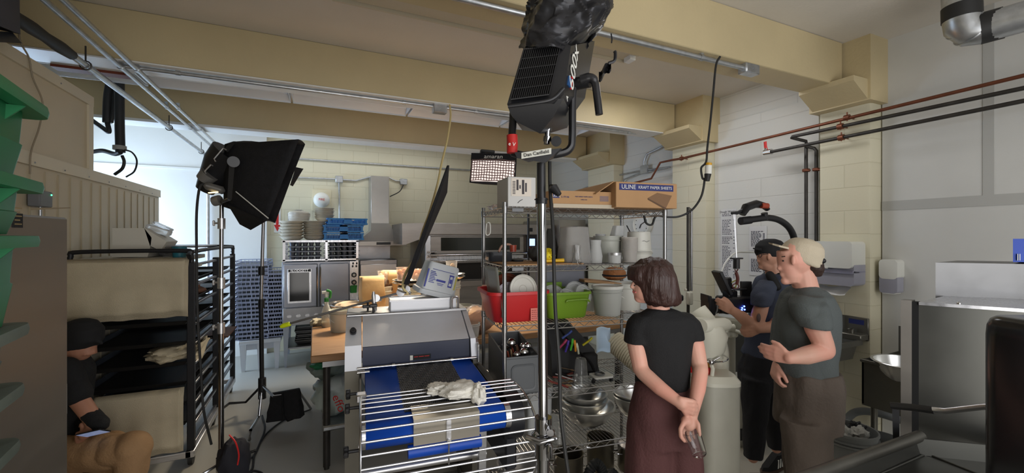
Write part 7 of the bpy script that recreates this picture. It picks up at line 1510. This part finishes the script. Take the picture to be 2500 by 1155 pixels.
obj('pedestal_top', MB().loft([camring(1742, 905, .10, .13), camring(1742, 918, .125, .16), camring(1742, 926, .125, .16)]), mixc, t)
obj('mixer_head', MB().loft([camring(1712, 775, .05, .10, pw=1), camring(1716, 790, .10, .15, pw=.9), camring(1725, 815, .115, .15, pw=.9), camring(1725, 850, .10, .13, pw=.95), camring(1718, 868, .085, .1, pw=1)]), mixc, t)
obj('attachment_hub', MB().cyl(Mx_(1712, 796, -.15), Mx_(1768, 792, -.02), .042, seg=24).cyl(Mx_(1766, 793, -.02), Mx_(1774, 792, .0), .036, seg=24), mixc, t)
obj('hub_hole', MB().cyl(Mx_(1752, 795, -.105), Mx_(1752, 795, -.085), .006), black, t)
obj('planetary_skirt', MB().lathe([(.085, -.02), (.105, -.01), (.10, .01), (.08, .02)], Mx_(1722, 866), 28, caps=True), mixc, t)
obj('head_arm', MB().tube(bez([Mx_(1700, 760, .1), Mx_(1730, 800, .05), Mx_(1750, 850, .1), Mx_(1752, 910, .1)], 5), .07, 14), mixc, t)
obj('red_band', MB().lathe([(.085, 0), (.088, .02), (.085, .04)], Mx_(1708, 905), 24, caps=True), red, t); obj('yellow_label', MB().lathe([(.08, 0), (.082, .05), (.08, .09)], Mx_(1706, 895, .01), 24, caps=True), mat('yellow_label', s2l(214, 168, 50), .5), t)
obj('bowl_lever', MB().cyl(Mx_(1735, 884, -.12), Mx_(1757, 872, -.13), .006).sph(Mx_(1736, 884, -.12), .02, 12, 8), chrome, t); obj('bowl_yoke', MB().tube([Mx_(1728, 868, -.08), Mx_(1740, 900, -.1), Mx_(1738, 918, -.1)], .013, 8), mixc, t)
obj('guard_ring', MB().tube([Mx_(1722, 866)+V((.13*math.cos(a*PI/12), .13*math.sin(a*PI/12), -.01)) for a in range(24)], .005, 6, close=True), chrome, t)
# post and folding device behind woman head
t = thing('upright_pole', 'pair of dark vertical poles with pale clamp behind the woman', 'pole', P(1683, 700, 3.6)*V((1, 1, 0)))
obj('pole_tube', MB().cyl(P(1680, 506, 3.6), V((*P(1680, 600, 3.6).xy, .0)), .013, seg=12), ironp, t); obj('pole_tube', MB().cyl(P(1688, 508, 3.6), P(1688, 710, 3.6), .010, seg=12), steeld, t); obj('pale_clamp', MB().box(P(1683, 728, 3.57), (.05, .05, .11), .01).cyl(P(1672, 708, 3.57), P(1676, 708, 3.57), .012), mixc, t)
obj('grey_bracket', MB().box(P(1656, 728, 3.4), (.09, .04, .05), .01).cyl(P(1656, 735, 3.4), P(1656, 716, 3.4), .016), blackm, t)
# second cream machine behind black cap man
DN = 3.75
t = thing('tilting_machine', 'cream bakery machine with grey bowl column seen beyond the operator', 'bakery machine', P(1800, 1000, DN)*V((1, 1, 0)))
obj('lower_body', MB().loft([camring(1790, 925, .15, .14, 0, .5, D_=DN), camring(1790, 940, .17, .16, 0, .5, D_=DN), camring(1790, 1025, .17, .16, 0, .5, D_=DN), camring(1790, 1040, .14, .14, 0, .5, D_=DN), camring(1790, 1072, .14, .14, 0, .5, D_=DN)]), mixg, t)
obj('column', MB().cyl(P(1783, 800, DN-.1), P(1783, 930, DN-.1), .04, seg=20), mixg, t); obj('column_joint', MB().box(P(1785, 815, DN-.12), (.10, .08, .06), .015).cyl(P(1778, 800, DN-.16), P(1792, 800, DN-.16), .03), mixc, t)
obj('side_arm', MB().tube([P(1785, 805, DN-.14), P(1805, 812, DN-.16), P(1822, 822, DN-.18)], [.016, .014, .01], 8), mixc, t)
obj('sheeting_table', MB().loft([[P(1738, 770, DN-.1), P(1850, 785, DN-.1), P(1850, 810, DN-.0), P(1745, 784, DN)], [P(1738, 777, DN-.1), P(1850, 792, DN-.1), P(1850, 817, DN), P(1745, 791, DN)]]), mixc, t)
obj('dark_panel', MB().box(P(1795, 860, DN+.15), (.28, .03, .36), .01, rot=Matrix.Rotation(-YAW, 4, 'Z')), mat('machine_dark_panel', s2l(70, 70, 66), .5), t)  # dark grey panel behind the column
obj('rubber_wheel', MB().cyl(P(1798, 1060, DN-.15), P(1815, 1060, DN-.15), .05, seg=18), rubber, t); obj('foot', MB().cyl(P(1760, 1072, DN), V((*P(1760, 1072, DN).xy, 0)), .03).cyl(P(1820, 1072, DN), V((*P(1820, 1072, DN).xy, 0)), .03), mixg, t)
a = PZ(1805, 1055, .02); t = thing('ribbed_foot_mat', 'small ribbed oval floor pad beside operator shoe', 'floor pad', V((a.x, a.y, 0)))
obj('pad', MB().slab([(a.x+x, a.y+y) for x, y in rr(.34, .26, .1, 6)], 0, .025), mat('pad_grey', s2l(120, 116, 108), .7, bump=1, bscale=5, stretch=(1, 40, 1)), t); obj('pad_rim', MB().tube([(a.x+x, a.y+y, .025) for x, y in rr(.34, .26, .1, 6)], .006, 6, close=True), mixc, t)
# hand sink on pilaster
XF = WX-.17
t = thing('hand_sink', 'small wall-hung steel hand sink with tall faucet below the towel dispenser', 'sink', PX(2075, 850, XF-.2))
a = PX(2025, 800, XF).y; b = PX(2116, 800, XF).y; dk2 = mat('sink_steel', s2l(122, 120, 112), .35, .8, var=.08, scale=5)
zt = PX(2070, 830, XF-.2).z; zr_ = PX(2110, 800, XF).z
y0, y1 = b-.02, a+.05
obj('splash_back', MB().bb(XF-.02, XF, y0, y1, zt-.02, zt+.17, .004), dk2, t); obj('faucet_deck', MB().bb(XF-.13, XF, y0, y1, zt-.01, zt+.04, .006), dk2, t)
m = MB(); m.bb(XF-.42, XF-.40, y0, y1, zt-.04, zt).bb(XF-.42, XF-.1, y0, y0+.02, zt-.04, zt).bb(XF-.42, XF-.1, y1-.02, y1, zt-.04, zt)
m.loft([[(XF-.40, y0+.02, zt-.01), (XF-.12, y0+.02, zt-.01), (XF-.12, y1-.02, zt-.01), (XF-.40, y1-.02, zt-.01)], [(XF-.36, y0+.05, zt-.15), (XF-.14, y0+.05, zt-.15), (XF-.14, y1-.05, zt-.15), (XF-.36, y1-.05, zt-.15)]], caps=False); m.bb(XF-.36, XF-.14, y0+.05, y1-.05, zt-.16, zt-.15); obj('basin', m, dk2, t)
ym = (y0+y1)/2+.02; fa = obj('faucet', MB().tube(bez([(XF-.07, ym, zt+.04), (XF-.07, ym, zt+.22), (XF-.10, ym, zt+.27), (XF-.15, ym, zt+.27), (XF-.18, ym, zt+.22), (XF-.18, ym, zt+.18)], 4), .011, 10), chrome, t)
for s in (-.1, .1): obj('tap_handle', MB().cyl((XF-.07, ym+s, zt+.04), (XF-.07, ym+s, zt+.07), .02).box((XF-.09, ym+s, zt+.075), (.06, .015, .012), .004), dk2, fa)
obj('blue_label', MB().bb(XF-.024, XF-.019, y0+.03, y0+.14, zt+.11, zt+.15), mat('navy_label', s2l(40, 50, 110), .5), t)
obj('drain_pipe', MB().tube(bez([(XF-.25, ym, zt-.16), (XF-.25, ym, zt-.5), (XF-.25, ym-.02, zt-.62), (XF-.2, ym-.10, zt-.68), (XF-.12, ym-.16, zt-.60), (XF-.1, ym-.3, zt-.56), (XF-.1, ym-.6, zt-.56)], 5), .03, 12), mat('grey_pvc', s2l(120, 124, 126), .45), t)
# utility sink on legs
XU = 4.0
q0 = P(2104, 880, 3.0)
t = thing('utility_sink', 'deep steel utility sink on legs with a steel bowl in it', 'sink', P(2160, 1000, 3.0)*V((1, 1, 0)))
zt = q0.z; xA, yA = q0.x, q0.y
ux0, uy1 = xA, yA; uw, ud = .50, .55
def ub(x0, x1, y0, y1, z0, z1, m, nm, b=.003): return obj(nm, MB().bb(ux0+x0, ux0+x1, uy1-y1, uy1-y0, z0, z1, b), m, t)
m = MB(); zb = zt-.30
for (a, b, c, d) in ((0, uw, 0, .012), (0, uw, ud-.012, ud), (0, .012, 0, ud), (uw-.012, uw, 0, ud)): m.bb(ux0+a, ux0+b, uy1-d, uy1-c, zb, zt)
m.bb(ux0, ux0+uw, uy1-ud, uy1, zb-.01, zb); obj('sink_tub', m, dk2, t)
obj('rim', MB().tube([(ux0, uy1, zt), (ux0+uw, uy1, zt), (ux0+uw, uy1-ud, zt), (ux0, uy1-ud, zt)], .012, 8, close=True), dk2, t)
obj('splash_back', MB().bb(ux0+uw-.01, ux0+uw+.0, uy1-ud, uy1, zt, zt+.2), dk2, t)
for x, y in ((.05, .05), (uw-.05, .05), (.05, ud-.05), (uw-.05, ud-.05)): obj('leg', MB().cyl((ux0+x, uy1-y, 0), (ux0+x, uy1-y, zb), .02, seg=12), dk2, t)
obj('drain_pipe', MB().cyl((ux0+.25, uy1-.25, zb-.2), (ux0+.25, uy1-.25, zb), .03), MT['grey_pvc'], t)
c = P(2162, 885, 2.95); bowl(V((c.x+.06, c.y-.1, zt-.17)), .19, .19, 'steel mixing bowl resting tilted in the utility sink', bst)
# buckets under sinks
c = PZ(2068, 1150, 0); c = P(2072, 1100, 2.95); b_ = bucket('grey_bucket', 'grey bucket filled with gloves and cloths under the hand sink', V((c.x, c.y, 0)), .16, P(2072, 1045, 2.95).z, mat('bucket_grey', s2l(128, 130, 128), .5), 2, False)
zb_ = P(2072, 1045, 2.95).z-.03
for i, (dx, dy, m_, lab) in enumerate(((-.08, .0, mat('pale_glove', s2l(180, 178, 170), .7), 'pale cloth at left in the grey bucket'), (.0, -.06, MT['pale_glove'], 'white glove sticking up in middle of the grey bucket'), (.07, .0, black, 'black glove on the right of the grey bucket'), (-.02, .08, black, 'black cloth at the back of the grey bucket'))):
    cc = V((c.x+dx, c.y+dy, zb_)); tag(obj('crumpled_glove', blob(cc, (.07, .05, .05), i*3, .6), m_), lab, 'glove')
c = P(2150, 1100, 3.05); bucket('grey_bucket', 'low grey tub on the floor beneath the utility sink', V((c.x, c.y, 0)), .14, P(2150, 1070, 3.05).z, mat('tub_dim', s2l(110, 112, 110), .5), 1, False)
# dishwasher (stainless), right
DX = 2.05
dw = mat('dish_steel', s2l(92, 92, 88), .36, .85, var=.08, scale=3, rvar=.06)
A = P(2200, 738, 1.95); Bp = P(2500, 772, 1.45)
t = thing('dishwasher', 'big dark stainless dishwasher panel unit at right with lift handle', 'dishwasher', P(2350, 1000, 1.9)*V((1, 1, 0)))
ztop = A.z
# front-left side panel and front panel
e = P(2236, 742, 1.85)
def dslab(p0, p1, z0, z1, th, nm, m):
    p0 = V((p0.x, p0.y, 0)); p1 = V((p1.x, p1.y, 0)); n = V((-(p1-p0).y, (p1-p0).x, 0)).normalized(); n = (p0.normalized()*math.cos(.25)+V((p0.y, -p0.x, 0)).normalized()*math.sin(.25))
    return obj(nm, MB().loft([[p0+V((0, 0, z0)), p1+V((0, 0, z0)), p1+n*th+V((0, 0, z0)), p0+n*th+V((0, 0, z0))], [p0+V((0, 0, z1)), p1+V((0, 0, z1)), p1+n*th+V((0, 0, z1)), p0+n*th+V((0, 0, z1))]]), m, t)
p0, p1, p2 = P(2199, 735, 2.02), P(2226, 738, 2.0), P(2620, 800, 1.72)
dslab(p0, p1, .3, ztop, .05, 'corner_post', mat('post_steel', s2l(122, 118, 112), .35, .8, var=.06)); 
p1b = P(2243, 740, 1.99); dslab(p1, p1b, .3, ztop-.006, .04, 'black_gap', mat('gap_black', (.006, .006, .006), .9)); dslab(p1b, p2, .3, ztop-.012, .45, 'front_panel', dw)  # black slab filling the gap; its darkness is in the colour
dslab(P(2243, 742, 1.985), P(2620, 802, 1.715), ztop-.018, ztop-.004, .46, 'top_edge', brushed)
obj('front_rivet', MB().sph(P(2341, 741, 1.93), .008, 10, 6), chrome, t)
p3, p4 = P(2284, 640, 2.2), P(2640, 640, 2.0)
dslab(p3, p4, P(2284, 745, 2.2).z, P(2284, 641, 2.2).z, .35, 'upper_housing', mat('brushed_light', s2l(120, 120, 120), .42, .6, var=.06, scale=10, rvar=.05))
obj('wash_handle', MB().tube([P(2276, 1000, 1.75), P(2310, 1003, 1.72), P(2400, 993, 1.6), P(2520, 985, 1.5)], .0115, 10), brushed, t); obj('handle_grip', MB().tube([P(2174, 990, 1.85), P(2230, 995, 1.80), P(2280, 1002, 1.75)], .0175, 10, flat=.8), rubber, t)
obj('handle_bracket', MB().loft([[P(2178, 992, 1.86), P(2196, 992, 1.86), P(2196, 1075, 1.86), P(2180, 1075, 1.86)], [P(2178, 992, 1.9), P(2196, 992, 1.9), P(2196, 1075, 1.9), P(2180, 1075, 1.9)]]), blackm, t)
t = thing('blue_carton', 'small blue carton on top of the dishwasher at the frame edge', 'carton', P(2490, 640, 2.1))
cb_ = mat('carton_blue', s2l(24, 66, 170), .45); obj('carton_body', MB().loft([[P(2473, 640, 2.1), P(2540, 640, 2.05), P(2560, 640, 2.2), P(2490, 640, 2.25)], [P(2473, 583, 2.1), P(2540, 583, 2.05), P(2560, 583, 2.2), P(2490, 583, 2.25)]]), cb_, t)
g = MB()
for k in range(6): g.loft([[P(2484+5*k, 636, 2.085), P(2486+5*k, 636, 2.085), P(2486+5*k, 620, 2.085), P(2484+5*k, 620, 2.085)], [P(2484+5*k, 636, 2.095), P(2486+5*k, 636, 2.095), P(2486+5*k, 620, 2.095), P(2484+5*k, 620, 2.095)]])
obj('barcode', g, wplas, t)
# drain table in the foreground
t = thing('drain_table', 'dark steel dish table with rolled rim in the bottom right corner', 'dish table', P(2300, 1155, 1.6)*V((1, 1, 0)))
zt = .93
R0, R1, R2 = PZ(2232, 1070, zt), PZ(1900, 1190, zt-.0), PZ(1700, 1290, zt)
obj('rolled_rim', MB().tube([R0+V((.05, .0, 0)), R0, R1, R2], .022, 14), mat('rim_steel', s2l(104, 102, 96), .4, .8, var=.1), t)
zz = zt-.07
pA, pB = V((R0.x, R0.y, zz)), V((R2.x, R2.y, zz)); dn_ = RT*1.4
obj('table_deck', MB().loft([[pA, pA+dn_*.9, pB+dn_*.9, pB], [pA-V((0, 0, .01)), pA+dn_*.9-V((0, 0, .01)), pB+dn_*.9-V((0, 0, .01)), pB-V((0, 0, .01))]]), dw, t)
obj('rim_wall', MB().loft([[R0-V((0, 0, .0)), R2, V((R2.x, R2.y, zz))+RT*.03, V((R0.x, R0.y, zz))+RT*.03], [R0+RT*.004, R2+RT*.004, V((R2.x, R2.y, zz))+RT*.034, V((R0.x, R0.y, zz))+RT*.034]]), dw, t)
obj('back_wall', MB().loft([[R0, R0+RT*.8-FW*.2, R0+RT*.8-FW*.2+V((0, 0, -.07)), R0-V((0, 0, .07))], [R0+FW*.01, R0+RT*.8-FW*.19, R0+RT*.8-FW*.19+V((0, 0, -.07)), R0+FW*.01-V((0, 0, .07))]]), dw, t)
L0 = PZ(2262, 1108, zz+.002); obj('deck_ridge', MB().cyl(L0, PZ(2050, 1200, zz+.002), .004).cyl(L0, PZ(2420, 1170, zz+.002), .004), dw, t)
for q in (pA, pB+RT*.2): obj('leg', MB().cyl(V((q.x+.05, q.y-.02, 0)), V((q.x+.05, q.y-.02, zz)), .02), dw, t)
# black rounded appliance
t = thing('black_waste_bin', 'tall glossy black rounded container at the right edge in front', 'container', P(2480, 1100, 1.15)*V((1, 1, 0)))
bl_ = mat('gloss_black', (.012, .012, .013), .22, bump=.05, bscale=10)
D_ = 1.15; z1 = P(2450, 808, D_).z; c = P(2500, 900, D_+.12)+RT*.115
def brg(z, k): return [(c.x+RT.x*x+FW.x*y, c.y+RT.y*x+FW.y*y, z) for x, y in rr(.235*k, .28*k, .07*k, 6)]
obj('outer_shell', MB().loft([brg(.0, .96), brg(.05, 1), brg(z1-.06, 1), brg(z1-.03, .985), brg(z1-.01, .94), brg(z1, .85)]), bl_, t, ang=60)
# ---------------- left side: fridge, racks, crates ----------------
XFr = -.95
fr = mat('fridge_steel', s2l(150, 142, 132), .42, .75, var=.06, scale=2.2, stretch=(1, .5, 5), rvar=.06)
yE = PX(166, 600, XFr).y; zt = PX(120, 528, XFr).z
t = thing('steel_refrigerator', 'worn stainless refrigerator side at the far left', 'refrigerator', (XFr-.35, yE-.5, 0))
obj('cabinet', MB().bb(XFr-.63, XFr, yE-1.7, yE, .12, zt, .008), fr, t)
a, b = PX(32, 520, XFr+.004), PX(56, 556, XFr+.004)
pl = obj('rating_plate', MB().bb(XFr-.002, XFr+.004, a.y, b.y, b.z, a.z), black, t)
g = MB()
for k in range(5): g.bb(XFr+.004, XFr+.005, a.y+.008, b.y-.008-.01*(k % 2), b.z+.01+.014*k, b.z+.014+.014*k)
obj('plate_print', g, mat('plate_print_tan', s2l(150, 130, 90), .5), pl)
for x in (XFr-.6, XFr-.05):
    for y in (yE-.1, yE-1.6): obj('caster', MB().cyl((x-.015, y, .06), (x+.015, y, .06), .06, seg=16), rubber, t)
a = PX(167, 960, XFr-.03); obj('edge_label', MB().box((XFr-.03, yE+.004, PX(165, 975, XFr).z), (.05, .008, .13), .002), mat('worn_label', s2l(196, 194, 190), .5), t)
tag(obj('torn_tape', MB().loft([[PX(75, 508, XFr-.1), PX(172, 506, XFr-.1), PX(172, 509, XFr-.1), PX(75, 513, XFr-.1)], [PX(75, 508, XFr-.12), PX(172, 506, XFr-.12), PX(172, 509, XFr-.12), PX(75, 513, XFr-.12)]]), mat('tan_tape', s2l(160, 146, 120), .7)), 'strip of tan tape hanging above the refrigerator top', 'tape')
# green stacked crates, very near at left edge
gc = mat('green_crate', s2l(26, 104, 62), .4, var=.06, scale=4); gk = mat('weathered_crate', s2l(88, 98, 90), .5, var=.2, scale=6)
CU = (RT*.554-FW*.833); CV = (-RT*.833-FW*.554)
rims = [(130, 285, gc), (118, 463, gc), (108, 589, gc), (83, 796, gk), (71, 940, gk), (61, 1074, gk)]
labs = ['topmost green crate with rim jutting at upper left', 'second green crate from the top, behind the control box light', 'third green crate with rim at eye level', 'weathered grey-green crate, fourth from the top', 'weathered crate, fifth from the top', 'lowest weathered crate in view at the bottom left corner']
for i, (px, py, m_) in enumerate(rims):
    c = P(px, py, .90); nz = P(*rims[i+1][:2], .90).z if i < 5 else c.z-.12
    t = thing('plastic_crate', labs[i], 'crate', V((c.x, c.y, nz)), 0, 'nested plastic crates at left')
    def ring(ins, z, r=.035): return [V((c.x, c.y, 0))+CU*(x+.215)+CV*(y+.19)+V((0, 0, z)) for x, y in rr(.43-2*ins, .38-2*ins, r, 5)]
    obj('crate_rim', MB().loft([ring(.0, c.z-.011), ring(-.002, c.z), ring(.0, c.z+.011), ring(.026, c.z+.012), ring(.032, c.z+.004), ring(.028, c.z-.009)], caps=False, close=True), m_, t, ang=50)
    obj('crate_wall', MB().loft([ring(.030, c.z+.005, .02), ring(.034, c.z-(c.z-nz)*.45, .02), ring(.031, c.z-(c.z-nz)*.47, .02), ring(.042, nz+.014, .02)], caps=False), m_, t, ang=50)
    obj('rim_rib', MB().loft([[V((c.x, c.y, c.z-.010))+CU*.12+CV*.006, V((c.x, c.y, c.z-.010))+CU*.12+CV*.034, V((c.x, c.y, c.z-.04))+CU*.12+CV*.034], [V((c.x, c.y, c.z-.010))+CU*.124+CV*.006, V((c.x, c.y, c.z-.010))+CU*.124+CV*.034, V((c.x, c.y, c.z-.04))+CU*.124+CV*.034]]), m_, t)
c = P(61, 1074, .9); t = thing('crate_dolly', 'grey base crate under the nested crate stack', 'crate', V((c.x, c.y, 0))); obj('dolly_body', MB().loft([ring(.06, .0), ring(.05, c.z-.13)]), gk, t)
# dark bakery rack with linen
RX0, RX1, RY0, RY1 = -1.56, -.86, 4.0, 5.85
rk = mat('rack_black', (.018, .018, .02), .45, .3, var=.2, scale=10)
t = thing('bakery_rack', 'long dark bakery rack holding linen-draped trays along the cooler', 'rack', ((RX0+RX1)/2, (RY0+RY1)/2, 0))
H = 1.58
for (x, y) in ((RX1-.02, RY0), (RX0, RY0), (RX1-.02, RY1-.04), (RX0, RY1-.04), (RX1-.02, 4.9)):
    obj('upright', MB().bb(x-.012, x+.035, y, y+.05, .1, H, .004), rk, t)
for y in (RY0+.02, RY1-.02):
    obj('top_arch', MB().tube(bez([(RX1-.005, y, H-.02), (RX1-.01, y, H+.06), (RX1-.06, y, H+.09), (RX0+.06, y, H+.09), (RX0, y, H+.06), (RX0, y, H-.02)], 5), .016, 10), rk, t)
obj('top_side_rail', MB().tube(bez([(RX1-.01, RY0+.02, H+.02), (RX1-.01, RY0+.1, H+.08), (RX1-.01, RY1-.1, H+.08), (RX1-.01, RY1-.02, H+.02)], 5), .016, 10), rk, t)
zs = [.16+.155*i for i in range(10)]
for z in zs:
    for x in (RX1-.012, RX0+.002): obj('tray_runner', MB().bb(x-.012, x+.014, RY0+.02, RY1-.02, z-.012, z+.008, .002), steeld if x > RX0+.1 else rk, t)
obj('base_frame', MB().bb(RX1-.04, RX1+.02, RY0-.02, RY1, .09, .14, .005).bb(RX0, RX0+.05, RY0-.02, RY1, .09, .14, .005).bb(RX0, RX1, RY0-.02, RY0+.03, .09, .14, .005).bb(RX0, RX1, RY1-.05, RY1, .09, .14, .005), steel, t)
for x in (RX0+.05, RX1-.02):
    for y in (RY0+.08, 4.85, RY1-.08): obj('caster', MB().cyl((x-.015, y, .05), (x+.015, y, .05), .05, seg=18).bb(x-.02, x+.02, y-.02, y+.02, .05, .1), rubber, t)
dtray = mat('dark_tray', (.02, .019, .018), .5, .4)
t0 = None
for i, z in enumerate(zs[1:9]):
    for j, y in enumerate((RY0+.46, RY1-.46)):
        lab = ['tray on runner level %s of the dark rack, %s half' % (w, 'front' if j == 0 else 'back') for w in ('one', 'two', 'three', 'four', 'five', 'six', 'seven', 'eight')][i]
        lab = ('dark baking tray in the %s half of rack, ' % ('front' if j == 0 else 'back'))+['lowest one', 'second from the bottom', 'third from the bottom', 'fourth from the bottom', 'fourth from the top', 'third from the top', 'second from the top', 'topmost one'][i]
        if t0 is None:
            t0 = thing('baking_tray', lab, 'baking tray', ((RX0+RX1)/2, y, z+.009), 0, 'dark trays in the bakery rack')
            with frame(((RX0+RX1)/2, y, z+.009)): obj('tray_pan', panmesh(.63, .86, .03), dtray, t0)
        else: dup(t0, TR((RX0+RX1)/2, y+.005*((i*7) % 3-1), z+.009), lab)
# linen drapes
def drape(pxa, pya, pxb, pyb, label, sd, Y=RY0-.035, th=.02, waver=.01):
    a, b = PY(pxa, pya, Y), PY(pxb, pyb, Y)
    t = thing('linen_cloth', label, 'linen cloth', ((a.x+b.x)/2, Y, b.z), 0, 'linen cloths on the bakery rack')
    def f(u, v): return (a.x+(b.x-a.x)*u, Y-.0+waver*noise.noise(V((u*3, v*3, sd)))+(.03 if v < .02 else 0)+.006*math.sin(u*23+sd)*v, a.z+(b.z-a.z)*v+(.012*noise.noise(V((u*6, 0, sd))) if v > .9 else 0))
    o = obj('cloth_panel', MB().grid(f, 30, 16), linen, t); o.modifiers.new('th', 'SOLIDIFY').thickness = -.006
    for k in range(1, 3): o = obj('cloth_fold', MB().grid(lambda u, v: (f(u, v)[0]+.008*k, f(u, v)[1]+.008*k, f(u, v)[2]-.018*k*(1 if v > .5 else 0)), 20, 6), linen, t); o.modifiers.new('th', 'SOLIDIFY').thickness = -.005
    return t
drape(150, 636, 452, 762, 'large pale linen cloth draped over the top front of the rack', 1)
drape(225, 976, 440, 1092, 'lower greenish linen cloth hung over front of the rack', 5)
c = PY(404, 905, RY0+.18); z_ = zs[4]+.04
t = thing('linen_cloth', 'crumpled linen heap on a middle level of the rack', 'linen cloth', (-1.15, RY0+.2, c.z), 0, 'linen cloths on the bakery rack')
obj('cloth_heap', blob((-1.02, RY0+.15, zs[5]-.06), (.17, .2, .055), 3, .35, 34, 20), linen, t); obj('cloth_tail', MB().grid(lambda u, v: (RX1+.01+.02*math.sin(v*5+u*3), RY0+.1+.35*u, zs[5]-.01-.16*v*(.6+.4*math.sin(u*5))+.01*noise.noise(V((u*5, v*4, 1)))), 14, 8), linen, t); list(WM)[-1].modifiers.new('th', 'SOLIDIFY').thickness = .006
for i, (x, y, z, sc, lab) in enumerate(((RX1-.12, RY0+.45, zs[8]-.06, 1, 'brown loaf in the upper side of the rack'), (RX1-.15, RY0+.5, zs[7]+.09, .9, 'reddish loaf just below the top tray of rack'), (RX1-.12, RY0+.75, zs[7]+.02, .8, 'loaf further back in the rack'))):
    tag(obj('bread_loaf', blob((x, y, z+.02), (.08*sc, .13*sc, .045*sc), i+2, .12), mat('rye_crust', s2l(120, 84, 66), .7)), lab, 'bread')
# on top of the rack: board, white cut crate, teal tub, plastic wrap, papers
topz = H+.075
t = thing('top_tray', 'white perforated plastic tray on top of the rack', 'tray', (-1.2, RY0+.3, H-.02)); zq = PY(300, 632, RY0).z
obj('tray_body', MB().bb(RX0+.0, RX1-.08, RY0-.0, RY0+.85, PY(300, 640, RY0).z-.01, zq, .004), mat('offwhite_tray', s2l(190, 184, 168), .5), t)
g = MB()
for k in range(20): g.bb(RX0+.08+.028*k, RX0+.093+.028*k, RY0-.002, RY0+.003, zq-.014, zq-.006)
obj('slot_row', g, mat('slot_dark', s2l(70, 66, 58), .7), t)
a, b = PY(274, 557, RY0+.15), PY(345, 628, RY0+.15)
t = thing('white_shipping_crate', 'white box with slanted cut side on top of the rack', 'box', ((a.x+b.x)/2, RY0+.3, zq)); wb = mat('white_board_box', s2l(196, 192, 180), .6)
q = [(274, 628), (274, 557), (352, 557), (370, 580), (368, 598), (360, 628)]
obj('box_body', MB().loft([[PY(x, y, RY0+.15) for x, y in q], [PY(x, y, RY0+.15)+V((0, .35, 0)) for x, y in q]]), wb, t)
obj('open_flap', MB().loft([[PY(352, 557, RY0+.15), PY(407, 590, RY0+.15), PY(392, 612, RY0+.15), PY(366, 600, RY0+.15)], [PY(352, 557, RY0+.15)+V((0, .3, 0)), PY(407, 590, RY0+.15)+V((0, .3, 0)), PY(392, 612, RY0+.15)+V((0, .3, 0)), PY(366, 600, RY0+.15)+V((0, .3, 0))]]), wb, t)
t = thing('clear_clamshell', 'clear plastic container tipped over behind the white box', 'container', PY(390, 560, RY0+.4)); obj('container_body', MB().box(PY(388, 562, RY0+.3), (.16, .1, .05), .01, rot=Matrix.Rotation(.35, 4, 'Y')), cloudy, t); obj('container_lid', MB().box(PY(398, 553, RY0+.3), (.13, .1, .02), .005, rot=Matrix.Rotation(.5, 4, 'Y')), bagm, t)
zz = PY(438, 633, RY0+.1).z
c = PY(438, 633, RY0+.12); bucket('teal_tub', 'small teal plastic tub at the right front of rack top', c, .048, .10, mat('teal_plastic', s2l(36, 108, 122), .45), 1, False)
t = thing('plastic_wrap_roll', 'crumpled plastic wrap on top of the dark rack', 'wrap', (RX1-.1, RY0+.5, 1.62)); obj('wrap_bundle', blob((RX1-.2, RY0+.45, 1.62), (.12, .16, .06), 6, .35), mat('milky_wrap', s2l(190, 190, 190), .3, trans=.3), t)
tag(obj('flat_tray', MB().bb(RX1-.42, RX1+.0, RY0+.2, RY0+.95, H+.11, H+.125, .004), steeld), 'flat grey tray lying across the top of the rack rails', 'tray')
tag(obj('paper_bundle', blob((RX1-.13, RY0+.3, zs[9]-.01), (.13, .2, .03), 8, .3), mat('paper_cream', s2l(196, 190, 170), .7)), 'cream paper bundle on the top level of the rack', 'paper')
tag(obj('wood_board', MB().bb(RX1-.15, RX1+.08, 5.0, 5.5, .78, .80, .004), mat('dark_board', s2l(90, 62, 48), .6)), 'dark wooden board jutting from the back of the rack', 'board')
